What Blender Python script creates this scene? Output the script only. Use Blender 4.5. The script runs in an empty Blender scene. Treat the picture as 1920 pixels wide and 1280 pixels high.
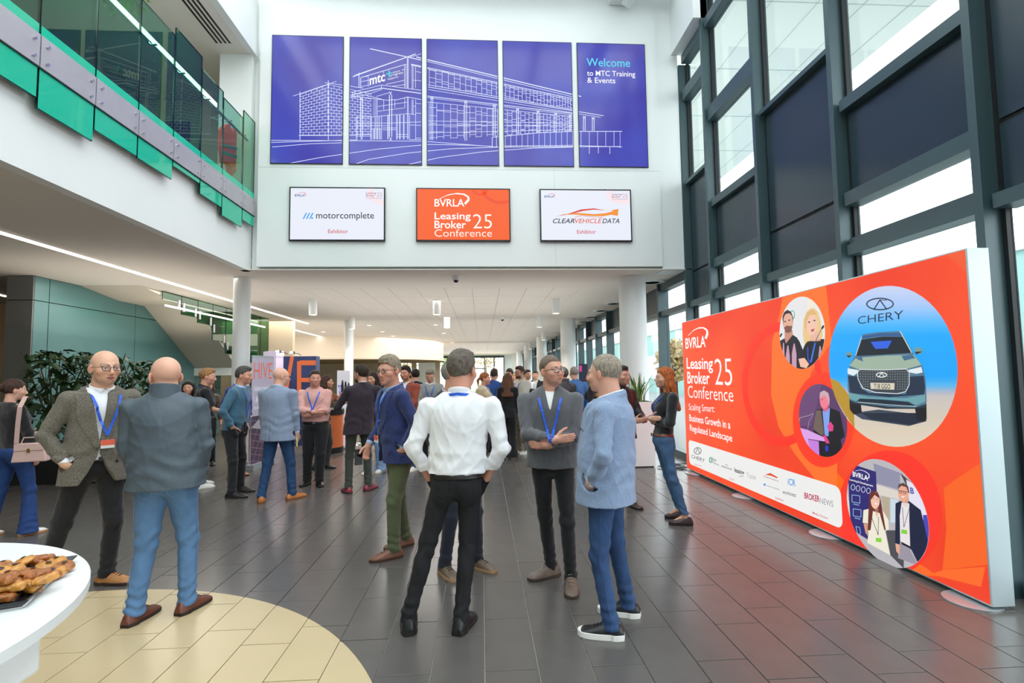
import bpy, bmesh, math, random
import numpy as np
from mathutils import Vector, Matrix, Euler
random.seed(7)
SC = bpy.context.scene
COL = SC.collection

# ------------------------------------------------------------------ camera, world, exposure
F_PX, PITCH, ROLL, YAW, HC = 950.26, 0.06468, -0.01348, 0.0597, 1.642
_cy, _sy, _cp, _sp = math.cos(YAW), math.sin(YAW), math.cos(PITCH), math.sin(PITCH)
FWD = np.array([_sy * _cp, _cy * _cp, _sp]); _r0 = np.array([_cy, -_sy, 0.0]); _u0 = np.cross(_r0, FWD)
RGT = math.cos(ROLL) * _r0 + math.sin(ROLL) * _u0
UPV = -math.sin(ROLL) * _r0 + math.cos(ROLL) * _u0
EYE = np.array([0, 0, HC])
cd = bpy.data.cameras.new('camera'); cam = bpy.data.objects.new('camera', cd); COL.objects.link(cam)
cd.sensor_width = 36.0; cd.lens = 36.0 * F_PX / 1920; cd.clip_end = 400; cd.clip_start = 0.05
cam.matrix_world = Matrix(((RGT[0], UPV[0], -FWD[0], 0), (RGT[1], UPV[1], -FWD[1], 0), (RGT[2], UPV[2], -FWD[2], HC), (0, 0, 0, 1)))
SC.camera = cam
SC.view_settings.view_transform = 'Standard'; SC.view_settings.look = 'None'
SC.view_settings.gamma = 1; SC.view_settings.use_curve_mapping = False
SC.view_settings.exposure = 0.35
w = bpy.data.worlds.new('sky'); SC.world = w; w.use_nodes = True
bg = w.node_tree.nodes['Background']; bg.inputs[0].default_value = (0.90, 0.962, 1.0, 1); bg.inputs[1].default_value = 3.45
sun = bpy.data.lights.new('sun', 'SUN'); sun.energy = 1.0; sun.angle = math.radians(60); sun.color = (1, 0.98, 0.94)
so = bpy.data.objects.new('sun', sun); COL.objects.link(so); so.rotation_euler = (math.radians(20), math.radians(35), 0)

def ray(x, y): return FWD + RGT * (x - 960) / F_PX - UPV * (y - 640) / F_PX
def at_z(x, y, z=0.0):
    d = ray(x, y); return EYE + d * (z - HC) / d[2]
def at_y(x, y, Y):
    d = ray(x, y); return EYE + d * Y / d[1]
def at_x(x, y, X):
    d = ray(x, y); return EYE + d * X / d[0]

# ------------------------------------------------------------------ materials
def lin(c):
    if isinstance(c, str):
        c = [int(c[i:i + 2], 16) / 255 for i in (0, 2, 4)]
    return tuple((v / 12.92 if v <= 0.04045 else ((v + 0.055) / 1.055) ** 2.4) for v in c) + (1,)
MATS = {}
def mat(name, col='ffffff', rough=0.5, metal=0.0, emit=0.0, spec=0.5, bump=0.0, bscale=40.0, var=0.0, vscale=8.0, sheen=0.0, vcol=False, stretch=(1, 1, 1), coat=0.0, fold=0.0):
    if name in MATS: return MATS[name]
    m = bpy.data.materials.new(name); m.use_nodes = True; MATS[name] = m
    nt = m.node_tree; b = nt.nodes['Principled BSDF']; L = nt.links.new
    c = lin(col); b.inputs['Base Color'].default_value = c; b.inputs['Roughness'].default_value = rough
    b.inputs['Metallic'].default_value = metal; b.inputs['Specular IOR Level'].default_value = spec
    if sheen: b.inputs['Sheen Weight'].default_value = sheen; b.inputs['Sheen Roughness'].default_value = 0.5
    if coat: b.inputs['Coat Weight'].default_value = coat
    if emit: b.inputs['Emission Color'].default_value = c; b.inputs['Emission Strength'].default_value = emit
    src = None
    if vcol:
        a = nt.nodes.new('ShaderNodeVertexColor'); a.layer_name = 'Col'; src = a.outputs[0]
    if bump or var:
        tc = nt.nodes.new('ShaderNodeTexCoord'); mp = nt.nodes.new('ShaderNodeMapping'); mp.inputs['Scale'].default_value = stretch
        L(tc.outputs['Object'], mp.inputs[0])
    if var:
        n = nt.nodes.new('ShaderNodeTexNoise'); n.inputs['Scale'].default_value = vscale; n.inputs['Detail'].default_value = 6
        L(mp.outputs[0], n.inputs['Vector'])
        r = nt.nodes.new('ShaderNodeMapRange'); r.inputs[1].default_value = .3; r.inputs[2].default_value = .7; r.inputs[3].default_value = 1 - var; r.inputs[4].default_value = 1 + var
        L(n.outputs[0], r.inputs[0])
        hs = nt.nodes.new('ShaderNodeHueSaturation'); hs.inputs['Color'].default_value = c
        if src: L(src, hs.inputs['Color'])
        L(r.outputs[0], hs.inputs['Value']); src = hs.outputs[0]
    if src: L(src, b.inputs['Base Color'])
    if bump:
        n2 = nt.nodes.new('ShaderNodeTexNoise'); n2.inputs['Scale'].default_value = bscale; n2.inputs['Detail'].default_value = 4
        L(mp.outputs[0], n2.inputs['Vector'])
        bp = nt.nodes.new('ShaderNodeBump'); bp.inputs['Strength'].default_value = bump; bp.inputs['Distance'].default_value = 0.01
        L(n2.outputs[0], bp.inputs['Height']); L(bp.outputs[0], b.inputs['Normal'])
        if fold:
            n3 = nt.nodes.new('ShaderNodeTexNoise'); n3.inputs['Scale'].default_value = 4.2; n3.inputs['Detail'].default_value = 3; n3.inputs['Distortion'].default_value = 1.0
            m3 = nt.nodes.new('ShaderNodeMapping'); m3.inputs['Scale'].default_value = (1.5, 1.5, .8); m3.inputs['Rotation'].default_value = (.3, .5, 0); L(tc.outputs['Object'], m3.inputs[0]); L(m3.outputs[0], n3.inputs['Vector'])
            b3 = nt.nodes.new('ShaderNodeBump'); b3.inputs['Strength'].default_value = fold; b3.inputs['Distance'].default_value = 0.03; L(n3.outputs[0], b3.inputs['Height']); L(b3.outputs[0], bp.inputs['Normal'])
    return m
def emat(name, col, s=1.0):
    if name in MATS: return MATS[name]
    m = bpy.data.materials.new(name); m.use_nodes = True; MATS[name] = m
    nt = m.node_tree; b = nt.nodes['Principled BSDF']
    b.inputs['Base Color'].default_value = (0.02, 0.02, 0.02, 1); b.inputs['Roughness'].default_value = 0.5; b.inputs['Specular IOR Level'].default_value = 0.3
    b.inputs['Emission Color'].default_value = lin(col); b.inputs['Emission Strength'].default_value = s * (.8 if s < 1.6 else 1)
    return m
def pmat(col, s=1.0):      # backlit print ink
    return emat('print_%s_%g' % (col, s), col, s)
def glass(name, tint, refl=0.08, edge=0.9, rough=0.0):
    if name in MATS: return MATS[name]
    m = bpy.data.materials.new(name); m.use_nodes = True; MATS[name] = m
    nt = m.node_tree; nt.nodes.remove(nt.nodes['Principled BSDF']); out = nt.nodes['Material Output']; L = nt.links.new
    t = nt.nodes.new('ShaderNodeBsdfTransparent'); t.inputs[0].default_value = lin(tint)
    g = nt.nodes.new('ShaderNodeBsdfGlossy'); g.inputs['Roughness'].default_value = rough
    lw = nt.nodes.new('ShaderNodeLayerWeight'); lw.inputs[0].default_value = 0.5
    pw = nt.nodes.new('ShaderNodeMath'); pw.operation = 'POWER'; pw.inputs[1].default_value = 5.0; L(lw.outputs['Facing'], pw.inputs[0])
    mr = nt.nodes.new('ShaderNodeMapRange'); mr.inputs[3].default_value = refl; mr.inputs[4].default_value = edge
    mx = nt.nodes.new('ShaderNodeMixShader')
    L(pw.outputs[0], mr.inputs[0]); L(mr.outputs[0], mx.inputs[0]); L(t.outputs[0], mx.inputs[1]); L(g.outputs[0], mx.inputs[2]); L(mx.outputs[0], out.inputs[0])
    return m

# ------------------------------------------------------------------ objects
def tag(o, label=None, cat=None, group=None, kind=None):
    if label: o['label'] = label
    if cat: o['category'] = cat
    if group: o['group'] = group
    if kind: o['kind'] = kind
    return o
def link(name, me, parent=None, mats=(), loc=None, smooth=False):
    o = bpy.data.objects.new(name, me); COL.objects.link(o)
    for m in mats: me.materials.append(m)
    if parent: o.parent = parent
    if loc is not None: o.location = loc
    if smooth and len(me.polygons): me.polygons.foreach_set('use_smooth', [True] * len(me.polygons))
    return o
def empty(name, loc=(0, 0, 0), rz=0.0, label=None, cat=None, group=None, kind=None):
    o = bpy.data.objects.new(name, None); COL.objects.link(o); o.location = loc; o.rotation_euler = (0, 0, rz); o.empty_display_size = .1
    return tag(o, label, cat, group, kind)
class MB:
    def __init__(s): s.v = []; s.f = []; s.m = []
    def box(s, x0, x1, y0, y1, z0, z1, mi=0):
        n = len(s.v); s.v += [(x, y, z) for z in (z0, z1) for y in (y0, y1) for x in (x0, x1)]
        s.f += [(n, n + 2, n + 3, n + 1), (n + 4, n + 5, n + 7, n + 6), (n, n + 1, n + 5, n + 4), (n + 2, n + 6, n + 7, n + 3), (n, n + 4, n + 6, n + 2), (n + 1, n + 3, n + 7, n + 5)]
        s.m += [mi] * 6; return s
    def chamfer_box(s, x0, x1, y0, y1, z0, z1, c, mi=0):     # top edge chamfered
        n = len(s.v)
        s.v += [(x0, y0, z0), (x1, y0, z0), (x1, y1, z0), (x0, y1, z0), (x0, y0, z1 - c), (x1, y0, z1 - c), (x1, y1, z1 - c), (x0, y1, z1 - c),
                (x0 + c, y0 + c, z1), (x1 - c, y0 + c, z1), (x1 - c, y1 - c, z1), (x0 + c, y1 - c, z1)]
        s.f += [(n + 3, n + 2, n + 1, n)] + [(n + a, n + (a + 1) % 4, n + 4 + (a + 1) % 4, n + 4 + a) for a in range(4)] + [(n + 4 + a, n + 4 + (a + 1) % 4, n + 8 + (a + 1) % 4, n + 8 + a) for a in range(4)] + [(n + 8, n + 9, n + 10, n + 11)]
        s.m += [mi] * 10; return s
    def poly(s, pts, mi=0):
        n = len(s.v); s.v += [tuple(p) for p in pts]; s.f.append(tuple(range(n, n + len(pts)))); s.m.append(mi); return s
    def prism(s, pts, d, mi=0):      # pts: 3D polygon, d: extrusion vector
        n = len(s.v); k = len(pts); s.v += [tuple(p) for p in pts] + [tuple(np.array(p) + np.array(d)) for p in pts]
        s.f += [tuple(range(n + k - 1, n - 1, -1)), tuple(range(n + k, n + 2 * k))] + [(n + i, n + (i + 1) % k, n + k + (i + 1) % k, n + k + i) for i in range(k)]
        s.m += [mi] * (k + 2); return s
    def tube(s, pts, r, seg=8, mi=0, caps=True):
        pts = [np.array(p, float) for p in pts]; rr = r if hasattr(r, '__len__') else [r] * len(pts); n = len(s.v)
        up = np.array([0, 0, 1.0]); prev = None
        for i, p in enumerate(pts):
            t = pts[min(i + 1, len(pts) - 1)] - pts[max(i - 1, 0)]; t = t / (np.linalg.norm(t) + 1e-9)
            if prev is None:
                a = np.cross(t, up if abs(t[2]) < .9 else np.array([1.0, 0, 0])); a /= np.linalg.norm(a)
            else:
                a = prev - t * (prev @ t); a /= np.linalg.norm(a) + 1e-9
            prev = a; b = np.cross(t, a)
            s.v += [tuple(p + rr[i] * (a * math.cos(2 * math.pi * k / seg) + b * math.sin(2 * math.pi * k / seg))) for k in range(seg)]
        for i in range(len(pts) - 1):
            for k in range(seg):
                s.f.append((n + i * seg + k, n + i * seg + (k + 1) % seg, n + (i + 1) * seg + (k + 1) % seg, n + (i + 1) * seg + k)); s.m.append(mi)
        if caps:
            s.f += [tuple(range(n + seg - 1, n - 1, -1)), tuple(range(n + (len(pts) - 1) * seg, n + len(pts) * seg))]; s.m += [mi, mi]
        return s
    def lathe(s, prof, c=(0, 0, 0), seg=32, mi=0):     # prof: (r, z)
        n = len(s.v)
        for r, z in prof: s.v += [(c[0] + r * math.cos(2 * math.pi * k / seg), c[1] + r * math.sin(2 * math.pi * k / seg), c[2] + z) for k in range(seg)]
        for i in range(len(prof) - 1):
            for k in range(seg): s.f.append((n + i * seg + k, n + i * seg + (k + 1) % seg, n + (i + 1) * seg + (k + 1) % seg, n + (i + 1) * seg + k)); s.m.append(mi)
        s.f += [tuple(range(n + seg - 1, n - 1, -1)), tuple(range(n + (len(prof) - 1) * seg, n + len(prof) * seg))]; s.m += [mi, mi]
        return s
    def build(s, name, mats, parent=None, loc=None, smooth=False, bevel=0.0):
        me = bpy.data.meshes.new(name); me.from_pydata(s.v, [], s.f)
        mats = mats if isinstance(mats, (list, tuple)) else [mats]
        o = link(name, me, parent, mats, loc, smooth)
        if len(mats) > 1: me.polygons.foreach_set('material_index', s.m)
        if smooth:
            me.set_sharp_from_angle(angle=math.radians(40))
        if bevel:
            b = o.modifiers.new('bevel', 'BEVEL'); b.width = bevel; b.segments = 2; b.limit_method = 'ANGLE'
        return o
def box(name, m, x0, x1, y0, y1, z0, z1, parent=None, bevel=0.0): return MB().box(x0, x1, y0, y1, z0, z1).build(name, m, parent, bevel=bevel)
def dup(o, parent=None, loc=None):
    c = o.copy(); COL.objects.link(c)
    if parent is not None: c.parent = parent
    if loc is not None: c.location = loc
    for ch in o.children: dup(ch, c)
    return c

# ------------------------------------------------------------------ flat print: text and art on a plane
def clip_poly(P, C):         # P polygon, C convex CCW polygon, 2D
    out = list(P)
    for i in range(len(C)):
        a, b = C[i], C[(i + 1) % len(C)]; inp = out; out = []
        if not inp: break
        def side(p): return (b[0] - a[0]) * (p[1] - a[1]) - (b[1] - a[1]) * (p[0] - a[0])
        for j in range(len(inp)):
            p, q = inp[j], inp[(j + 1) % len(inp)]; sp_, sq = side(p), side(q)
            if sp_ >= 0: out.append(p)
            if (sp_ >= 0) != (sq >= 0):
                t = sp_ / (sp_ - sq); out.append((p[0] + t * (q[0] - p[0]), p[1] + t * (q[1] - p[1])))
    return out
def ell(cx, cy, rx, ry, n=32, rot=0.0, a0=0.0, a1=2 * math.pi):
    pts = []
    full = abs(a1 - a0) > 6.28
    for i in range(n if full else n + 1):
        t = a0 + (a1 - a0) * i / n; x, y = rx * math.cos(t), ry * math.sin(t)
        pts.append((cx + x * math.cos(rot) - y * math.sin(rot), cy + x * math.sin(rot) + y * math.cos(rot)))
    return pts
class Plane:
    def __init__(s, o, U, V, N, to2d): s.o, s.U, s.V, s.N = map(np.array, (o, U, V, N)); s.px = to2d
    def p3(s, u, v, h): return s.o + s.U * u + s.V * v + s.N * h
class Art:
    def __init__(s, plane, clip=None, px=True, glow=1.0): s.pl = plane; s.clip = clip; s.mb = MB(); s.mats = []; s.key = {}; s.usepx = px; s.glow = glow; s.h = 0.0012
    def mi(s, col):
        if col not in s.key: s.key[col] = len(s.mats); s.mats.append(pmat(col, s.glow) if isinstance(col, str) else col)
        return s.key[col]
    def poly(s, pts, col, lay=0):
        if s.usepx: pts = [s.pl.px(*p) for p in pts]
        A = sum(pts[i][0] * pts[(i + 1) % len(pts)][1] - pts[(i + 1) % len(pts)][0] * pts[i][1] for i in range(len(pts)))
        if A < 0: pts = pts[::-1]
        if s.clip: pts = clip_poly(pts, s.clip)
        if len(pts) < 3: return s
        s.mb.poly([s.pl.p3(u, v, s.h * (lay + 1)) for u, v in pts], s.mi(col)); return s
    def ell(s, cx, cy, rx, ry, col, lay=0, n=28, rot=0.0): return s.poly(ell(cx, cy, rx, ry, n, rot), col, lay)
    def ring(s, cx, cy, rx, ry, wd, col, lay=0, n=48, a0=0, a1=2 * math.pi, wd2=None):
        wd2 = wd if wd2 is None else wd2
        for i in range(n):
            t0, t1 = a0 + (a1 - a0) * i / n, a0 + (a1 - a0) * (i + 1) / n
            s.poly([(cx + rx * math.cos(t0), cy + ry * math.sin(t0)), (cx + rx * math.cos(t1), cy + ry * math.sin(t1)),
                    (cx + (rx - wd) * math.cos(t1), cy + (ry - wd2) * math.sin(t1)), (cx + (rx - wd) * math.cos(t0), cy + (ry - wd2) * math.sin(t0))], col, lay)
        return s
    def line(s, pts, wd, col, lay=0):
        for (x0, y0), (x1, y1) in zip(pts[:-1], pts[1:]):
            dx, dy = x1 - x0, y1 - y0; L = math.hypot(dx, dy)
            if L < 1e-6: continue
            nx, ny = -dy / L * wd / 2, dx / L * wd / 2
            s.poly([(x0 + nx, y0 + ny), (x1 + nx, y1 + ny), (x1 - nx, y1 - ny), (x0 - nx, y0 - ny)], col, lay)
        return s
    def build(s, name, parent=None): return s.mb.build(name, s.mats, parent)
def text(plane, s, u0, u1, v0, v1, col, parent=None, lay=6, bold=0.0, shear=0.0, glow=1.0, name='lettering', px=True, quad=None, h=0.0012):
    """u0..v1: target box of the ink (in plane units or, with quad, four pixel corners bl, br, tl)"""
    c = bpy.data.curves.new('lettering', 'FONT'); c.body = s; c.offset = bold; c.shear = shear; c.resolution_u = 3
    o = bpy.data.objects.new('t', c); COL.objects.link(o)
    me = bpy.data.meshes.new_from_object(o.evaluated_get(bpy.context.evaluated_depsgraph_get()))
    bpy.data.objects.remove(o)
    n = len(me.vertices); co = np.empty(n * 3); me.vertices.foreach_get('co', co); co = co.reshape(-1, 3)
    mn, mx = co.min(0), co.max(0); q = (co - mn) / np.maximum(mx - mn, 1e-6)
    if quad:
        bl, br, tl = [np.array(plane.px(*k)) for k in quad]
        uv = bl + q[:, :1] * (br - bl) + q[:, 1:2] * (tl - bl)
    else: uv = np.c_[u0 + q[:, 0] * (u1 - u0), v0 + q[:, 1] * (v1 - v0)]
    P = plane.o + uv[:, :1] * plane.U + uv[:, 1:2] * plane.V + plane.N * (h * (lay + 1))
    me.vertices.foreach_set('co', P.ravel()); me.update()
    return link(name, me, parent, [pmat(col, glow) if isinstance(col, str) else col])
# ------------------------------------------------------------------ materials of the building
M_white = mat('white_paint', 'e6eae8', 0.6, var=0.015, vscale=1.2)
M_ceil = mat('ceiling_white', 'dcd6cc', 0.8)
M_grout = mat('floor_grout', 'c2bdb0', 0.8)
M_grout2 = mat('dark_grout', '5f594e', 0.8)
M_frame = mat('teal_grey_metal', '41565a', 0.35, metal=0.15, var=0.04, vscale=2)
M_panel = mat('dark_blue_grey_panel', '2b3b44', 0.22, metal=0.1, bump=0.02, bscale=2)
M_gasket = mat('black_gasket', '0c1416', 0.6)
M_pane = glass('clear_pane', 'f8f9f9', 0.05, 0.6)
M_green = glass('green_glass', '98d0ba', 0.07, 0.75)
M_gedge = mat('glass_edge_dark', '0b2b26', 0.15)
M_steel = mat('brushed_steel', 'aaa7ad', 0.4, metal=0.25, var=0.05, vscale=3)
M_chrome = mat('chrome', 'd8d8dc', 0.12, metal=1.0)
M_alum = mat('pale_aluminium', 'c3ccd0', 0.35, metal=0.6)
M_teal = mat('teal_cladding', '5f8a8a', 0.3, metal=0.25, var=0.03, vscale=1.5)
M_led = emat('led_white', 'fff1e0', 6.0)
M_ledw = emat('led_warm', 'ffe8cc', 2.6)
M_black = mat('matt_black', '111214', 0.5)
M_cream = mat('cream_wall', 'eadcc2', 0.7)
ZS, YW, XG = 3.52, 9.0, 3.92       # soffit height, screen wall, glazing plane

# ------------------------------------------------------------------ floor: 300 x 600 tiles, cream disc let in
def tilemat(name, col, rough, bump, var):
    m = mat(name, col, rough, bump=bump, bscale=60, var=var, vscale=5, stretch=(1, 1, 1)); return m
M_dark = tilemat('charcoal_porcelain', '5c5956', 0.25, 0.03, 0.05)
M_dark.node_tree.nodes['Principled BSDF'].inputs['Specular IOR Level'].default_value = 0.6
M_tan = tilemat('cream_porcelain', 'c8b58e', 0.28, 0.02, 0.02)
CC, CR = (-2.83, 1.781), 2.48
floor = empty('floor', kind='structure')
MB().poly([(-16, -7, -.012), (4.2, -7, -.012), (4.2, 52, -.012), (-16, 52, -.012)]).build('grout_bed', M_grout, floor)
tile_me = {}
G = 0.003
def tile_mesh(kind):
    if kind not in tile_me:
        mb = MB().chamfer_box(-.15 + G, .15 - G, -.3 + G, .3 - G, -.011, 0, .0012)
        me = bpy.data.meshes.new('tile'); me.from_pydata(mb.v, [], mb.f); me.materials.append(M_tan if kind else M_dark); tile_me[kind] = me
    return tile_me[kind]
def circle_split(x0, x1, y0, y1):
    """pieces of a tile inside / outside the disc"""
    N = 160; cir = [(CC[0] + CR * math.cos(2 * math.pi * k / N), CC[1] + CR * math.sin(2 * math.pi * k / N)) for k in range(N)]
    ins = clip_poly([(x0, y0), (x1, y0), (x1, y1), (x0, y1)], cir)
    # outside: thin columns of the tile beyond the circle
    outs = []; n = 12
    for i in range(n):
        a, b = x0 + (x1 - x0) * i / n, x0 + (x1 - x0) * (i + 1) / n
        def yy(x):
            t = CR ** 2 - (x - CC[0]) ** 2; return CC[1] + math.sqrt(t) if t > 0 else None
        ya, yb = yy(a), yy(b)
        ca = min(max(ya, y0), y1) if ya is not None else y0; cb = min(max(yb, y0), y1) if yb is not None else y0
        if ca >= y1 and cb >= y1: continue
        outs.append([(a, ca), (b, cb), (b, y1), (a, y1)])
    return ins, outs
cand = []; rest_d, rest_t = MB(), MB()
for i in range(-54, 14):
    X0 = i * 0.3
    off = 3.53 if i % 2 == 0 else 3.93
    for k in range(-14, 80):
        y0 = off - 3.0 + k * 0.6 - 6.0
        if y0 < -6.6 or y0 > 50: continue
        x0, x1, y1 = X0, X0 + .3, y0 + .6
        cxm, cym = X0 + .15, y0 + .3
        ds = [math.hypot(x - CC[0], y - CC[1]) for x in (x0, x1) for y in (y0, y1)]
        kind = 1 if max(ds) < CR else (2 if min(ds) < CR and cym > CC[1] - .5 else 0)
        d = np.array([cxm, cym, -HC]); dep = d @ FWD
        vis = False
        if dep > .3:
            px, py = 960 + F_PX * (d @ RGT) / dep, 640 - F_PX * (d @ UPV) / dep
            vis = -150 < px < 2050 and 700 < py < 1420
        cand.append((0 if vis else 1, dep if dep > 0 else 99, x0, x1, y0, y1, kind))
cand.sort(); nsingle = 0
for v_, dep, x0, x1, y0, y1, kind in cand:
    g = G
    if kind == 2:
        ins, outs = circle_split(x0 + g, x1 - g, y0 + g, y1 - g)
        single = v_ == 0 and nsingle < 296
        for polys, m_, rest in (([ins] if len(ins) > 2 else [], M_tan, rest_t), (outs, M_dark, rest_d)):
            if not polys: continue
            tgt = MB() if single else rest
            for P in polys: tgt.prism([(p[0], p[1], -.011) for p in P], (0, 0, .011))
            if single: tgt.build('tile', m_, floor); nsingle += 1
        continue
    if v_ == 0 and nsingle < 296:
        link('tile', tile_mesh(kind), floor, loc=((x0 + x1) / 2, (y0 + y1) / 2, 0)); nsingle += 1
    else:
        (rest_t if kind else rest_d).poly([(x0 + g, y0 + g, 0), (x1 - g, y0 + g, 0), (x1 - g, y1 - g, 0), (x0 + g, y1 - g, 0)])
tag(rest_d.build('tiles', M_dark, floor), kind='stuff'); tag(rest_t.build('tiles', M_tan, floor), kind='stuff')

# ------------------------------------------------------------------ soffit (ceiling of the ground floor) with tiles
ceiling = empty('ceiling', kind='structure')
box('slab', M_white, -16, -4.2, -7, 52, ZS + .02, ZS + .3, ceiling)
box('slab', M_white, -4.2, 4.0, 9.4, 52, ZS + .02, ZS + .3, ceiling)
# plain plasterboard border then 0.6 x 1.2 tiles
box('border', M_ceil, -16, -4.2, -7, 10.9, ZS, ZS + .015, ceiling)
box('border', M_ceil, -4.2, 3.95, 9.0, 10.9, ZS, ZS + .015, ceiling)
box('border', M_ceil, 2.2, 3.95, 10.9, 52, ZS, ZS + .02, ceiling)
ct = bpy.data.meshes.new('ceiling_tile'); _m = MB().box(-.296, .296, -.595, .595, 0, .018); ct.from_pydata(_m.v, [], _m.f); ct.materials.append(M_ceil)
n = 0; rest = MB()
for j in range(35):
    for i in range(30):
        x, y = 1.9 - i * .6, 11.5 + j * 1.2
        if x < -15.6: continue
        if j < 14 and i < 20 and n < 280: link('ceiling_tile', ct, ceiling, loc=(x, y, ZS)); n += 1
        else: rest.poly([(x - .296, y - .595, ZS), (x - .296, y + .595, ZS), (x + .296, y + .595, ZS), (x + .296, y - .595, ZS)])
tag(rest.build('ceiling_tiles', M_ceil, ceiling), kind='stuff')

# ------------------------------------------------------------------ walls
wall_back = empty('wall_back', kind='structure')      # the wall that carries the screens
box('screen_face', M_white, -3.92, 3.33, YW, YW + .14, 3.58, 9.6, wall_back)
box('upper_face', M_white, -4.06, 3.75, YW + .14, YW + .4, ZS + .02, 9.6, wall_back)
for z in (5.36,): box('panel_joint', mat('joint_grey', 'b9c2c1', .7), -3.92, 3.33, YW - .002, YW + .01, z, z + .006, wall_back)
for x in (1.35,): box('panel_joint', MATS['joint_grey'], x, x + .005, YW - .002, YW + .01, 3.6, 5.36, wall_back)
box('wall_return', M_white, 3.33, 3.74, YW + .02, YW + .4, ZS - .01, 9.6, wall_back)
wall_left = empty('wall_left', kind='structure')      # balcony fascia
box('fascia', M_white, -4.2, -4.07, -7, YW + .14, ZS, 4.92, wall_left)
box('balcony_floor', mat('grey_carpet', '4c5257', .9), -16, -4.1, -7, YW + 6, 4.0, 4.55, wall_left)
# upper storey: ceiling, fascia, walls beyond
box('upper_ceiling', mat('soft_white', 'e2ddd4', .7), -16, -4.12, -7, YW + 2.2, 7.43, 7.6, wall_left)
box('upper_fascia', M_white, -4.12, -4.0, -7, YW + .1, 7.43, 8.55, wall_left)
box('upper_wall', M_white, -4.62, -4.06, YW, YW + .3, 4.5, 7.43, wall_left)
box('upper_wall', mat('apricot_wall', 'e8cba4', .7), -9, -4.6, YW + 1.6, YW + 1.8, 4.5, 7.43, wall_left)
box('upper_wall', mat('slate_wall', '3b5560', .6), -9.2, -9, -7, YW + 1.8, 4.5, 7.43, wall_left)
box('upper_wall', M_white, -4.72, -4.6, YW + .3, YW + 1.8, 4.5, 7.43, wall_left)
for x, y in ((-6.0, 7.2), (-6.0, 3.0)):
    l = bpy.data.lights.new('upstairs_fill', 'AREA'); l.size = 1.6; l.energy = 45; lo = bpy.data.objects.new('upstairs_fill', l); COL.objects.link(lo); lo.location = (x, y, 7.4)  # area lamps added to brighten the vest and desk upstairs
for y in (2.5, 5.0, 7.2): box('upper_post', mat('pale_post', '9fb3a8', .6), -8.2, -7.95, y, y + .25, 4.5, 7.43, wall_left)
box('baseboard', M_white, -4.5, -4.2, -7, YW, 4.55, 4.84, wall_left)
# vent in the upper ceiling: frame and dark slots
vent = empty('ceiling_vent', (0, 0, 7.43), label='long slotted air grille in the ceiling above the balcony', cat='vent')
MB().box(-4.56, -4.24, 6.0, 8.75, -.012, 0.004).build('frame', MATS['soft_white'], vent)
for i in range(4): MB().box(-4.53 + i * .073, -4.495 + i * .073, 6.0, 8.68, -.016, -.011).build('slot', M_black, vent)
vent2 = dup(vent, loc=(0, -3.4, 7.43)); vent2['label'] = 'second slotted air grille over the balcony, mostly past the top edge'
bpy.data.objects.remove(vent2.children[0]) if False else None
# far and side shell
wall_far = empty('wall_far', kind='structure')
Yf = 50.0
box('pier', M_white, -6.2, -4.3, Yf, Yf + .2, 0, ZS, wall_far)
box('pier', M_white, 2.2, 4.0, Yf, Yf + .2, 0, ZS, wall_far)
box('transom', M_frame, -4.3, 2.2, Yf, Yf + .1, 3.3, ZS, wall_far)
for x in (-4.3, -2.6, -1.2, .2, 1.15, 2.1): box('mullion', M_frame, x, x + .1, Yf - .1, Yf, 0, 3.4, wall_far)
box('transom', M_frame, -1.2, .2, Yf - .1, Yf, 2.2, 2.3, wall_far)
tag(MB().box(-4.2, 2.2, Yf + .02, Yf + .04, 0, 3.3).build('window_1', M_pane), kind='structure')
wl2 = empty('wall_side', kind='structure')
box('side_face', M_cream, -16.2, -16, -7, 52, 0, ZS, wl2)
box('face', M_cream, -16, -8.5, Yf, Yf + .2, 0, ZS, wall_far)
wr = empty('wall_rear', kind='structure')
box('rear_face', M_white, -16, 4.2, -7.2, -7, 0, 9.6, wr)
# curved cafe bulkhead with columns and glazed openings beneath
bulk = MB(); prof = []
for k in range(25):
    a = math.radians(-35 + 75 * k / 24); prof.append((-10.4 + 8.2 * math.sin(a + .55), 31.0 - 7.0 * math.cos(a + .2)))
prof = [(-15, 24.6), (-12, 24.0), (-9, 23.8), (-6.5, 24.0), (-4.6, 24.7), (-3.3, 25.8), (-2.45, 27.3), (-2.2, 29.0)]
for (xa, ya), (xb, yb) in zip(prof[:-1], prof[1:]):
    bulk.prism([(xa, ya, 2.45), (xb, yb, 2.45), (xb, yb, ZS), (xa, ya, ZS)], (0, .2, 0))
bk = empty('wall_cafe', kind='structure'); bulk.build('bulkhead', mat('warm_white', 'efe6d6', .7), bk)
MB().poly([(p[0], p[1] + .1, 2.46) for p in prof] + [(-2.2, 33, 2.46), (-15, 33, 2.46)]).build('lowered_ceiling', mat('yellow_lit_ceiling', 'd9bf86', .7), bk)  # yellow light on the underside is put into the ceiling colour
for x0, x1 in ((-15, -8.4), (-7.7, -6.6), (-4.5, -4.2), (-3.0, -2.7)): box('pier', M_cream, x0, x1, 32.8, 33, 0, 2.46, bk)
tag(MB().box(-8.4, -2.7, 32.9, 32.92, 0, 2.46).build('window_2', M_pane), kind='structure')

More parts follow.
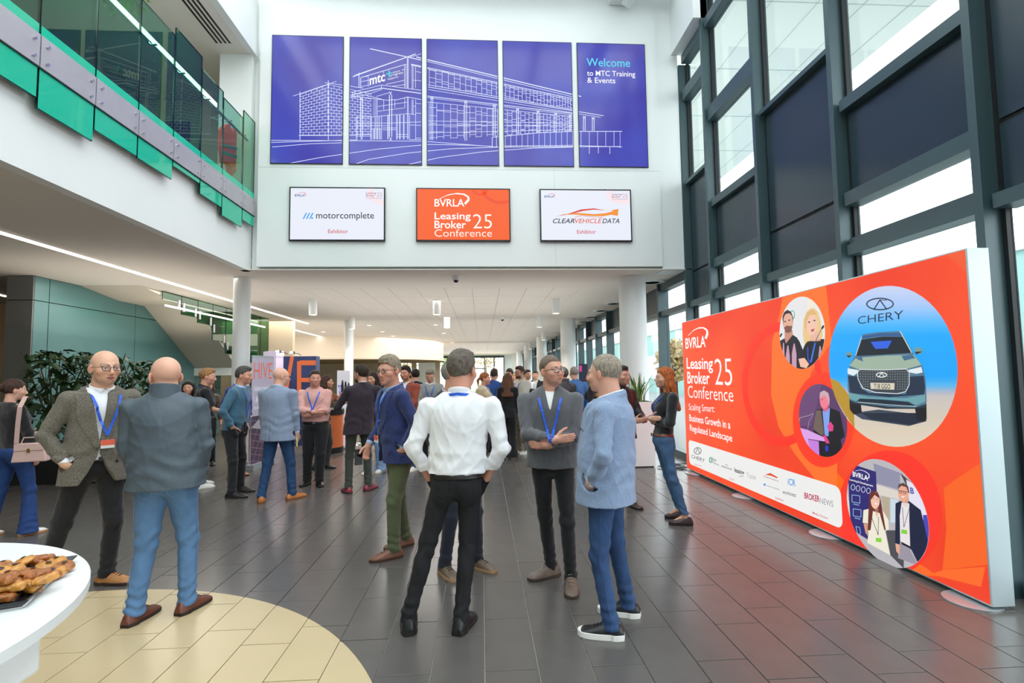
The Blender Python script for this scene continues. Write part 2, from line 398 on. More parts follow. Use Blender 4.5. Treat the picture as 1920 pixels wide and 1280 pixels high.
# ------------------------------------------------------------------ right: curtain wall
wall_right = empty('wall_right', kind='structure')
def pane(y0, y1, z0, z1): MB().box(XG, XG + .012, y0, y1, z0, z1).build('pane', M_pane, wall_right)
def transom(y0, y1, z0, z1, x0=3.79):
    box('transom', M_frame, x0, XG + .05, y0, y1, z0, z1, wall_right)
    box('gasket', M_gasket, XG - .025, XG + .03, y0, y1, z1, z1 + .012, wall_right)
def panel(y0, y1, z0, z1):
    box('gasket', M_gasket, XG - .03, XG, y0, y1, z0 - .012, z1 + .012, wall_right)
    box('panel', M_panel, XG - .045, XG + .05, y0 + .012, y1 - .012, z0 + .006, z1 - .006, wall_right)
ZT = 7.42
mull = [(-6.55 + 1.5 * k) for k in range(10)]
mull = [-7.0 + .0 + 1.5 * k for k in range(0, 11)] + [9.0]     # front corners: ... 2.0, 3.5, 5.0, 6.5, 8.0, 9.0
for y in mull:
    box('mullion', M_frame, 3.75, XG + .06, y, y + .07, 0, 9.6 if y < 9 else ZT, wall_right)
    box('edge_strip', M_gasket, XG - .035, XG + .02, y - .035, y, 0, 9.6 if y < 9 else ZT, wall_right)
for a, b in zip(mull[:-1], mull[1:]):
    y0, y1 = a + .07, b - .035
    typ = 1 if abs((a - 3.5) / 3.0 - round((a - 3.5) / 3.0)) < .1 else 2
    if b == 9.0: typ = 3
    box('sill', M_frame, 3.8, XG + .05, y0, y1, 0, .12, wall_right)
    pane(y0, y1, .12, 2.82)
    transom(y0, y1, 2.82, 2.93)
    if typ == 1:
        transom(y0, y1, 2.93, 3.0, 3.82); pane(y0, y1, 3.01, 3.33); transom(y0, y1, 3.34, 3.48); panel(y0, y1, 3.49, 4.34); transom(y0, y1, 4.35, 4.47)
        pane(y0, y1, 4.48, 5.8); transom(y0, y1, 5.8, 6.03); pane(y0, y1, 6.04, ZT)
    else:
        panel(y0, y1, 2.95, 3.46); panel(y0, y1, 3.49, 5.1); transom(y0, y1, 5.1, 5.16)
        if typ == 3: pane(y0, y1, 5.16, 6.7); transom(y0, y1, 6.7, 6.9); pane(y0, y1, 6.9, ZT)
        elif a < 2.1 and a > 1.9: panel(y0, y1, 5.18, 7.0); pane(y0, y1, 7.0, ZT)
        else: pane(y0, y1, 5.17, ZT)
    transom(y0, y1, ZT, ZT + .16)
    pane(y0, y1, ZT + .16, 9.4)
box('bulkhead', M_white, 3.62, 3.86, 8.0, 9.02, 7.62, 9.6, wall_right)
# beyond the screen wall, below the soffit
far_m = [9.0 + 1.5 * k for k in range(1, 27)]
prev = 9.0
for k, y in enumerate(far_m):
    box('mullion', M_frame, 3.75, XG + .06, y, y + .07, 0, ZS, wall_right)
    y0, y1 = prev + .07, y
    box('sill', M_frame, 3.8, XG + .05, y0, y1, 0, .12, wall_right)
    pane(y0, y1, .12, 2.82); transom(y0, y1, 2.82, 2.93)
    if k % 2 == 0: pane(y0, y1, 3.0, 3.36); transom(y0, y1, 3.36, ZS)
    else: panel(y0, y1, 2.95, ZS - .03)
    prev = y
# ------------------------------------------------------------------ roof light over the atrium
roof = empty('ceiling', kind='structure')
for y in np.arange(-6.5, 9.1, 2.6): box('roof_beam', M_white, -4.1, 4.0, y, y + .22, 9.3, 9.75, roof)
for x in (-4.1, -1.4, 1.3, 3.85): box('roof_beam', M_white, x, x + .15, -7, 9.3, 9.4, 9.7, roof)
MB().box(-4.1, 4.0, -7, 9.3, 9.76, 9.78).build('roof_pane', M_pane, roof)
box('rail', M_white, -4.0, 3.75, 8.55, 8.95, 8.75, 8.83, roof)
# diagonal white brace and square strut near the corner
MB().tube([(2.75, 8.9, 8.5), (3.3, 7.4, 9.3)], .1, 10).build('brace', M_white, roof, smooth=True)
MB().box(2.45, 2.75, 6.5, 8.98, 8.55, 8.95).build('strut', M_white, roof)
# ------------------------------------------------------------------ video wall of five portrait panels
def wall_px(x, y):
    p = at_y(x, y, YW - .02); return (p[0], p[2])
WALL = Plane((0, YW - .022, 0), (1, 0, 0), (0, 0, 1), (0, -1, 0), wall_px)
def zc(z, o, s): return (o[0] + z[0] / s, o[1] + z[1] / s)
def C2(*pts): return [zc(p, (480, 40), 2.4615) for p in pts]
def C8(*pts): return [zc(p, (640, 80), 6.094) for p in pts]
XS = [(-3.7, -2.46), (-2.33, -1.055), (-.945, .335), (.447, 1.71), (1.83, 3.1)]
Z0, Z1 = 5.435, 7.785
M_blue = mat('screen_blue', '4a45b4', 0.15)
_b = M_blue.node_tree.nodes['Principled BSDF']; _b.inputs['Base Color'].default_value = (.01, .01, .03, 1)
nt = M_blue.node_tree; tc = nt.nodes.new('ShaderNodeTexCoord'); nn = nt.nodes.new('ShaderNodeTexNoise'); nn.inputs['Scale'].default_value = .9
cr = nt.nodes.new('ShaderNodeValToRGB'); cr.color_ramp.elements[0].color = lin('443aa6'); cr.color_ramp.elements[1].color = lin('4750bd')
cr.color_ramp.elements[0].position = .3; cr.color_ramp.elements[1].position = .7
nt.links.new(tc.outputs['Object'], nn.inputs[0]); nt.links.new(nn.outputs[0], cr.inputs[0]); nt.links.new(cr.outputs[0], _b.inputs['Emission Color']); _b.inputs['Emission Strength'].default_value = .74
LN = []
def L2(pts, w=1.1): LN.append((C2(*pts), w))
def L8(pts, w=1.1): LN.append((C8(*pts), w))
# brick cube at the left
def bilerp(q, s, t):
    (a, b, c, d) = [np.array(k, float) for k in q]; return (a * (1 - s) + b * s) * (1 - t) + (d * (1 - s) + c * s) * t
def bricks(q, nr, nc, w=.9, smax=1.0):
    for r in range(nr + 1): L2([bilerp(q, 0, r / nr), bilerp(q, smax, r / nr)], w)
    for r in range(nr):
        for c in range(nc + 1):
            s = (c + (.5 if r % 2 else 0)) / nc
            if s <= smax: L2([bilerp(q, s, r / nr), bilerp(q, s, (r + 1) / nr)], w)
L2([(172, 345), (372, 277)]); L2([(318, 283), (480, 306)]); L2([(334, 272), (334, 548)], 1.3); L2([(203, 325), (203, 548)], 1.3); L2([(197, 527), (334, 527)]); L2([(334, 527), (466, 527)])
bricks([(205, 337), (332, 292), (332, 525), (205, 525)], 16, 5)
bricks([(336, 292), (530, 335), (530, 520), (336, 525)], 16, 8, smax=1.0)
# ground lines
L2([(70, 549), (770, 553), (1090, 578)], 1.2); L2([(70, 559), (470, 547)], 1.2); L2([(75, 580), (250, 565), (420, 560)], 1.2)
L2([(155, 655), (300, 628), (560, 590), (800, 568), (1000, 572), (1085, 577)], 1.3); L2([(455, 660), (520, 637), (700, 608), (900, 588), (1110, 581), (1480, 577)], 1.3); L2([(705, 660), (850, 628), (1050, 602), (1280, 585), (1480, 580)], 1.3)
# tower, sign box and canopy
L8([(130, 390), (850, 130)], 2); L8([(328, 70), (912, 200)], 2); L8([(150, 375), (760, 160)], 1); L8([(912, 128), (770, 172)], 1)
L8([(755, 175), (755, 520)], 1.6); L8([(765, 175), (765, 520)], 1); L8([(222, 400), (738, 248)], 1.5); L8([(222, 400), (222, 515)], 1.5); L8([(738, 248), (738, 515)]); L8([(722, 262), (722, 515)])
L8([(202, 345), (202, 515)], 1.6); L8([(228, 447), (330, 425)]); L8([(228, 503), (320, 485)]); L8([(308, 380), (308, 500)]); L8([(222, 400), (310, 380)]); L8([(510, 478), (725, 430)]); L8([(690, 315), (722, 305)]); L8([(570, 500), (730, 480)]); L8([(480, 330), (480, 355)])
L8([(110, 570), (460, 485), (912, 545)], 1.2); L8([(110, 600), (460, 520), (912, 580)], 2); L8([(110, 615), (280, 600), (470, 650)], 1.2); L8([(280, 600), (460, 535)]); L8([(400, 615), (555, 570)]); L8([(110, 500), (250, 520)])
L8([(110, 620), (240, 625), (540, 660)], 1.2); L8([(460, 480), (460, 540)]); L8([(540, 655), (640, 652), (755, 622), (912, 650)], 1.3)
for x in (222, 242): L8([(x, 635), (x, 1070)], 1.8)
for x in (550, 576): L8([(x, 600), (x, 1075)], 1.8)
for x, y in ((232, 625), (563, 560), (232, 1070), (563, 1080)): L8([(x - 14, y), (x + 12, y + 38)], 1.2); L8([(x + 14, y), (x - 12, y + 38)], 1.2)
for pts in ([(415, 730), (755, 680)], [(415, 785), (725, 745)], [(410, 650), (410, 835)], [(395, 650), (395, 835)], [(375, 650), (375, 835)], [(485, 655), (485, 765)], [(612, 650), (612, 745)], [(725, 630), (725, 745)],
            [(170, 850), (350, 848), (755, 812), (850, 822)], [(170, 850), (170, 1100)], [(180, 850), (180, 1100)], [(335, 850), (335, 1110)], [(345, 850), (345, 1110)], [(170, 915), (530, 920), (912, 905)], [(180, 945), (530, 950)],
            [(340, 985), (460, 985)], [(180, 1050), (350, 1050)], [(180, 1068), (350, 1068)], [(470, 975), (630, 975)], [(470, 995), (630, 995)], [(780, 940), (912, 945)], [(850, 650), (850, 1110)], [(808, 250), (808, 535)],
            [(820, 250), (820, 535)], [(848, 270), (848, 520)], [(795, 250), (912, 275)], [(850, 330), (912, 342)], [(820, 430), (912, 435)], [(808, 650), (808, 820)], [(820, 650), (820, 820)], [(755, 620), (755, 1105)], [(765, 620), (765, 1105)],
            [(780, 830), (780, 1105)], [(850, 695), (912, 700)], [(850, 805), (912, 808)], [(850, 1090), (912, 1090)], [(780, 1108), (912, 1108)], [(635, 1050), (770, 1050)], [(635, 1075), (770, 1075)], [(820, 725), (850, 728)]): L8(pts, 1.0)
for x in (385, 400, 418, 435, 460): L8([(x, 840), (x, 1105)])
for x in (365, 378, 410, 445): L8([(x, 985), (x, 1105)])
for x in (530, 535, 630, 640, 665, 672, 710, 718): L8([(x, 825), (x, 1105)])
# long facade to the right
for pts, w_ in (([(740, 165), (1500, 347)], 2.2), ([(770, 180), (1460, 348)], 1.2), ([(717, 198), (1460, 357)], 1.6), ([(717, 203), (1460, 365)], 1), ([(795, 293), (1460, 407)], 1.3), ([(795, 303), (1604, 436)], 1.5), ([(795, 315), (1590, 443)], 1),
                ([(790, 345), (1460, 425)], 1.6), ([(790, 352), (1460, 432)], 1), ([(790, 372), (1460, 440)], 1)): L2(pts, w_)
def facade(x0, x1, top, bot, n0, ratio, seed, rows=3):
    rnd = random.Random(seed); x, w = x0, n0
    while x < x1:
        t = (x - x0) / (x1 - x0); ya, yb = top(t), bot(t); L2([(x, ya), (x, yb)], .9)
        for r in range(rows):
            f = (r + rnd.random()) / rows; t2 = min((x + w - x0) / (x1 - x0), 1)
            L2([(x, ya + f * (yb - ya)), (min(x + w, x1), top(t2) + f * (bot(t2) - top(t2)))], .9)
        x += w; w *= ratio
facade(800, 1460, lambda t: 218 + t * 140, lambda t: 297 + t * 110, 30, .972, 3)
facade(800, 1460, lambda t: 375 + t * 65, lambda t: 547 - t * 40, 34, .965, 5, 5)
for y0, y1 in ((460, 470), (478, 482), (515, 500)): L2([(795, y0), (1460, y1)], 1)
for x, y0, y1 in ((812, 350, 548), (968, 368, 550), (1100, 385, 530), (1207, 402, 520), (1302, 412, 515), (1383, 422, 510), (1450, 430, 505), (1515, 438, 505), (1556, 443, 505)):
    for dx in (-4, 4): L2([(x + dx, y0), (x + dx, y1)], 1.5)
    L2([(x - 7, y0 - 2), (x + 6, y0 + 12)], 1); L2([(x + 7, y0 - 2), (x - 6, y0 + 12)], 1)
L2([(1090, 535), (1300, 515), (1460, 508), (1690, 508)], 1.4); L2([(1090, 535), (1090, 580), (1680, 578)], 1.4); L2([(1110, 525), (1110, 580)]); L2([(1120, 575), (1460, 572), (1690, 580)], 1)
x = 1150
while x < 1690: L2([(x, 528 - (x - 1150) * .06 if x < 1450 else 508), (x, 578)], .9); x += 26 if x < 1450 else 38
for x, y in ((1538, 612), (1580, 610), (1633, 612)): L2([(x, 580), (x, y)], 1.2)
L2([(1680, 510), (1680, 585)], .7)
for i, (xa, xb) in enumerate(XS):
    t = empty('video_screen', (0, 0, 0), label=['leftmost of the five tall blue wall screens, showing the brick cube', 'tall blue wall screen second from left, with the sign and entrance drawing', 'middle of the five tall blue wall screens, facade and canopy posts', 'fourth tall blue wall screen from left, with the tapering facade drawing', 'rightmost tall blue wall screen, reading Welcome'][i], cat='screen', group='portrait screens of the video wall')
    MB().box(xa - .012, xb + .012, YW - .02, YW + .004, Z0 - .012, Z1 + .012).build('bezel', M_black, t)
    MB().poly([(xa, YW - .0215, Z0), (xb, YW - .0215, Z0), (xb, YW - .0215, Z1), (xa, YW - .0215, Z1)]).build('screen', M_blue, t)
    clip = [(xa, Z0), (xb, Z0), (xb, Z1), (xa, Z1)]
    a = Art(WALL, clip, glow=1.0)
    for pts, w_ in LN: a.line([tuple(p) for p in pts], w_ * .8, 'dfe6ff', 0)
    if a.mb.v: a.build('line_drawing', t)
    if i == 1:
        q = lambda *p: [zc(k, (640, 80), 6.094) for k in p]
        text(WALL, 'mtc', 0, 0, 0, 0, 'ffffff', t, 2, bold=.02, quad=q((325, 490), (500, 440), (325, 395)))
        a = Art(WALL, None); a.line(C8((512, 365), (580, 345)), 2, '35e0e0', 3); a.line(C8((547, 318), (547, 395)), 2, '35e0e0', 3); a.build('plus_mark', t)
        text(WALL, 'where', 0, 0, 0, 0, 'ffffff', t, 2, quad=q((585, 352), (672, 332), (585, 332)))
        text(WALL, 'progress', 0, 0, 0, 0, 'ffffff', t, 2, quad=q((562, 395), (705, 362), (562, 368)))
        text(WALL, 'happens', 0, 0, 0, 0, 'ffffff', t, 2, quad=q((532, 435), (652, 405), (532, 408)))
    if i == 4:
        text(WALL, 'Welcome', 1.995, 2.82, 7.34, 7.5, '58d8f0', t, 2, bold=.005)
        text(WALL, 'to MTC Training', 2.0, 2.91, 7.125, 7.26, 'ffffff', t, 2, bold=.005)
        text(WALL, '& Events', 2.0, 2.53, 7.02, 7.125, 'ffffff', t, 2, bold=.005)

# ------------------------------------------------------------------ three television screens
def swoosh(a, pts, w0, w1, col, lay=4):
    n = len(pts)
    for i in range(n - 1):
        f = (w0 + (w1 - w0) * i / (n - 1)); a.line([pts[i], pts[i + 1]], f, col, lay)
def arc(cx, cy, rx, ry, a0, a1, n=16): return ell(cx, cy, rx, ry, n, 0, math.radians(a0), math.radians(a1))
TV = [(-3.335, -1.715), (-1.125, .515), (1.095, 2.735)]
def tv(i, bgc, label):
    xa, xb = TV[i]; za, zb = 4.05, 4.97
    t = empty('television', label=label, cat='television', group='landscape screens under the video wall')
    MB().box(xa - .022, xb + .022, YW - .05, YW + .002, za - .025, zb + .022).build('frame', mat('gloss_black', '0a0b0d', .25), t)
    MB().poly([(xa, YW - .0515, za), (xb, YW - .0515, za), (xb, YW - .0515, zb), (xa, YW - .0515, zb)]).build('screen', emat('tv_' + bgc, bgc, .97), t)
    return t, [(xa, za), (xb, za), (xb, zb), (xa, zb)]
TVP = Plane((0, YW - .052, 0), (1, 0, 0), (0, 0, 1), (0, -1, 0), lambda x, y: (lambda p: (p[0], p[2]))(at_y(x, y, YW - .052)))
q2 = lambda *p: [zc(k, (480, 40), 2.4615) for k in p]
def conf_logo(t, o, s, c1, c2):
    Q = lambda *p: q2(*[(o[0] + k[0] * s, o[1] + k[1] * s) for k in p])
    text(TVP, 'Leasing', 0, 0, 0, 0, c1, t, 4, bold=.012, quad=Q((0, 42), (167, 42), (0, 0)))
    text(TVP, 'Broker', 0, 0, 0, 0, c1, t, 4, bold=.012, quad=Q((0, 74), (145, 74), (0, 38)))
    text(TVP, '25', 0, 0, 0, 0, c2, t, 4, bold=-.008, quad=Q((178, 74), (265, 74), (178, 8)))
    text(TVP, 'Conference', 0, 0, 0, 0, c2, t, 4, bold=-.004, quad=Q((0, 112), (265, 112), (0, 78)))
def bvrla(t, o, s, c1, c2, clip=None):
    Q = lambda *p: q2(*[(o[0] + k[0] * s, o[1] + k[1] * s) for k in p])
    text(TVP, 'BVRLA', 0, 0, 0, 0, c1, t, 4, bold=.013, quad=Q((0, 57), (138, 57), (0, 22)))
    a = Art(TVP, clip); pts = Q((22, 22), (60, 4), (100, -3), (135, 0), (155, 12), (158, 25), (140, 45)); swoosh(a, pts, 1.0 * s, 5.0 * s, c2); a.build('swoosh', t)
t, cl = tv(0, 'e9edf9', 'television on the left showing motorcomplete on white')
text(TVP, 'motorcomplete', 0, 0, 0, 0, '20242c', t, 4, bold=.004, quad=q2((278, 920), (545, 920), (278, 880)))
a = Art(TVP, cl)
for k in range(3): a.poly(q2((216 + k * 15, 912), (222 + k * 15, 912), (236 + k * 15, 884), (230 + k * 15, 884)), '2f9be6', 4)
a.ell(*q2((260, 908))[0], 1.6, 1.6, '2f9be6', 4); a.ring(*q2((600, 790))[0], 34, 24, 9, 'f4e2e6', 0); a.build('mark', t)
text(TVP, 'Exhibitor', 0, 0, 0, 0, 'd03a4a', t, 4, bold=.006, quad=q2((333, 978), (425, 978), (333, 960)))
bvrla(t, (179, 793 - 2), .32, '274a86', 'd6444a', cl); conf_logo(t, (508, 788), .28, 'b86a86', 'c88aa0')
t, cl = tv(1, 'f8601f', 'middle television showing the orange conference title')
a = Art(TVP, cl); a.ring(*q2((1130, 770))[0], 36, 30, 6, 'ee4a1a', 0); a.ring(*q2((1035, 760))[0], 18, 18, 4, 'ee4a1a', 0); a.build('mark', t)
bvrla(t, (824, 798), 1.0, 'ffffff', 'ffffff', cl); conf_logo(t, (824, 882), 1.0, 'ffffff', 'fff4ee')
t, cl = tv(2, 'e9edf9', 'television on the right showing a streak car logo on white')
text(TVP, 'CLEAR', 0, 0, 0, 0, '1c2130', t, 4, bold=.01, shear=.25, quad=q2((1370, 932), (1470, 932), (1370, 910)))
text(TVP, 'VEHICLE', 0, 0, 0, 0, 'e0562a', t, 4, bold=.006, shear=.25, quad=q2((1472, 932), (1596, 932), (1472, 910)))
text(TVP, 'DATA', 0, 0, 0, 0, '1c2130', t, 4, bold=.01, shear=.25, quad=q2((1598, 932), (1677, 932), (1598, 910)))
text(TVP, 'Exhibitor', 0, 0, 0, 0, 'd03a4a', t, 4, bold=.006, quad=q2((1481, 980), (1568, 980), (1481, 962)))
a = Art(TVP, cl)
a.poly(q2((1380, 901), (1440, 888), (1500, 868), (1560, 863), (1610, 872), (1655, 876), (1560, 869), (1510, 875), (1450, 890)), 'd8433a', 4)
a.poly(q2((1400, 893), (1480, 884), (1560, 890), (1610, 886), (1650, 876), (1672, 868), (1670, 898), (1640, 893), (1600, 900), (1540, 898), (1470, 892)), 'f0902a', 5)
a.poly(q2((1640, 872), (1672, 866), (1672, 871), (1650, 878)), 'f0902a', 4); a.line(q2((1470, 905), (1500, 897), (1600, 906)), .7, 'd8433a', 4); a.ring(*q2((1690, 790))[0], 30, 22, 9, 'f4e2e6', 0); a.build('mark', t)
bvrla(t, (1331, 797), .3, '274a86', 'd6444a', cl); conf_logo(t, (1643, 794), .27, 'b86a86', 'c88aa0')

# ------------------------------------------------------------------ light box
XF = 3.42
lbp = lambda x, y: (lambda p: (8.45 - p[1], p[2]))(at_x(x, y, XF))
LB = Plane((XF - .001, 8.45, 0), (0, -1, 0), (0, 0, 1), (-1, 0, 0), lbp)
lb = empty('light_box', (XF, 5.8, 0), label='long orange backlit conference display wall with round photos by the windows', cat='display')
def lbx(o): o.location = (o.location[0] - XF, o.location[1] - 5.8, o.location[2]); return o
W_, B_, T_ = 5.12, .03, 2.49
lbx(MB().box(XF, XF + .165, 3.33, 8.45, B_, T_).build('casing', mat('anodised_frame', 'c9d8dc', .4, metal=.3), lb, bevel=.004))
FULL = [(0.012, B_ + .012), (W_ - .012, B_ + .012), (W_ - .012, T_ - .012), (.012, T_ - .012)]
GL = 1.0
bgm = emat('print_base', 'f4451f', GL)
nt = bgm.node_tree; b = nt.nodes['Principled BSDF']; tc = nt.nodes.new('ShaderNodeTexCoord'); nn = nt.nodes.new('ShaderNodeTexNoise'); nn.inputs['Scale'].default_value = .7
cr = nt.nodes.new('ShaderNodeValToRGB'); cr.color_ramp.elements[0].color = lin('f03c1c'); cr.color_ramp.elements[1].color = lin('fb5426'); cr.color_ramp.elements[0].position = .35; cr.color_ramp.elements[1].position = .65
nt.links.new(tc.outputs['Object'], nn.inputs[0]); nt.links.new(nn.outputs[0], cr.inputs[0]); nt.links.new(cr.outputs[0], b.inputs['Emission Color'])
a = Art(LB, None, px=False, glow=GL); a.h = .0004; a.poly(FULL, bgm, -1)
lbx(a.build('print', lb))
# orange shapes and rings behind the photographs
a = Art(LB, FULL, glow=GL); a.h = .0006
a.poly([(1470, 540), (1460, 600), (1455, 690), (1462, 760), (1485, 830), (1515, 880), (1570, 955), (1620, 990), (1760, 1080), (1840, 1100), (1848, 1062), (1770, 1068), (1700, 1090), (1600, 1010), (1560, 930), (1560, 860), (1500, 780), (1490, 690), (1500, 620), (1545, 530)], 'fd6a22', 0)
a.poly([(1470, 560), (1448, 640), (1446, 740), (1460, 800), (1490, 850), (1530, 900), (1570, 940), (1570, 860), (1520, 840), (1520, 700), (1560, 640), (1548, 520)], 'fd7228', 1)
a.poly([(1770, 915), (1790, 900), (1850, 860), (1858, 1058), (1768, 1068), (1775, 990)], 'f8641c', 1)
a.poly([(1766, 470), (1815, 455), (1820, 520), (1790, 490)], 'f0592c', 1)
a.ring(1467, 720, 75, 117, 10, 'fa3320', 2, wd2=18)
a.ell(1545, 787, 58, 89, 'fb3a1e', 3, 48); a.ell(1668, 962, 98, 118, 'fa3322', 3, 48)
lbx(a.build('print_shapes', lb))
def circle_uv(Yc, zc_, r, n=56): return [(8.45 - Yc + r * math.cos(2 * math.pi * k / n), zc_ + r * math.sin(2 * math.pi * k / n)) for k in range(n)]
def fitpx(l, r, t_, b_):    # circle on the plane from its pixel extremes
    a0, a1 = lbp(*l)[0], lbp(*r)[0]; z1, z0 = lbp(*t_)[1], lbp(*b_)[1]
    rad = ((a1 - a0) / 2 + (z1 - z0) / 2) / 2; return (a0 + a1) / 2, (z0 + z1) / 2, rad
def disc_uv(f, n=56): return [(f[0] + f[2] * math.cos(2 * math.pi * k / n), f[1] + f[2] * math.sin(2 * math.pi * k / n)) for k in range(n)]
f1 = fitpx((1462, 625), (1548, 620), (1503, 556), (1507, 691)); f2 = fitpx((1554, 690), (1799, 690), (1685, 532), (1690, 838)); f3 = fitpx((1499, 788), (1589, 788), (1540, 720), (1547, 856)); f4 = fitpx((1585, 950), (1748, 965), (1645, 867), (1690, 1063))
def photo(f, name, drw, label=None):
    clip = disc_uv(f); a = Art(LB, clip, glow=GL); a.h = .0006; a.usepx = True
    drw(a); o = lbx(a.build(name, lb))
    if label: o['label'] = label
R3 = lambda *p: [zc(k, (1440, 540), 8) for k in p]
def two_speakers(a):
    a.poly(R3((150, 100), (900, 100), (900, 1250), (150, 1250)), 'e4e4e6', 4); a.poly(R3((600, 130), (700, 130), (700, 500), (600, 420)), 'f0e6d4', 5)
    a.ring(*R3((375, 400))[0], 4.5, 8.5, 1.6, '3cb48a', 6)
    a.poly(R3((170, 800), (240, 760), (280, 730), (380, 700), (440, 740), (480, 800), (560, 1000), (520, 1260), (150, 1260)), '191d2c', 6)
    a.poly(R3((255, 640), (375, 630), (380, 700), (275, 830), (258, 760)), 'c98d78', 7)
    a.ell(*R3((308, 520))[0], 9.3, 19, 'e2ae98', 8); a.poly(R3((235, 560), (225, 430), (250, 360), (300, 325), (350, 350), (385, 430), (385, 540), (370, 420), (330, 375), (270, 390), (245, 440)), '3a2a30', 9)
    a.poly(R3((250, 590), (290, 560), (340, 570), (375, 560), (360, 650), (310, 675), (270, 660)), '7a5448', 9); a.ell(*R3((300, 598))[0], 2.4, 2, 'a84440', 10)
    for x, y in ((265, 500), (328, 480)): a.ell(*R3((x, y))[0], 1.8, 1.2, '3a2a2a', 10)
    a.poly(R3((540, 480), (580, 370), (640, 305), (700, 300), (760, 360), (800, 500), (830, 700), (800, 800), (740, 830), (560, 860), (530, 700)), 'e8c68c', 7)
    a.poly(R3((600, 800), (840, 760), (880, 800), (780, 1100), (700, 1240), (500, 1260), (520, 950), (560, 850)), '171a26', 8); a.poly(R3((640, 640), (740, 640), (800, 790), (720, 800), (640, 790)), 'e6b6a0', 8)
    a.ell(*R3((662, 545))[0], 10.5, 20, 'efc4ae', 9); a.poly(R3((565, 600), (560, 460), (600, 360), (680, 320), (740, 380), (720, 400), (640, 400), (590, 500), (585, 640)), 'ddb578', 10)
    for x, y in ((628, 510), (708, 485)): a.ell(*R3((x, y))[0], 2, 1.3, '3a2c2c', 11)
    a.poly(R3((650, 625), (710, 605), (700, 640), (670, 660)), 'c04a50', 11); a.line(R3((835, 580), (790, 660), (740, 760), (700, 900)), 1.0, '222530', 12); a.line(R3((850, 560), (820, 610)), 3.4, '1c1f2a', 12)
    a.line(R3((610, 890), (612, 1060), (640, 1120)), 2.2, '2e4fc0', 12); a.line(R3((720, 820), (655, 1110)), 3, '3c78e0', 12)
    for x, y0, w_ in ((310, 860, 60), (405, 830, 70), (795, 870, 50), (245, 820, 30)): a.poly(R3((x - 8, y0), (x + 8, y0), (x + w_ / 2, y0 + 160), (x + w_ / 2, 1230), (x - w_ / 2, 1200), (x - w_ / 2, y0 + 150)), 'c59ab0', 13)
    a.poly(R3((470, 1060), (560, 1045), (630, 1140), (590, 1200), (500, 1180)), 'efbda6', 14); a.line(R3((190, 730), (220, 680)), 3, '1c1f2a', 12)
photo(f1, 'round_photo', two_speakers, 'round photo of a dark-haired man and a blonde woman at microphones')
R4 = lambda *p: [zc(k, (1540, 520), 3.879) for k in p]
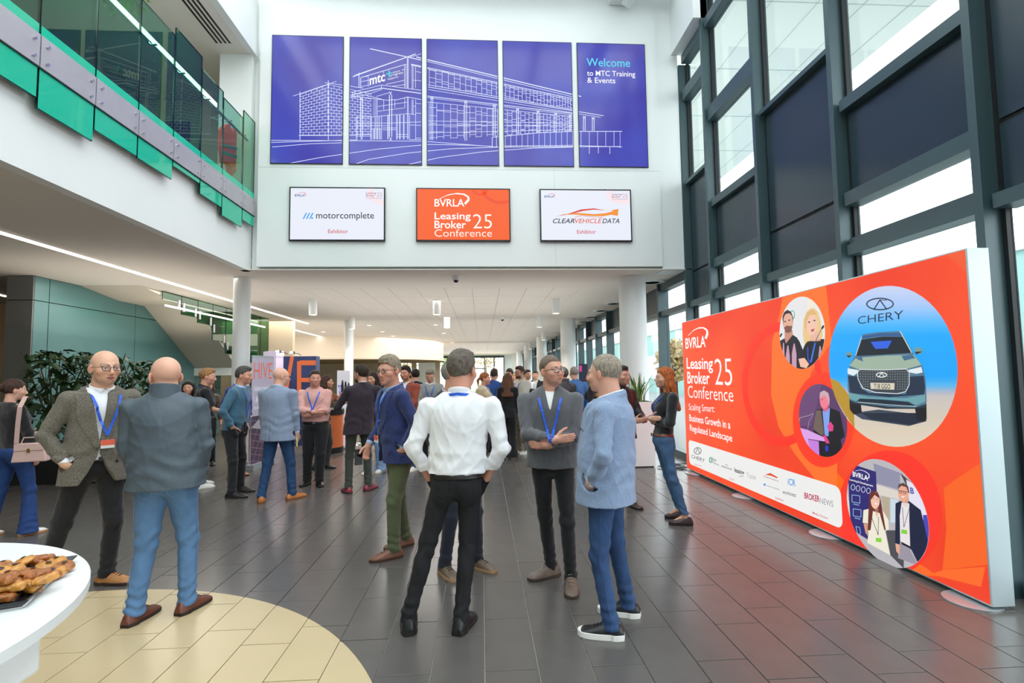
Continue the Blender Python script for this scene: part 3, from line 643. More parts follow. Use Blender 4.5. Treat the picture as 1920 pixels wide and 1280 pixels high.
def suv(a):
    n = 14       # sky to floor gradient in bands
    cols = [('c9d2f0', 60), ('a9c8f6', 190), ('7fc0fa', 260), ('48b4fc', 340), ('16a8fd', 420), ('12a4fb', 700), ('5cb4ec', 780), ('a9b4c8', 820), ('c9c0bc', 860), ('cfc4b8', 960), ('d9ccb8', 1100), ('dfd2bc', 1300)]
    ys_ = [q[1] for q in cols]; cs_ = [[int(q[0][i:i + 2], 16) for i in (0, 2, 4)] for q in cols]
    for y0 in range(20, 1280, 18):
        c = '%02x%02x%02x' % tuple(int(round(np.interp(y0, ys_, [q[i] for q in cs_]) / 3) * 3) for i in range(3)); a.poly(R4((0, y0), (1086, y0), (1086, y0 + 19), (0, y0 + 19)), c, 4)
    a.poly(R4((60, 725), (130, 760), (200, 850), (240, 960), (245, 1100), (180, 1000), (60, 800)), 'b8902e', 5)
    a.ring(*R4((431, 193))[0], 26, 11.8, 2.4, '1c2c40', 6); a.line(R4((385, 235), (430, 163), (478, 230)), 2.2, '1c2c40', 6); a.line(R4((430, 163), (480, 165)), 1.2, '1c2c40', 6)
    a.poly(R4((230, 985), (420, 960), (760, 1000), (770, 1045), (640, 1080), (300, 1030)), '3a4658', 6); a.poly(R4((300, 985), (700, 985), (740, 1040), (660, 1072), (360, 1030)), '1b2638', 7)
    for q in (((208, 880), (290, 900), (300, 985), (240, 996), (212, 960)), ((680, 920), (770, 910), (772, 1030), (745, 1052), (700, 1030))): a.poly(R4(*q), '12161e', 8)
    a.poly(R4((300, 430), (310, 412), (420, 398), (575, 390), (605, 425), (680, 560), (740, 640), (765, 740), (772, 900), (760, 945), (500, 950), (215, 910), (196, 800), (196, 690), (220, 620), (255, 560)), '4f7690', 9)
    a.poly(R4((305, 425), (440, 405), (580, 405), (600, 428), (440, 425), (300, 445)), '2c5a92', 10)
    a.poly(R4((300, 452), (450, 430), (600, 432), (662, 548), (500, 558), (256, 572)), '14202c', 10); a.poly(R4((365, 468), (520, 458), (490, 515), (400, 520)), '2f62e0', 11)
    a.line(R4((300, 430), (256, 570)), 1.4, 'c8d2cc', 11); a.line(R4((578, 388), (665, 548)), 1.8, 'c8d2cc', 11)
    a.poly(R4((255, 585), (470, 568), (680, 562), (735, 635), (640, 662), (460, 668), (270, 665), (210, 640)), '9db2a0', 10); a.poly(R4((255, 585), (300, 575), (310, 610), (280, 600)), '3c6a8c', 11); a.poly(R4((590, 570), (670, 562), (690, 585), (610, 605)), '3c6a8c', 11)
    a.poly(R4((198, 660), (270, 672), (275, 690), (240, 715), (198, 700)), 'dfeaf0', 12); a.poly(R4((640, 672), (735, 650), (745, 690), (700, 700), (650, 690)), 'dfeaf0', 12)
    a.poly(R4((200, 715), (275, 720), (290, 800), (350, 840), (620, 850), (650, 720), (752, 715), (762, 800), (755, 850), (500, 870), (215, 840)), '1d3048', 11)
    a.poly(R4((205, 835), (350, 868), (620, 878), (762, 850), (765, 900), (700, 930), (640, 900), (450, 885), (290, 880), (260, 900), (210, 880)), '6aa0a8', 12)
    a.poly(R4((285, 880), (450, 888), (640, 905), (690, 932), (500, 930), (262, 905)), '18283a', 13); a.line(R4((270, 905), (500, 925), (700, 938)), 1.1, 'b9c6c8', 14); a.poly(R4((212, 890), (260, 910), (500, 940), (690, 945), (768, 920), (765, 945), (690, 955), (480, 955), (215, 915)), '22303c', 12)
    g = R4((285, 668), (450, 672), (628, 665), (648, 690), (648, 780), (622, 830), (560, 845), (400, 835), (310, 805), (275, 740), (272, 690))
    a.poly(g, '39444c', 13); a.line(g + [g[0]], 1.3, 'e4ecee', 15)
    for r in range(8):
        for c in range(20):
            x, y = 292 + c * 18, 685 + r * 18
            if (x < 300 and y > 740) or (360 < x < 548 and 755 < y < 825) or y > 815: continue
            a.ell(*R4((x, y))[0], .9, .8, 'a9b4b8', 14, 5)
    a.ring(*R4((447, 708))[0], 10.5, 5, 1.6, 'f2f6f6', 16); a.line(R4((428, 720), (447, 695), (468, 720)), 1.2, 'f2f6f6', 16)
    a.poly(R4((365, 765), (542, 768), (540, 816), (368, 810)), 'd8d0bc', 16)
    for q in (((188, 548), (205, 540), (230, 545), (232, 580), (205, 584), (188, 570)), ((684, 512), (700, 506), (745, 515), (746, 550), (700, 560), (685, 545))): a.poly(R4(*q), '6f9a9c', 12)
    for q in (((190, 565), (230, 568), (205, 584)), ((686, 540), (745, 538), (700, 560))): a.poly(R4(*q), '1d2c3a', 13)
photo(f2, 'round_photo', suv, 'large round photo of a silver-green car on blue')
def T4(s, bl, br, tl, col, bold=0.0, lay=16): lbx(text(LB, s, 0, 0, 0, 0, col, lb, lay, bold=bold, quad=R4(bl, br, tl), h=.0006))
T4('CHERY', (274, 340), (606, 300), (274, 285), '1c2c40', -.004); T4('T18 GGO', (392, 808), (512, 812), (392, 772), '20242a', .01, 18)
R5 = lambda *p: [zc(k, (1480, 700), 7.114) for k in p]
def speaker(a):
    a.poly(R5((100, 100), (800, 100), (800, 1150), (100, 1150)), '5c3a66', 4); a.poly(R5((100, 100), (450, 100), (300, 700), (100, 700)), '6a4674', 5)
    a.poly(R5((360, 490), (440, 470), (560, 460), (680, 510), (745, 840), (690, 880), (740, 1150), (400, 1150), (400, 870), (330, 780)), '16161e', 6); a.poly(R5((365, 490), (430, 490), (470, 800), (440, 830), (325, 740)), '6e5f58', 7)
    a.poly(R5((450, 500), (550, 460), (530, 840), (480, 820)), '7fa2ea', 8); a.poly(R5((425, 400), (530, 400), (530, 500), (470, 520)), 'd05a78', 8)
    a.ell(*R5((475, 350))[0], 8.4, 17, 'ee7f92', 9); a.poly(R5((410, 330), (420, 250), (470, 225), (530, 260), (548, 340), (540, 450), (520, 340), (480, 290)), 'c9a9b4', 10); a.ell(*R5((450, 345))[0], 1.2, 1, '401c34', 11)
    a.poly(R5((515, 700), (560, 640), (600, 700), (590, 770), (540, 770)), 'e0408a', 10); a.poly(R5((150, 725), (250, 750), (490, 860), (480, 905), (260, 870), (280, 1000), (230, 1000), (150, 800)), 'd9a2e6', 9); a.poly(R5((265, 880), (400, 905), (410, 1100), (280, 1000)), 'c67fdc', 9)
    a.poly(R5((455, 820), (500, 830), (550, 930), (500, 930)), 'e0408a', 11); a.line(R5((140, 640), (150, 590), (270, 560), (330, 530)), .8, 'b8b0c0', 10); a.line(R5((255, 740), (270, 640), (330, 540)), .8, '9a94a8', 10); a.ell(*R5((510, 1000))[0], 3, 6, '2a36c0', 11)
photo(f3, 'round_photo', speaker, 'round photo of a man at a lilac lectern')
R6 = lambda *p: [zc(k, (1570, 850), 5.565) for k in p]
def couple(a):
    a.poly(R6((50, 50), (1050, 50), (1050, 1250), (50, 1250)), 'b9b6bb', 4); a.poly(R6((380, 100), (660, 200), (660, 380), (410, 310)), '8f90a8', 5); a.poly(R6((410, 320), (660, 400), (660, 480), (470, 440), (410, 430)), 'd9d2c8', 5)
    a.poly(R6((470, 440), (550, 460), (550, 700), (490, 660)), 'b5a98e', 6); a.poly(R6((560, 470), (640, 480), (630, 720), (560, 720)), 'c8d8e4', 6); a.poly(R6((510, 800), (700, 800), (700, 1200), (560, 1060)), '4a4a50', 6)
    a.poly(R6((660, 200), (1000, 500), (1000, 900), (860, 600), (760, 400)), '4a3c48', 5); a.poly(R6((725, 270), (1050, 480), (1050, 1200), (900, 1200), (760, 500)), 'e4e0ee', 6); a.poly(R6((900, 640), (1000, 640), (1000, 1150), (930, 1150)), '4a44b4', 7)
    a.poly(R6((90, 330), (140, 560), (140, 700), (90, 640)), 'd8d4d0', 5)
    a.poly(R6((120, 260), (210, 125), (410, 190), (420, 470), (350, 470), (330, 900), (150, 790), (130, 500)), '2b2470', 7)
    for x in (170, 223, 278, 332): a.ring(*R6((x, 352 + (x - 170) * .22))[0], 4, 5.6, .8, 'e8ecff', 8, 20)
    for x, y in ((200, 480), (212, 625)):
        p = R6((x - 40, y - 50), (x + 42, y - 38), (x + 42, y + 38), (x - 40, y + 24)); a.line(p + [p[0]], 1, '9cc8e8', 8); a.line(R6((x - 25, y + 45), (x + 35, y + 60)), 1.2, '9cc8e8', 8)
    p = R6((200, 760), (240, 770), (250, 830), (220, 850)); a.line(p + [p[0]], 1, '9cc8e8', 8)
    a.poly(R6((280, 590), (340, 575), (480, 590), (540, 690), (545, 790), (505, 810), (560, 1060), (320, 930), (330, 850), (325, 730), (272, 720)), 'ece6d4', 9); a.poly(R6((280, 725), (325, 735), (325, 860), (300, 820)), 'cf9a7e', 9)
    a.poly(R6((345, 430), (370, 385), (430, 400), (460, 480), (480, 600), (515, 800), (500, 800), (450, 620), (380, 600), (355, 800), (325, 800), (335, 560)), '6a2c24', 10)
    a.ell(*R6((405, 490))[0], 8.4, 15.5, 'eec0aa', 11); a.poly(R6((390, 560), (440, 570), (425, 680)), 'e6b49c', 10); a.line(R6((362, 650), (437, 850), (440, 660)), 1, '2a2c48', 12); a.poly(R6((412, 878), (470, 882), (470, 926), (412, 918)), '7fd03c', 12)
    a.poly(R6((395, 515), (435, 520), (415, 535)), 'f4f0f0', 12); a.poly(R6((350, 440), (385, 395), (440, 420), (450, 470), (400, 430), (362, 480)), '6a2c24', 12)
    for x, y in ((388, 470), (425, 478)): a.ell(*R6((x, y))[0], 1.1, .8, '3a2420', 12)
    a.poly(R6((615, 520), (680, 490), (765, 500), (880, 590), (910, 720), (950, 900), (940, 1120), (920, 1190), (860, 1160), (780, 1000), (660, 950), (612, 940)), '131c3c', 9)
    a.poly(R6((680, 510), (760, 520), (760, 700), (770, 980), (665, 915), (660, 650)), 'e6e0e0', 10); a.poly(R6((665, 915), (770, 975), (770, 1010), (860, 1170), (640, 1090)), '9a93a0', 10); a.poly(R6((680, 920), (772, 968), (770, 990), (680, 945)), '1c1418', 11)
    a.poly(R6((690, 470), (750, 470), (740, 560), (690, 540)), 'd89a84', 10); a.ell(*R6((700, 410))[0], 10, 17, 'e8a890', 11); a.poly(R6((640, 370), (650, 320), (700, 305), (750, 340), (765, 420), (750, 400), (730, 350), (680, 335)), '5a4038', 12)
    a.line(R6((642, 382), (760, 405)), 1, '3a2a2c', 13); a.ell(*R6((668, 400))[0], 3, 3, '3a2a2c', 12, 12); a.ell(*R6((712, 408))[0], 3, 3, '3a2a2c', 12, 12); a.ell(*R6((668, 400))[0], 2.2, 2.2, 'd89a88', 13, 12); a.ell(*R6((712, 408))[0], 2.2, 2.2, 'd89a88', 13, 12)
    a.poly(R6((675, 445), (720, 445), (695, 462)), 'f8f0f0', 13); a.line(R6((690, 560), (705, 770), (765, 560)), 1, '2a3c78', 12); a.poly(R6((678, 790), (740, 800), (738, 842), (678, 832)), '7fd03c', 12); a.poly(R6((615, 935), (662, 950), (660, 1060), (625, 1020)), 'e0a890', 11); a.poly(R6((862, 1125), (918, 1160), (905, 1185), (860, 1160)), 'e0a890', 11)
photo(f4, 'round_photo', couple, 'round photo of a woman in cream beside a man in a navy blazer')
def T6(s, bl, br, tl, col='ffffff', bold=0.0): lbx(text(LB, s, 0, 0, 0, 0, col, lb, 15, bold=bold, quad=R6(bl, br, tl), h=.0006))
T6('BVRLA', (172, 238), (330, 285), (172, 185), bold=.014); T6('Learning & Development', (140, 285), (385, 355), (138, 258), bold=.01); T6('B', (775, 415), (815, 425), (770, 350), '4a50a8', .03)
a = Art(LB, disc_uv(f4), glow=GL); a.h = .0006; swoosh(a, R6((200, 180), (250, 170), (300, 185), (340, 215), (345, 245), (325, 262)), .6, 1.8, 'ffffff', 15); lbx(a.build('swoosh', lb))
R1 = lambda *p: [zc(k, (1260, 590), 4.129) for k in p]
def T1(s, bl, br, tl, bold=0.0, col='ffffff'): lbx(text(LB, s, 0, 0, 0, 0, col, lb, 4, bold=bold, quad=R1(bl, br, tl), h=.0006))
T1('BVRLA', (107, 264), (262, 250), (105, 182), .014); T1('Leasing', (117, 445), (320, 453), (114, 333), .013); T1('Broker', (122, 532), (295, 540), (119, 440), .013); T1('25', (337, 540), (470, 550), (330, 340), -.01)
T1('Conference', (127, 640), (478, 674), (123, 548), -.005); T1('Scaling Smart:', (133, 752), (332, 772), (131, 686), -.004); T1('Business Growth in a', (137, 822), (455, 884), (134, 768), .009); T1('Regulated Landscape', (142, 912), (470, 1002), (139, 848), .009)
a = Art(LB, FULL, glow=GL); a.h = .0006; swoosh(a, R1((128, 160), (165, 122), (205, 102), (245, 100), (272, 118), (276, 145), (262, 185)), .8, 5, 'ffffff', 4); lbx(a.build('swoosh', lb))
# sponsor panel
u0, u1, v0, v1, rr = 8.45 - 8.33, 8.45 - 4.74, .125, .52, .08
rp = []
for cx_, cy_, a0 in ((u1 - rr, v1 - rr, 0), (u0 + rr, v1 - rr, 90), (u0 + rr, v0 + rr, 180), (u1 - rr, v0 + rr, 270)):
    for k in range(7): t_ = math.radians(a0 + 15 * k); rp.append((cx_ + rr * math.cos(t_), cy_ + rr * math.sin(t_)))
a = Art(LB, None, px=False, glow=.92); a.h = .0006; a.poly(rp, 'f4f4f2', 4); lbx(a.build('sponsor_panel', lb))
R2 = lambda *p: [zc(k, (1280, 810), 6) for k in p]
def T2(s, bl, br, tl, col='22262c', bold=0.0): lbx(text(LB, s, 0, 0, 0, 0, col, lb, 6, bold=bold, quad=R2(bl, br, tl), h=.0006))
T2('CHERY', (102, 288), (252, 340), (102, 250)); T2('Fleet', (338, 322), (382, 332), (338, 285)); T2('Procure', (338, 350), (412, 378), (338, 325)); T2('MCC', (485, 375), (515, 385), (485, 355), '55585c'); T2('GRENADIER', (438, 388), (562, 430), (438, 370), '44484c', .01)
T2('leasing', (588, 462), (697, 500), (586, 395), '22262c', .02); T2('.com', (635, 498), (682, 510), (635, 482), '66686c'); T2('Tracker', (728, 510), (832, 538), (726, 452), '8a8c90', -.01); T2('CLEARVEHICLEDATA', (912, 500), (1085, 560), (912, 485), '9a4a40', .01)
T2('motorcomplete', (945, 610), (1093, 658), (945, 588), '50607a'); T2('iCR', (1188, 590), (1275, 612), (1186, 515), '2f8fe0', .01); T2('worknest', (1130, 690), (1282, 732), (1128, 645), '22262c'); T2('BROKER', (1375, 745), (1548, 790), (1372, 675), 'b81e50', .025); T2('NEWS', (1552, 800), (1700, 842), (1550, 735), '8a8c92')
T2('Headline Partner', (135, 368), (218, 390), (135, 350), 'd05a50'); T2('Partners', (530, 528), (588, 545), (530, 508), 'd05a50'); T2('Exhibitors', (1048, 752), (1142, 782), (1048, 722), 'c8404e'); T2('Media Partner', (1468, 918), (1642, 982), (1466, 890), 'c8404e', .005)
for fn in (lambda a: (a.ring(*R2((172, 210))[0], 7.2, 6.8, 1.1, '1c2226', 6, 32), a.line(R2((152, 232), (172, 178), (196, 240)), 1, '1c2226', 6)), lambda a: a.ring(*R2((319, 312))[0], 3, 5.6, 1.8, '2aa878', 6, 24),
           lambda a: a.poly(R2((930, 478), (990, 458), (1080, 510), (1060, 516), (1000, 490)), 'e0562a', 6), lambda a: a.poly(R2((915, 575), (938, 580), (935, 605), (915, 598)), '5a8ae8', 6)):
    a = Art(LB, None, glow=.95); a.h = .0006; fn(a); lbx(a.build('sponsor_mark', lb))
for k, (x, y, s_) in enumerate(((1280, 888, .17), (1388, 931, .17), (1530, 1003, .17), (1795, 1128, .17))):
    p = at_z(x, y)
    MB().lathe([(.17, 0), (.17, .008), (.165, .01)], (0, 0, 0), 28).build('foot_plate', M_alum, lb, loc=(3.44 - XF, p[1] - 5.8, 0.001), smooth=True)

# ------------------------------------------------------------------ balcony balustrade
rail = empty('glass_balustrade', (-4.0, 6, 4.2), label='green glass balustrade with bolted steel strip along the white balcony edge', cat='balustrade')
def bal_loc(o): o.location = (4.0, -6, -4.2); return o
jY = [.7, 1.35, 2.0, 2.67, 3.33, 3.99, 4.655, 5.32, 5.98, 6.65, 7.29, 7.9, 8.56, 9.0]
bz = [4.2, 4.1, 4.22, 4.2, 4.35, 4.18, 4.18, 4.09, 4.22, 4.21, 4.40, 4.26, 4.145, 4.28]
tz = [6.2, 6.1, 6.25, 6.15, 6.2, 6.1, 6.22, 6.1, 6.25, 6.15, 6.27, 6.10, 6.02, 6.17]
M_greenl = glass('pale_green_glass', 'c6e6d8', 0.06, .7)
M_litgreen = mat('lit_green_strip', '1fb592', .06, spec=.6)  # opaque strip added for the bright look of glass over white fascia
def glass_leaf(x, y0, y1, z0, z1, parent, t=.02, gm=None):
    n0 = (x, x + t); v = [(a, b, c) for c in (z0, z1) for b in (y0, y1) for a in n0]
    f = [(0, 2, 3, 1), (4, 5, 7, 6), (0, 1, 5, 4), (2, 6, 7, 3), (0, 4, 6, 2), (1, 3, 7, 5)]
    me = bpy.data.meshes.new('glass_pane'); me.from_pydata(v, [], f); o = link('glass_pane', me, parent, [gm or M_green, M_gedge]); me.polygons.foreach_set('material_index', [1, 1, 1, 1, 0, 0]); return o
for k in range(len(jY)):
    y0 = jY[k - 1] if k else .05; y1 = jY[k]
    if y1 < 2: continue
    bal_loc(glass_leaf(-4.0, y0 + .008, y1 - .008, bz[k], tz[k], rail, gm=M_greenl if k > 10 else None))
    bal_loc(MB().box(-3.9785, -3.976, y0 + .012, y1 - .012, bz[k] + .006, 4.87).build('lit_glass_band', M_litgreen, rail))
    bal_loc(MB().box(-3.974, -3.966, y0 + .006, y1 - .006, 4.475, 4.775).build('steel_strip', M_steel, rail))
    bal_loc(MB().box(-3.976, -3.962, y0, y1, 4.462, 4.475).build('strip_gasket', M_gasket, rail))
    for yy in (y0 + .07, y1 - .07):
        for zz in (4.54, 4.70):
            bal_loc(MB().tube([(-4.06, yy, zz), (-3.945, yy, zz)], .013, 10).build('bolt', M_chrome, rail, smooth=True))
hr = empty('handrail', (-4.12, 6, 5.85), label='steel handrail with a glowing light strip behind the balcony glass', cat='handrail')
MB().tube([(0, -5.5, 0), (0, 3.0, 0)], .022, 10).build('rail', M_steel, hr, smooth=True)
MB().box(-.02, .02, -3.0, 1.93, .022, .085).build('light_strip', emat('rail_led', 'fbffee', 9), hr)
for y in (-2, -.9, .3, .9, 1.55, 2.2, 2.7): MB().tube([(0, y, -.01), (.05, y, -.06), (.12, y, -.06)], .012, 8).build('bracket', M_chrome, hr, smooth=True)
# office furniture and vest glimpsed through the glass
vest = empty('safety_vest', (0, 0, 0), label='orange high-visibility vest with green bands hanging behind balcony glass', cat='vest')
vp = [at_x(x, y, -4.3) for x, y in ((418, 243), (425, 234), (431, 232), (436, 248), (441, 240), (447, 262), (450, 300), (447, 325), (440, 318), (436, 330), (430, 306), (421, 304), (418, 275))]
M_hv = mat('hi_vis_orange', 'f4602a', .7, emit=.15, bump=.4, bscale=9)  # faint glow added so the vest shows in the dim storey
MB().prism([tuple(p) for p in vp], (-.09, 0.02, 0)).build('garment', M_hv, vest)
for ya, yb in ((268, 273), (283, 288)):
    MB().prism([tuple(at_x(x, y, -4.29)) for x, y in ((418, ya), (449, ya + 10), (449, yb + 10), (418, yb))], (-.02, 0, 0)).build('band', mat('hi_vis_green', '3c8a70', .4), vest)
MB().tube([tuple(at_x(431, 232, -4.34)), (-4.34, 8.2, 5.85), (-4.12, 8.2, 5.87)], .006, 6).build('hook', M_chrome, vest)
ds = empty('desk', (-5.4, 7.0, 4.55), label='pale office desk behind the balcony glass', cat='desk')
MB().box(-.5, .5, -1.2, 1.1, .70, .74).build('desk_top', mat('desk_white', 'dfe6e2', .4), ds)
MB().box(-.02, .02, -1.1, 1.0, .74, 1.15).build('screen_divider', mat('divider_mint', '9fc8b8', .6), ds)
for sx in (-.42, .42):
    for sy in (-1.1, 1.0): MB().box(sx - .025, sx + .025, sy - .025, sy + .025, 0, .7).build('leg', M_steel, ds)
ch = empty('office_chair', (-4.75, 7.75, 4.55), label='dark office chair beside the desk behind balcony glass', cat='chair')
MB().box(-.24, .24, -.24, .24, .44, .52).build('seat', M_black, ch, bevel=.03); MB().box(-.22, .22, .2, .27, .6, 1.12).build('backrest', M_black, ch, bevel=.03)
MB().tube([(0, 0, .08), (0, 0, .44)], .03, 8).build('post', M_chrome, ch)
for k in range(5):
    a_ = k * 2 * math.pi / 5; MB().tube([(0, 0, .1), (.28 * math.cos(a_), .28 * math.sin(a_), .05)], .02, 6).build('leg', M_black, ch)

# ------------------------------------------------------------------ plants
M_leaf = mat('leaf_green', '2a4a24', .4, var=.25, vscale=6); M_leaf2 = mat('leaf_bright', '5f8f2c', .4, var=.2, vscale=6); M_bark = mat('stem_brown', '4a3a28', .8)
def leaf_mesh(name, L, Wd, m, lobes=0):
    mb = MB(); n = 5; top = []
    for k in range(n + 1):
        t = k / n; w_ = Wd * math.sin(math.pi * min(t * .92 + .06, 1)) ** .8 * (1 if not lobes or k % 2 == 0 else .62)
        z = -.35 * L * t * t
        top.append(((-w_, L * t, z), (0, L * t, z + .12 * Wd), (w_, L * t, z)))
    for k in range(n):
        a, b = top[k], top[k + 1]
        mb.poly([a[0], a[1], b[1], b[0]]); mb.poly([a[1], a[2], b[2], b[1]])
    me = bpy.data.meshes.new(name); me.from_pydata(mb.v, [], mb.f); me.materials.append(m); me.polygons.foreach_set('use_smooth', [True] * len(me.polygons)); return me
LF = leaf_mesh('leaf', .2, .05, M_leaf, 1); LF2 = leaf_mesh('leaf', .16, .035, M_leaf2)
def shrub(name, loc, rad, zlo, zhi, nleaf, nstuff, label, seed, leafm=LF, sc=1.0, planter=None):
    rnd = random.Random(seed); t = empty(name, loc, label=label, cat='plant', group='leafy shrubs by the teal wall')
    st = MB()
    for k in range(7):
        a_ = rnd.uniform(0, 6.3); r_ = rad * rnd.uniform(.3, .9); st.tube([(.05 * math.cos(a_), .05 * math.sin(a_), .3), (r_ * .5 * math.cos(a_), r_ * .5 * math.sin(a_), (zlo + zhi) / 2), (r_ * math.cos(a_), r_ * math.sin(a_), zhi - rnd.uniform(0, .3))], [.018, .012, .006], 6)
    st.build('stems', M_bark, t)
    def place():
        a_ = rnd.uniform(0, 6.3); h = rnd.random(); r_ = rad * math.sqrt(rnd.random()) * (1 - .35 * abs(2 * h - 1)); z = zlo + (zhi - zlo) * h
        return (r_ * math.cos(a_), r_ * math.sin(a_), z), (rnd.uniform(-.9, .5), rnd.uniform(-.5, .5), rnd.uniform(0, 6.3)), rnd.uniform(.6, 1.25) * sc
    for k in range(nleaf):
        p, r, s = place(); o = bpy.data.objects.new('leaf', leafm); COL.objects.link(o); o.parent = t; o.location = p; o.rotation_euler = r; o.scale = (s, s, s)
    if nstuff:
        nv = len(leafm.vertices); co = np.empty(nv * 3); leafm.vertices.foreach_get('co', co); co = co.reshape(-1, 3); fs = [tuple(p.vertices) for p in leafm.polygons]
        V, Fc = [], []
        for k in range(nstuff):
            p, r, s = place(); M = np.array(Euler(r).to_matrix()); V.append(co @ M.T * s + np.array(p)); Fc += [tuple(i + k * nv for i in f) for f in fs]
        me = bpy.data.meshes.new('foliage'); me.from_pydata(np.concatenate(V).tolist(), [], Fc); o = link('foliage', me, t, [leafm.materials[0]], smooth=True); o['kind'] = 'stuff'
    return t
tr = empty('planter_trough', (0, 0, 0), label='long black trough planter holding the shrubs by the teal wall', cat='planter')
MB().box(-7.6, -5.15, 8.55, 9.2, 0, .62).build('trough', M_black, tr, bevel=.01); MB().box(-7.56, -5.19, 8.59, 9.16, .6, .63).build('soil', mat('soil', '2c2018', .9, bump=.5, bscale=30), tr)
shrub('leafy_shrub', (-7.1, 8.9, .64), .56, .12, 1.5, 70, 330, 'dark green shrub with split leaves at the left end of the trough', 1)
shrub('leafy_shrub', (-6.35, 8.9, .64), .52, .12, 1.45, 60, 380, 'dark green shrub between the tweed jacket man and bald man', 2, sc=.8)
shrub('leafy_shrub', (-5.6, 8.9, .64), .52, .1, 1.3, 60, 380, 'dark green shrub behind the bald man in the grey jacket', 3, sc=.75)
hang = shrub('hanging_plant', (-4.5, 6.35, 7.35), .32, -1.05, -.05, 60, 160, 'trailing green plant hanging above the balcony glass', 5, LF2, .8); hang['group'] = 'balcony plants'; hang.children[0].hide_render = False
sb = shrub('leafy_shrub', (-6.6, 6.0, 5.3), 1.0, .1, 1.7, 60, 300, 'dark shrub growing indoors behind the balcony glass', 6, LF, 1.0); sb['group'] = 'balcony plants'
MB().box(-7.3, -5.9, 5.5, 6.5, 4.55, 5.3).build('tub', M_black, sb, loc=(6.6, -6.0, -5.3))

# ------------------------------------------------------------------ teal wall, stair and its glass
tw = empty('wall_teal', kind='structure')
XT = -7.96
box('core', M_gasket, -8.4, XT - .02, 9.46, 16, 0, ZS, tw)
for (a, b) in ((9.46, 9.76), (9.775, 12.1), (12.115, 14.6), (14.615, 16)):
    for (c, d) in ((0, 1.35), (1.365, 3.07), (3.085, ZS - .01)): box('panel', M_teal, XT - .02, XT, a, b, c, d, tw)
for (c, d) in ((0, 1.35), (1.365, 3.07), (3.085, ZS - .01)): box('panel', mat('grey_cladding', '787a78', .35, metal=.2), -8.41, XT - .005, 9.43, 9.46, c, d, tw)
stair = empty('wall_stair', kind='structure')
M_su = mat('stair_soffit', 'c6beae', .7)
prof = [(10.3, ZS + .02), (11.55, 3.37), (12.4, 3.37), (14.6, 1.93), (14.6, 1.78), (16.0, 1.78), (16.0, 2.05), (14.75, 2.05), (12.5, 3.52)]
MB().prism([(XT, y, z) for y, z in prof], (1.14, 0, 0)).build('flight', M_su, stair)
stf = MB()
for k in range(9): stf.box(XT, -6.82, 12.6 + k * .24, 12.84 + k * .24, 3.45 - k * .16 - .1, 3.45 - k * .16)
stf.build('steps', M_su, stair)
box('landing_edge', M_white, XT, -6.8, 14.55, 16.2, 1.72, 1.93, stair)
sg = empty('stair_glass', (-6.8, 12, 2), label='dark green glass panels with steel clamps beside the descending stair', cat='balustrade')
jy = [11.1, 11.79, 12.45, 13.13, 13.8, 14.5, 15.2, 15.9, 16.5]; jb = [3.33, 3.09, 2.97, 2.61, 2.29, 2.15, 2.1, 2.1]
M_green2 = glass('stair_green_glass', '58b086', 0.08, .7)
for k in range(8):
    o = glass_leaf(-6.78, jy[k] + .01, jy[k + 1] - .01, jb[k], ZS - .01, sg, gm=M_green2); o.location = (6.8, -12, -2)
for (y, z) in ((11.7, 3.3), (11.88, 3.26), (12.36, 3.2), (12.54, 3.16), (13.04, 3.06), (13.2, 2.9), (13.72, 2.66), (13.9, 2.5), (16.2, 1.95), (16.35, 1.9)):
    MB().box(-.0, .03, y - 12 - .035, y - 12 + .035, z - 2 - .1, z - 2 + .1).build('clamp', M_steel, sg, loc=(.02, 0, 0), bevel=.004)
MB().box(.03, .05, -.8, 4.2, 1.2, 1.235).build('light_strip', M_led, sg)
# wall pieces under / beyond the stair
box('passage_wall', M_cream, -9.5, -6.2, 17.0, 17.2, 0, ZS, stair)
box('wall_art', mat('green_art', '5a7a2a', .6, var=.3, vscale=2), -8.1, -7.4, 16.95, 17.0, 1.3, 1.85, stair)
box('wall_art', mat('gold_art', 'c8923a', .6, var=.3, vscale=2), -8.1, -7.4, 16.95, 17.0, .9, 1.3, stair)
box('left_wall', mat('peach_wall', 'd8b58c', .7), -16, -8.4, 13.0, 13.2, 0, ZS, stair)
box('left_panel', mat('lime_panel', '9ac06a', .6), -11.5, -9.5, 12.95, 13.0, 0, 1.6, stair)

# ------------------------------------------------------------------ columns
M_col = mat('column_white', 'e4e8e6', .45)
def column(x, y, r, label, grp):
    t = empty('round_column', (x, y, 0), label=label, cat='column', group=grp)
    MB().lathe([(r, .1), (r, ZS - .001)], (0, 0, 0), 40).build('shaft', M_col, t, smooth=True); MB().lathe([(r + .008, 0), (r + .008, .1)], (0, 0, 0), 40).build('base_ring', M_alum, t, smooth=True)
column(-4.48, 9.72, .15, 'slim white column behind the teal-jumper man, nearest on that side', 'slim white columns')
column(-4.46, 17.3, .15, 'slim white column right of the orange lettered stand', 'slim white columns')
column(-4.55, 25.7, .17, 'slim white column against the curved bulkhead', 'slim white columns')
lab = ['thick white column behind the tall planter, widest in view', 'thick white column second along the window side', 'thick white column third along the window side', 'thick white column fourth along the window side', 'fifth thick white column along the window side', 'farthest thick white column along the window side']
for k, y in enumerate((9.75, 17.4, 25.4, 33.3, 41, 47)): column(2.97 + .02 * k, y, .26, lab[k], 'thick white columns by the windows')

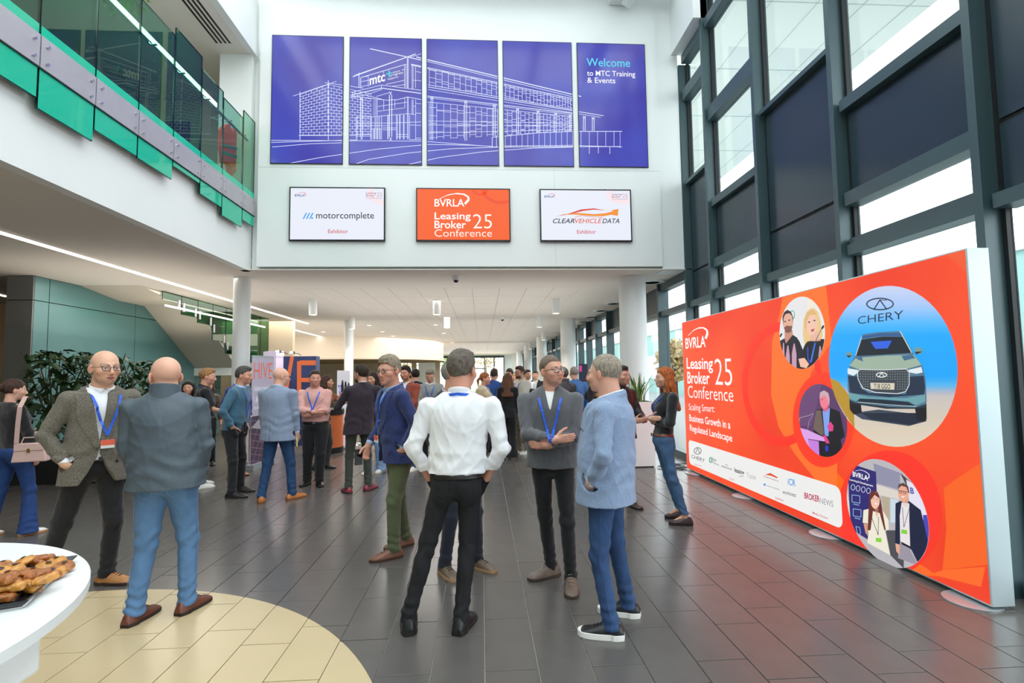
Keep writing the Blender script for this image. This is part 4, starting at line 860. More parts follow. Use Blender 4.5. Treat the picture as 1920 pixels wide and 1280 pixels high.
# ------------------------------------------------------------------ lights on and in the ceiling, then added fill lamps
def cyl_light(px, py, n):
    p = at_z(px, py, ZS); lb_ = ['above the crossed-arms man in pink', 'over the gap left of the white shirt man', 'just behind and right of the nearest middle one', 'in front of the second slim column', 'far over the lettered stand', 'nearest above the grey jumper man', 'second along above the grey jumper man', 'third along beside the thick columns', 'fourth along beside the thick columns'][n]
    t = empty('ceiling_light', (p[0], p[1], ZS), label='white cylinder ceiling light ' + lb_, cat='light', group='cylinder ceiling lights')
    MB().lathe([(.088, -.37), (.095, -.37), (.095, 0)], (0, 0, 0), 24).build('housing', M_col, t, smooth=True)
    MB().lathe([(.08, -.368), (.08, -.372)], (0, 0, 0), 20).build('lens', M_ledw, t)
    l = bpy.data.lights.new('lamp', 'SPOT'); l.energy = 140; l.spot_size = 2.2; l.spot_blend = .6; l.color = (1, .9, .76); l.shadow_soft_size = .08
    lo = bpy.data.objects.new('lamp', l); COL.objects.link(lo); lo.parent = t; lo.location = (0, 0, -.4)
for n, (x, y) in enumerate(((587, 562), (819, 562), (838, 593), (660, 595), (531, 635), (1042, 560), (1011, 592), (1019, 622), (994, 643))): cyl_light(x, y, n)
dl = [(1122, 497), (792, 545), (1218, 543), (910, 578), (660, 609), (1012, 607), (1295, 575), (1358, 603), (525, 581), (1600, 495), (1660, 555), (1720, 623)]
for n, (x, y) in enumerate(dl):
    p = at_z(400 + x / 3.84, 480 + y / 3.84, ZS)
    t = empty('downlight', (p[0], p[1], ZS), label='small recessed downlight, %s from the left among those glowing in the ceiling' % ('first second third fourth fifth sixth seventh eighth ninth tenth eleventh twelfth'.split()[sorted(dl).index((x, y))]), cat='light', group='recessed downlights')
    MB().lathe([(.085, -.006), (.11, -.004), (.11, 0)], (0, 0, 0), 20).build('trim_ring', M_alum, t); MB().lathe([(.08, -.008), (.08, -.004)], (0, 0, 0), 20).build('lens', M_ledw, t)
for n, (x, y) in enumerate(((1530, 193), (1240, 353), (1150, 407), (1067, 455), (1010, 490))):
    p = at_z(840 + x / 4, 480 + y / 4, ZS)
    t = empty('ceiling_vent', (p[0], p[1], ZS), label=['round air diffuser nearest the windows above the red-haired woman', 'round air diffuser left of the wide column', 'third round air diffuser along the window side', 'fourth round air diffuser along the window side', 'farthest round air diffuser along the window side'][n], cat='vent', group='round air diffusers')
    for r in (.22, .15, .08): MB().lathe([(r, -.02), (r + .045, -.012), (r + .045, 0)], (0, 0, 0), 28).build('ring', M_col, t, smooth=True)
    MB().lathe([(.2, -.001), (.2, 0)], (0, 0, 0), 24).build('opening', M_black, t)
for n, (x, y, s_) in enumerate(((855, 517, 1.0), (942, 594, .9))):
    p = at_z(x, y, ZS); t = empty('dome_camera', (p[0], p[1], ZS), label=['white dome security camera just below the screen wall', 'small dome security camera farther along the tiled ceiling'][n], cat='camera')
    MB().lathe([(.06, -.09), (.075, -.05), (.075, 0)], (0, 0, 0), 24).build('housing', M_col, t, smooth=True); MB().lathe([(.01, -.135), (.035, -.125), (.052, -.09)], (0, 0, 0), 20).build('dome', mat('dome_black', '0a0a0c', .1), t, smooth=True)
def led_line(a, b, label, parent_loc=None):
    p, q_ = at_z(*a, ZS), at_z(*b, ZS); d = q_ - p; d /= np.linalg.norm(d); nrm = np.array([-d[1], d[0], 0]) * .045
    t = empty('linear_light', tuple(p), label=label, cat='light', group='linear ceiling lights'); o3 = np.array([0, 0, -.012])
    MB().prism([tuple(nrm * 1.3), tuple(-nrm * 1.3), tuple(q_ - p - nrm * 1.3), tuple(q_ - p + nrm * 1.3)], (0, 0, -.006)).build('channel', M_alum, t)
    MB().prism([tuple(nrm + o3 * .5), tuple(-nrm + o3 * .5), tuple(q_ - p - nrm + o3 * .5), tuple(q_ - p + nrm + o3 * .5)], (0, 0, -.01)).build('diffuser', M_led, t)
led_line((-220, 369), (577, 606), 'long glowing linear light crossing the ceiling from the left edge'); led_line((537, 614), (638, 640), 'shorter glowing linear light over the lettered stand'); led_line((-60, 538), (13, 555), 'short glowing linear light at the far left edge')
for n, (x, y, e, sx, sy) in enumerate(((-6.5, 3.0, 60, 3, 6), (-6, 12, 100, 3, 5), (-8.5, 19, 260, 6, 5), (-2, 15, 160, 3, 5), (-2, 26, 300, 6, 8), (-1, 40, 450, 6, 10))):  # broad fill lamps added to lift the hall, no panel fixtures there
    l = bpy.data.lights.new('soffit_fill', 'AREA'); l.shape = 'RECTANGLE'; l.size = sx; l.size_y = sy; l.energy = e; l.color = (1, .88, .74) if n in (2, 4) else (1, .95, .9)
    lo = bpy.data.objects.new('soffit_fill', l); COL.objects.link(lo); lo.location = (x, y, ZS - .03)
for n, (x, y, e, sx, sy) in enumerate(((-6.3, 2.0, 3, 3, 8), (-6.3, 10.5, 32, 3, 5), (-1, 13, 60, 7, 6), (-7.5, 21, 75, 6, 8), (-1, 23, 110, 7, 12), (-1, 38, 200, 7, 16))):  # upward fill added to brighten the ceiling, unseen from eye level
    l = bpy.data.lights.new('upward_fill', 'AREA'); l.shape = 'RECTANGLE'; l.size = sx; l.size_y = sy; l.energy = e; l.color = (1, .9, .8) if n in (0, 1, 3) else (1, .97, .94)
    lo = bpy.data.objects.new('upward_fill', l); COL.objects.link(lo); lo.location = (x, y, 2.5); lo.rotation_euler = (math.pi, 0, 0)
# ------------------------------------------------------------------ round table with tray of pastries
TZ = 0.95; TC = (-2.19, 1.42); TR = .947
M_lam = mat('white_laminate', 'e8ecec', .3)
tb = empty('round_table', (TC[0], TC[1], 0), label='white round table with slab base standing on the cream floor disc', cat='table')
MB().lathe([(TR - .012, -.042), (TR, -.036), (TR, -.004), (TR - .004, 0)], (0, 0, TZ), 96).build('table_top', M_lam, tb, smooth=True)
c_, s_ = math.cos(.5), math.sin(.5)
P3 = [(1.05, -.35), (1.05, .28), (-.3, .28), (-.3, -.35)]
rx = -1.04 - TC[0]
MB().box(-.55, -1.296 - TC[0], -.25, .2, TZ - .155, TZ - .036).build('apron', M_lam, tb, bevel=.012); MB().box(-.5, -1.335 - TC[0], -.2, .17, 0, TZ - .15).build('leg_slab', M_lam, tb, bevel=.012)
tA, tB = at_z(145, 1043, TZ + .018)[:2], at_z(53, 1128, TZ + .018)[:2]; dl_ = at_z(0, 1137, TZ + .018)[:2] - tB; dl_ = dl_ / np.linalg.norm(dl_) * .42
tC, tD = tB + dl_, tA + dl_
cen = (tA + tB + tC + tD) / 4
ty = empty('serving_tray', (cen[0], cen[1], TZ), label='black slate tray holding the pastries on the round table', cat='tray')
def inset(f): return [tuple((cen + (k - cen) * f) - cen) for k in (tA, tB, tC, tD)]
o_, i_ = inset(1.0), inset(.93)
mb = MB(); mb.prism([(x, y, .002) for x, y in inset(.9)], (0, 0, .006))
for k in range(4): mb.prism([(*i_[k], .006), (*i_[(k + 1) % 4], .006), (*o_[(k + 1) % 4], .02), (*o_[k], .02)], (0, 0, .004))
mb.build('plate', mat('slate_black', '15181c', .18), ty)
M_pas = mat('golden_pastry', 'c98a3c', .35, bump=.5, bscale=70, var=.35, vscale=30, coat=.3); M_pas2 = mat('brown_pastry', 'a8622a', .35, bump=.5, bscale=80, var=.3, vscale=40, coat=.3)
M_fill = mat('chocolate_filling', '2c140c', .4)
def pastry_mesh(kind, seed, m):
    rnd = random.Random(seed); nu, nv = 28, 12; V = []; Fc = []
    for j in range(nv + 1):
        ph = math.pi * j / nv
        for i in range(nu):
            th = 2 * math.pi * i / nu
            if kind == 0:
                R, H = .038, .015; r = R * math.sin(ph); z = H * math.cos(ph)
                if math.cos(ph) > 0: z += .0035 * math.sin(r / R * 11 - th)
                V.append((r * math.cos(th) * 1.05, r * math.sin(th) * .92, z + .014))
            else:
                x = .045 * math.cos(ph); r = .021 * (max(math.sin(ph), 0)) ** .5; rr_ = r * (1 + .14 * math.sin(3 * th + x * 60) + .1 * math.sin(x * 210))
                V.append((x, rr_ * math.cos(th) * 1.2, rr_ * math.sin(th) * .85 + .019))
    for j in range(nv):
        for i in range(nu): Fc.append((j * nu + i, (j + 1) * nu + i, (j + 1) * nu + (i + 1) % nu, j * nu + (i + 1) % nu))
    me = bpy.data.meshes.new('pastry'); me.from_pydata(V, [], Fc); me.materials.append(m); me.polygons.foreach_set('use_smooth', [True] * len(me.polygons)); return me
PM = [pastry_mesh(0, 1, M_pas), pastry_mesh(1, 2, M_pas), pastry_mesh(0, 3, M_pas2), pastry_mesh(1, 4, M_pas2)]
FM = MB().lathe([(.001, 0), (.01, .002), (.001, .004)], (0, 0, 0), 10); fme = bpy.data.meshes.new('filling'); fme.from_pydata(FM.v, [], FM.f); fme.materials.append(M_fill)
spots = [(485, 222, 0, 0), (550, 262, 0, 0), (220, 222, 0, 1), (360, 212, 1, 0), (300, 250, 1, 0), (400, 270, 0, 0), (500, 305, 1, 0), (255, 318, 0, 1), (335, 335, 1, 1), (400, 375, 1, 1), (110, 290, 0, 1), (130, 335, 1, 0), (20, 250, 0, 0),
         (45, 272, 1, 1), (225, 395, 1, 0), (235, 452, 1, 0), (60, 345, 0, 2), (-10, 320, 0, 2), (30, 385, 1, 2), (105, 440, 1, 1), (40, 440, 1, 1), (10, 530, 1, 0), (-30, 420, 0, 1), (-60, 360, 0, 2), (-20, 480, 1, 0), (440, 325, 0, 0), (-100, 300, 0, 0), (-150, 380, 1, 1), (-110, 450, 0, 1), (-200, 330, 0, 0), (-190, 470, 1, 0), (-260, 420, 0, 0), (-90, 540, 1, 0), (-170, 550, 0, 0)]
PASTRY = []
for n, (x, y, k, lv) in enumerate(spots):
    rnd = random.Random(n); zz = TZ + .012 + lv * .024; p = at_z(x / 4.57, 1000 + y / 4.57, zz + .015)
    o = bpy.data.objects.new('pastry', PM[k + (2 if rnd.random() < .42 else 0)]); COL.objects.link(o); o.location = (p[0], p[1], zz - .004)
    o.rotation_euler = (rnd.uniform(-.3, .3), rnd.uniform(-.3, .3), rnd.uniform(-.5, .9)); s = rnd.uniform(.78, .94); o.scale = (s, s, s)
    o['_xy'] = (x, y); PASTRY.append((x, y, k, o))
    tag(o, 'x', 'pastry', 'pastries on the tray')
    f = bpy.data.objects.new('filling', fme); COL.objects.link(f); f.parent = o; f.location = (.0 if k == 0 else .038, 0.004, .03 if k == 0 else .02); f.rotation_euler = (0, 0 if k == 0 else .6, 0)

OT = 'first second third fourth fifth sixth seventh eighth ninth tenth eleventh twelfth'.split()
rowsP = [('back', 0, 280), ('second', 280, 350), ('third', 350, 420), ('front', 420, 999)]
for rn, lo_, hi_ in rowsP:
    L_ = sorted([q for q in PASTRY if lo_ <= q[1] < hi_], key=lambda q: -q[0])
    for i, (x, y, k, o) in enumerate(L_): o['label'] = '%s pastry, %s from the right in the %s row of the tray' % ('round swirl' if k == 0 else 'folded oblong', OT[i], rn); del o['_xy']

# ------------------------------------------------------------------ tall white planter with snake plant
pl = empty('tall_planter', (2.78, 8.98, 0), label='tall square white planter in front of the wide column', cat='planter')
MB().chamfer_box(-.21, .21, -.22, .22, .02, 1.13, .004).build('box', mat('planter_white', 'eef2f2', .35), pl)
MB().box(-.19, .19, -.2, .2, 1.1, 1.135).build('soil', mat('soil', '2c2018', .9), pl)
MB().box(-.19, .19, -.2, .2, 0, .02).build('plinth', M_black, pl)
sp = empty('snake_plant', (2.78, 8.98, 1.13), label='spiky snake plant growing in the tall white planter', cat='plant')
M_sn = mat('snake_leaf', '6f8f3a', .4, var=.35, vscale=9, stretch=(1, 1, 4))
M_snd = mat('snake_leaf_dark', '3f6a34', .4, var=.3, vscale=9)
rnd = random.Random(4)
for k in range(34):
    a_ = rnd.uniform(0, 6.3); r0 = rnd.uniform(.01, .13); ln = rnd.uniform(.32, .56); tilt = rnd.uniform(.05, .5) if k % 5 else .8
    mb = MB(); top = []
    for j in range(7):
        t = j / 6; w_ = .021 * (1 - t ** 2.2) + .001; z = ln * t * math.cos(tilt * t); r = r0 + ln * t * math.sin(tilt * t * .8)
        cx_, cy_ = r * math.cos(a_), r * math.sin(a_); tx, ty_ = -math.sin(a_ + t), math.cos(a_ + t); top.append(((cx_ - w_ * tx, cy_ - w_ * ty_, z), (cx_ - .006 * math.cos(a_), cy_ - .006 * math.sin(a_), z), (cx_ + w_ * tx, cy_ + w_ * ty_, z)))
    for j in range(6): mb.poly([top[j][0], top[j][1], top[j + 1][1], top[j + 1][0]]); mb.poly([top[j][1], top[j][2], top[j + 1][2], top[j + 1][1]])
    mb.build('leaf', M_sn if k % 3 else M_snd, sp, smooth=True)

# ------------------------------------------------------------------ exhibition stands
def board(p0, p1, h, th=.03):
    p0, p1 = np.array(p0), np.array(p1); L_ = np.linalg.norm(p1 - p0); U = (p1 - p0) / L_; N = np.array([U[1], -U[0]])
    return L_, Plane((p0[0], p0[1], 0), (U[0], U[1], 0), (0, 0, 1), (N[0], N[1], 0), lambda x, y: (x, y)), U, N
def slab(name, p0, U, N, L_, z0, z1, th, m, parent): return MB().prism([(p0[0], p0[1], z0), (p0[0] + U[0] * L_, p0[1] + U[1] * L_, z0), (p0[0] + U[0] * L_, p0[1] + U[1] * L_, z1), (p0[0], p0[1], z1)], (-N[0] * th, -N[1] * th, 0)).build(name, m, parent)
pa = at_z(469, 882)[:2]; pb = at_y(513, 700, 10.1)[:2]
L_, pln, U, N = board(pa, pb, 2.0)
bn = empty('roll_up_banner', label='lavender roll-up banner with orange HIVE lettering', cat='banner')
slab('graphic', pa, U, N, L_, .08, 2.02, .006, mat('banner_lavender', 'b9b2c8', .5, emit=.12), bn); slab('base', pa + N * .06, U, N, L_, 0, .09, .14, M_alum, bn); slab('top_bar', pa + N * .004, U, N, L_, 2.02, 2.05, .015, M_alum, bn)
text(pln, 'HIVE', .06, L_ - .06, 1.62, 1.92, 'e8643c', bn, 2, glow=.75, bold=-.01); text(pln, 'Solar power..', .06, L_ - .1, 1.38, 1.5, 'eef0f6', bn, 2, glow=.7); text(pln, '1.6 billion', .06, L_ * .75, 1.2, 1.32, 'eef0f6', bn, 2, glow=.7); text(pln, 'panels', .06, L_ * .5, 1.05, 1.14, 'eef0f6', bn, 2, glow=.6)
a = Art(pln, [(0.0, .1), (L_, .1), (L_, .95), (0, .95)], px=False, glow=.35); a.poly([(0, .1), (L_, .1), (L_, .95), (0, .95)], '5a4a66', 1)
for k in range(10): a.line([(-.1 + k * .16, .1), (.3 + k * .16, .95)], .012, 'c08aa8', 2); a.line([(0, .05 + k * .12), (L_, -.1 + k * .12)], .01, 'c08aa8', 2)
a.poly([(0, .75), (.35, .95), (L_, .8), (L_, .6), (.3, .7)], 'd8d4dc', 3); a.build('solar_picture', bn)
Yb = 12.6
bt = empty('exhibition_backdrop', label='navy exhibition backdrop with huge orange letters VE', cat='backdrop')
x0, x1 = at_y(531, 700, Yb)[0], at_y(592, 700, Yb)[0]
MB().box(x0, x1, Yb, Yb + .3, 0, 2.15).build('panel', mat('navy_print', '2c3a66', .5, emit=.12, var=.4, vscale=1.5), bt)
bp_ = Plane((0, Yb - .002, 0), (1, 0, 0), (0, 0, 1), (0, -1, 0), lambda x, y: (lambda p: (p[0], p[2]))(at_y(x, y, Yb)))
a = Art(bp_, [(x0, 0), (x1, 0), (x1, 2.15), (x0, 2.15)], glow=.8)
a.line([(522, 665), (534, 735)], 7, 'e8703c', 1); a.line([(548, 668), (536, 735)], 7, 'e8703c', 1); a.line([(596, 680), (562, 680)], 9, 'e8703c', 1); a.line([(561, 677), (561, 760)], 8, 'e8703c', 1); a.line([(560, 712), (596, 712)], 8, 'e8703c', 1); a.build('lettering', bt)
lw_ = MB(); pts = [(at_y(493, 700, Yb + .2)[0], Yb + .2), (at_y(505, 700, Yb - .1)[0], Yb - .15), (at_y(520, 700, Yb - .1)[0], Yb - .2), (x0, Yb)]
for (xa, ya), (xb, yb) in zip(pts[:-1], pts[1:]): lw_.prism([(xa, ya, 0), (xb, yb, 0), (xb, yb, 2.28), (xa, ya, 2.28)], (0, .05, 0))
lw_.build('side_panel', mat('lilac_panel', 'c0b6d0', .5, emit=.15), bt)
def arm_light(px, py, label):
    p = at_y(px, py, Yb - .25); t = empty('arm_light', tuple(p), label=label, cat='light'); MB().tube([(0, 0, 0), (.08, .2, -.02), (.1, .3, -.05)], .008, 6).build('arm', M_black, t)
    MB().box(-.05, .05, -.05, .03, -.03, .03).build('head', M_black, t); MB().box(-.035, .035, -.06, -.052, -.02, .02).build('lamp_face', emat('spot_face', 'fffaf0', 25), t)
arm_light(522, 659, 'bright spotlight on an arm above the lilac panel'); arm_light(548, 661, 'dark spotlight on an arm above the navy backdrop')
ct_ = empty('promo_counter', (-3.42, 11.45, 0), label='round orange promotional counter with black top and base', cat='counter')
MB().lathe([(.36, 0), (.36, .12)], (0, 0, 0), 32).build('base', M_black, ct_, smooth=True); MB().lathe([(.35, .12), (.35, .82)], (0, 0, 0), 32).build('body', mat('orange_panel', 'e0743e', .45), ct_, smooth=True); MB().lathe([(.37, .82), (.37, .93), (.36, .94)], (0, 0, 0), 32).build('top', M_black, ct_, smooth=True)
st_ = empty('bar_stool', (-2.98, 12.7, 0), label='black round-seated bar stool behind the orange counter', cat='stool')
MB().lathe([(.2, .72), (.22, .76), (.2, .8)], (0, 0, 0), 24).build('seat', M_black, st_, smooth=True); MB().tube([(0, 0, .02), (0, 0, .72)], .03, 10).build('post', M_chrome, st_, smooth=True); MB().lathe([(.22, 0), (.2, .02), (.03, .04)], (0, 0, 0), 24).build('base', M_chrome, st_, smooth=True)
def stand(name, px0, px1, Y, h, m, label, th=.12, z0=0):
    xa, xb = at_y(px0, 700, Y)[0], at_y(px1, 700, Y)[0]; t = empty(name, ((xa + xb) / 2, Y, 0), label=label, cat='display'); MB().box(-(xb - xa) / 2, (xb - xa) / 2, 0, th, z0 + .03, h).build('panel', m, t, bevel=.005); MB().box(-(xb - xa) / 2 - .03, (xb - xa) / 2 + .03, -.08, th + .1, 0, .03).build('base', M_alum, t)
    return t, xa, xb
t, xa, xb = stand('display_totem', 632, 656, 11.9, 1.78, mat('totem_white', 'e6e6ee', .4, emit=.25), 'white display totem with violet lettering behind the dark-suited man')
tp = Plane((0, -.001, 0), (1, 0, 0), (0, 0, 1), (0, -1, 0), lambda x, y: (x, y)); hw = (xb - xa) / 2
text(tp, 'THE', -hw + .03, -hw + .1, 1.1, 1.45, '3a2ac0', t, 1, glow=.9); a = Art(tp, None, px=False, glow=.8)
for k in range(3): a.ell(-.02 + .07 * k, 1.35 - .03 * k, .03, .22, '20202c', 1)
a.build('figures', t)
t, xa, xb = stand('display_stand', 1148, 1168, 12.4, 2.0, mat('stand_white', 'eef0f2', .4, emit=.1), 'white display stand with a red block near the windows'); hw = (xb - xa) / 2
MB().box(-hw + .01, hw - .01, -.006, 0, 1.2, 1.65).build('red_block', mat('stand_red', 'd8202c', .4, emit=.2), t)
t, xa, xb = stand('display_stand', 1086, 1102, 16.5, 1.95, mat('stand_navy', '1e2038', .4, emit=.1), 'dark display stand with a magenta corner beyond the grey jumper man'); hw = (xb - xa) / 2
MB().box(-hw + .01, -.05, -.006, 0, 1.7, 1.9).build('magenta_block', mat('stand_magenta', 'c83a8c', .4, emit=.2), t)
sh = empty('shelf_unit', (-6.3, 16.5, 0), label='cafe shelf unit stacked with jars behind the pink shirt man', cat='shelf')
for z in (.4, .8, 1.2, 1.45): MB().box(-1.2, 1.2, 0, .35, z, z + .03).build('shelf', mat('shelf_wood', '6a5038', .5), sh)
for x in (-1.2, 0, 1.17): MB().box(x, x + .03, 0, .35, 0, 1.48).build('upright', MATS['shelf_wood'], sh)
jm = MB().lathe([(.045, 0), (.045, .12), (.03, .14), (.03, .16)], (0, 0, 0), 12)
for k in range(22):
    me = bpy.data.meshes.new('jar'); me.from_pydata(jm.v, [], jm.f); cc = ('a8323a', 'd8c8a0', '3a5a3a', 'e8e4dc')[k % 4]; me.materials.append(mat('jar_' + cc, cc, .3))
    o = link('jar', me, None, loc=(-7.4 + (k % 11) * .21, 16.66, .83 if k < 11 else 1.23)); tag(o, '%s jar, %s from the left on the %s cafe shelf' % (('red', 'straw-coloured', 'green', 'white')[k % 4], OT[k % 11], 'lower' if k < 11 else 'upper'), 'jar', 'jars on the cafe shelf')

# ------------------------------------------------------------------ cables by the light box and a ledge table outside
cb = MB()
for k in range(3):
    rnd = random.Random(20 + k); pts = [(3.45 - .1 * k + rnd.uniform(-.3, .3), 8.4 + i * .09 + rnd.uniform(-.1, .1), .008) for i in range(9)]; cb.tube(pts, .005, 6)
tag(cb.build('power_cable', M_black, smooth=True), 'black power cables looping on the floor at the light box end', 'cable')

# ------------------------------------------------------------------ outside
gr = tag(MB().box(XG + .1, 90, -30, 110, -.3, -.1).build('pavement', mat('pale_concrete', '9a9e9e', .8)), kind='structure')
tag(MB().box(-40, 30, 52, 140, -.3, -.1).build('lawn', mat('far_lawn', 'a8b088', .9)), kind='structure')
can = empty('roof_canopy', kind='structure')
e = at_z(1418, 280, 8.9)
box('canopy_soffit', mat('canopy_cream', 'dfe6e0', .7), XG + .1, e[0], -10, 60, 8.9, 9.1, can)
for x in np.arange(4.8, e[0], .95): box('canopy_joint', mat('joint_grey', 'b9c2c1', .7), x, x + .012, -10, 30, 8.89, 8.9, can)
for y in np.arange(-4, 30, 2.2): box('canopy_joint', MATS['joint_grey'], XG + .1, e[0], y, y + .015, 8.89, 8.9, can)
bd = empty('neighbour_building', (15, 40, -.1), label='low pale teal building outside beyond the glazing', cat='building')
MB().box(0, 8, -28, 45, 0, 5.0).build('wall', mat('teal_shed', '9fcac6', .6, var=.05, vscale=.5), bd)
for k in range(5): MB().box(-.05, 0, -20 + k * 11, -16 + k * 11, 1.2, 3.2).build('window', mat('pale_window', 'cfe4ea', .2), bd)
MB().box(-.1, 8, -28, 45, 5.0, 5.25).build('roof', mat('roof_pale', 'dfe6e8', .6), bd)
LT = leaf_mesh('leaf', .2, .08, mat('autumn_leaf', 'b8a070', .6, var=.2))
LG = leaf_mesh('leaf', .24, .1, mat('pale_green_leaf', '9fb26a', .6, var=.2))
def tree(x, y, h, lm, label, seed):
    rnd = random.Random(seed); t = empty('tree', (x, y, -.1), label=label, cat='tree', group='trees outside'); MB().tube([(0, 0, 0), (0, 0, h * .6)], [.12, .06], 8).build('trunk', M_bark, t)
    nv = len(lm.vertices); co = np.empty(nv * 3); lm.vertices.foreach_get('co', co); co = co.reshape(-1, 3); fs = [tuple(p.vertices) for p in lm.polygons]; V, Fc = [], []
    for k in range(900):
        d = rnd.gauss(0, 1), rnd.gauss(0, 1), rnd.gauss(0, 1); n_ = math.sqrt(sum(q * q for q in d)); r = rnd.random() ** .4
        p = np.array([d[0] / n_ * h * .28 * r, d[1] / n_ * h * .28 * r, h * .66 + d[2] / n_ * h * .32 * r]); V.append(co @ np.array(Euler((rnd.uniform(0, 6), rnd.uniform(0, 6), rnd.uniform(0, 6))).to_matrix()).T + p); Fc += [tuple(i + k * nv for i in f) for f in fs]
    me = bpy.data.meshes.new('crown'); me.from_pydata(np.concatenate(V).tolist(), [], Fc); tag(link('crown', me, t, [lm.materials[0]]), kind='stuff')
tree(10.5, 27, 3.6, LT, 'small yellow autumn tree outside between the first windows', 1); tree(12, 19, 3.2, LG, 'small pale green tree outside behind the red-haired woman', 2)
for k, x in enumerate((-9, -4, 0.5, 5)): tree(x, 62 + 2 * k, 6.5, LG if k % 2 else LT, ['yellowing tree outside at the far end, left', 'pale green tree outside the far end windows', 'yellow tree outside the far end glass, middle', 'pale green tree outside at the far right end'][k], 5 + k)
# ------------------------------------------------------------------ people: implicit surfaces polygonised on a rectilinear grid
V3 = lambda *a: np.array(a, float)
def nrm(v): return v / (np.linalg.norm(v) + 1e-9)
def smin(a, b, k):
    h = np.clip(.5 + .5 * (b - a) / k, 0, 1); return b + (a - b) * h - k * h * (1 - h)
class Field:
    """smooth union of tapered capsules and ellipsoids; each entry is evaluated only near itself"""
    def __init__(s): s.p = []; s.post = []
    def cap(s, a, b, ra, rb, k=.02, sub=False, sq=None):
        """sq=(axis, factor): squash across axis, factor<1 = thinner"""
        s.p.append(('c', np.array(a, float), np.array(b, float), ra, rb, k, sub, sq)); return s
    def chain(s, pts, rs, k=.02):
        for i in range(len(pts) - 1): s.cap(pts[i], pts[i + 1], rs[i], rs[i + 1], k)
        return s
    def ell(s, c, r, R=None, k=.02, sub=False): s.p.append(('e', np.array(c, float), np.array(r, float), R, 0, k, sub, None)); return s
    def bounds(s, m=.03):
        lo, hi = np.full(3, 9.0), np.full(3, -9.0)
        for t, a, b, ra, rb, k, sub, sq in s.p:
            if sub: continue
            if t == 'c': r = max(ra, rb); l, h = np.minimum(a, b) - r, np.maximum(a, b) + r
            else: r = b.max(); l, h = a - r, a + r
            lo, hi = np.minimum(lo, l), np.maximum(hi, h)
        return lo - m, hi + m
    @staticmethod
    def dist(pr, X, Y, Z):
        t, a, b, ra, rb, k, sub, sq = pr
        if t == 'c':
            px, py, pz = X - a[0], Y - a[1], Z - a[2]; d = b - a
            if sq is not None:
                ax, f = sq; q = (px * ax[0] + py * ax[1] + pz * ax[2]); e = q * (1 / f - 1); px, py, pz = px + e * ax[0], py + e * ax[1], pz + e * ax[2]
                dd = d + ax * (d @ ax) * (1 / f - 1); dn = dd @ dd; h = np.clip((px * dd[0] + py * dd[1] + pz * dd[2]) / max(dn, 1e-9), 0, 1)
                g = np.sqrt((px - dd[0] * h) ** 2 + (py - dd[1] * h) ** 2 + (pz - dd[2] * h) ** 2) + 1e-9
                return (g - (ra + (rb - ra) * h)) * (f + (1 - f) * np.clip(g * 0 + .5, 0, 1))
            dn = d @ d; h = np.clip((px * d[0] + py * d[1] + pz * d[2]) / max(dn, 1e-9), 0, 1)
            return np.sqrt((px - d[0] * h) ** 2 + (py - d[1] * h) ** 2 + (pz - d[2] * h) ** 2) - (ra + (rb - ra) * h)
        px, py, pz = X - a[0], Y - a[1], Z - a[2]
        if ra is not None:
            R = ra; px, py, pz = R[0, 0] * px + R[1, 0] * py + R[2, 0] * pz, R[0, 1] * px + R[1, 1] * py + R[2, 1] * pz, R[0, 2] * px + R[1, 2] * py + R[2, 2] * pz
        k0 = np.sqrt((px / b[0]) ** 2 + (py / b[1]) ** 2 + (pz / b[2]) ** 2) + 1e-6
        k1 = np.sqrt((px / b[0] ** 2) ** 2 + (py / b[1] ** 2) ** 2 + (pz / b[2] ** 2) ** 2) + 1e-6
        return k0 * (k0 - 1) / k1
    def grid(s, xs, ys, zs):
        D = np.full((len(xs), len(ys), len(zs)), .12, np.float32)
        for pr in s.p:
            t, a, b, ra, rb, k, sub, sq = pr
            if t == 'c': r = max(ra, rb) + .07; lo, hi = np.minimum(a, b) - r, np.maximum(a, b) + r
            else: r = (b.max() if ra is not None else b) + .07; lo, hi = a - r, a + r
            i = [(max(np.searchsorted(g, lo[j]) - 1, 0), np.searchsorted(g, hi[j]) + 1) for j, g in enumerate((xs, ys, zs))]
            X, Y, Z = xs[i[0][0]:i[0][1], None, None], ys[None, i[1][0]:i[1][1], None], zs[None, None, i[2][0]:i[2][1]]
            if X.size == 0 or Y.size == 0 or Z.size == 0: continue
            d = s.dist(pr, X, Y, Z); v = D[i[0][0]:i[0][1], i[1][0]:i[1][1], i[2][0]:i[2][1]]
            v[...] = -smin(-v, d, k) if sub else smin(v, d, k)
        if s.post:
            X, Y, Z = xs[:, None, None], ys[None, :, None], zs[None, None, :]
            for f in s.post: D = f(D, X, Y, Z)
        return D
    def at(s, P):
        D = np.full(len(P), .12); X, Y, Z = P[:, 0], P[:, 1], P[:, 2]
        for pr in s.p:
            d = s.dist(pr, X, Y, Z); D = -smin(-D, d, pr[5]) if pr[6] else smin(D, d, pr[5])
        for f in s.post: D = f(D, X, Y, Z)
        return D
def axis(lo, hi, h, fine, hf):
    xs = [lo]
    while xs[-1] < hi:
        x = xs[-1]; st = hf if any(a <= x < b for a, b in fine) else h
        nx = [a for a, b in fine if x < a < x + st]
        xs.append(min([x + st] + nx))
    return np.array(xs, np.float32)
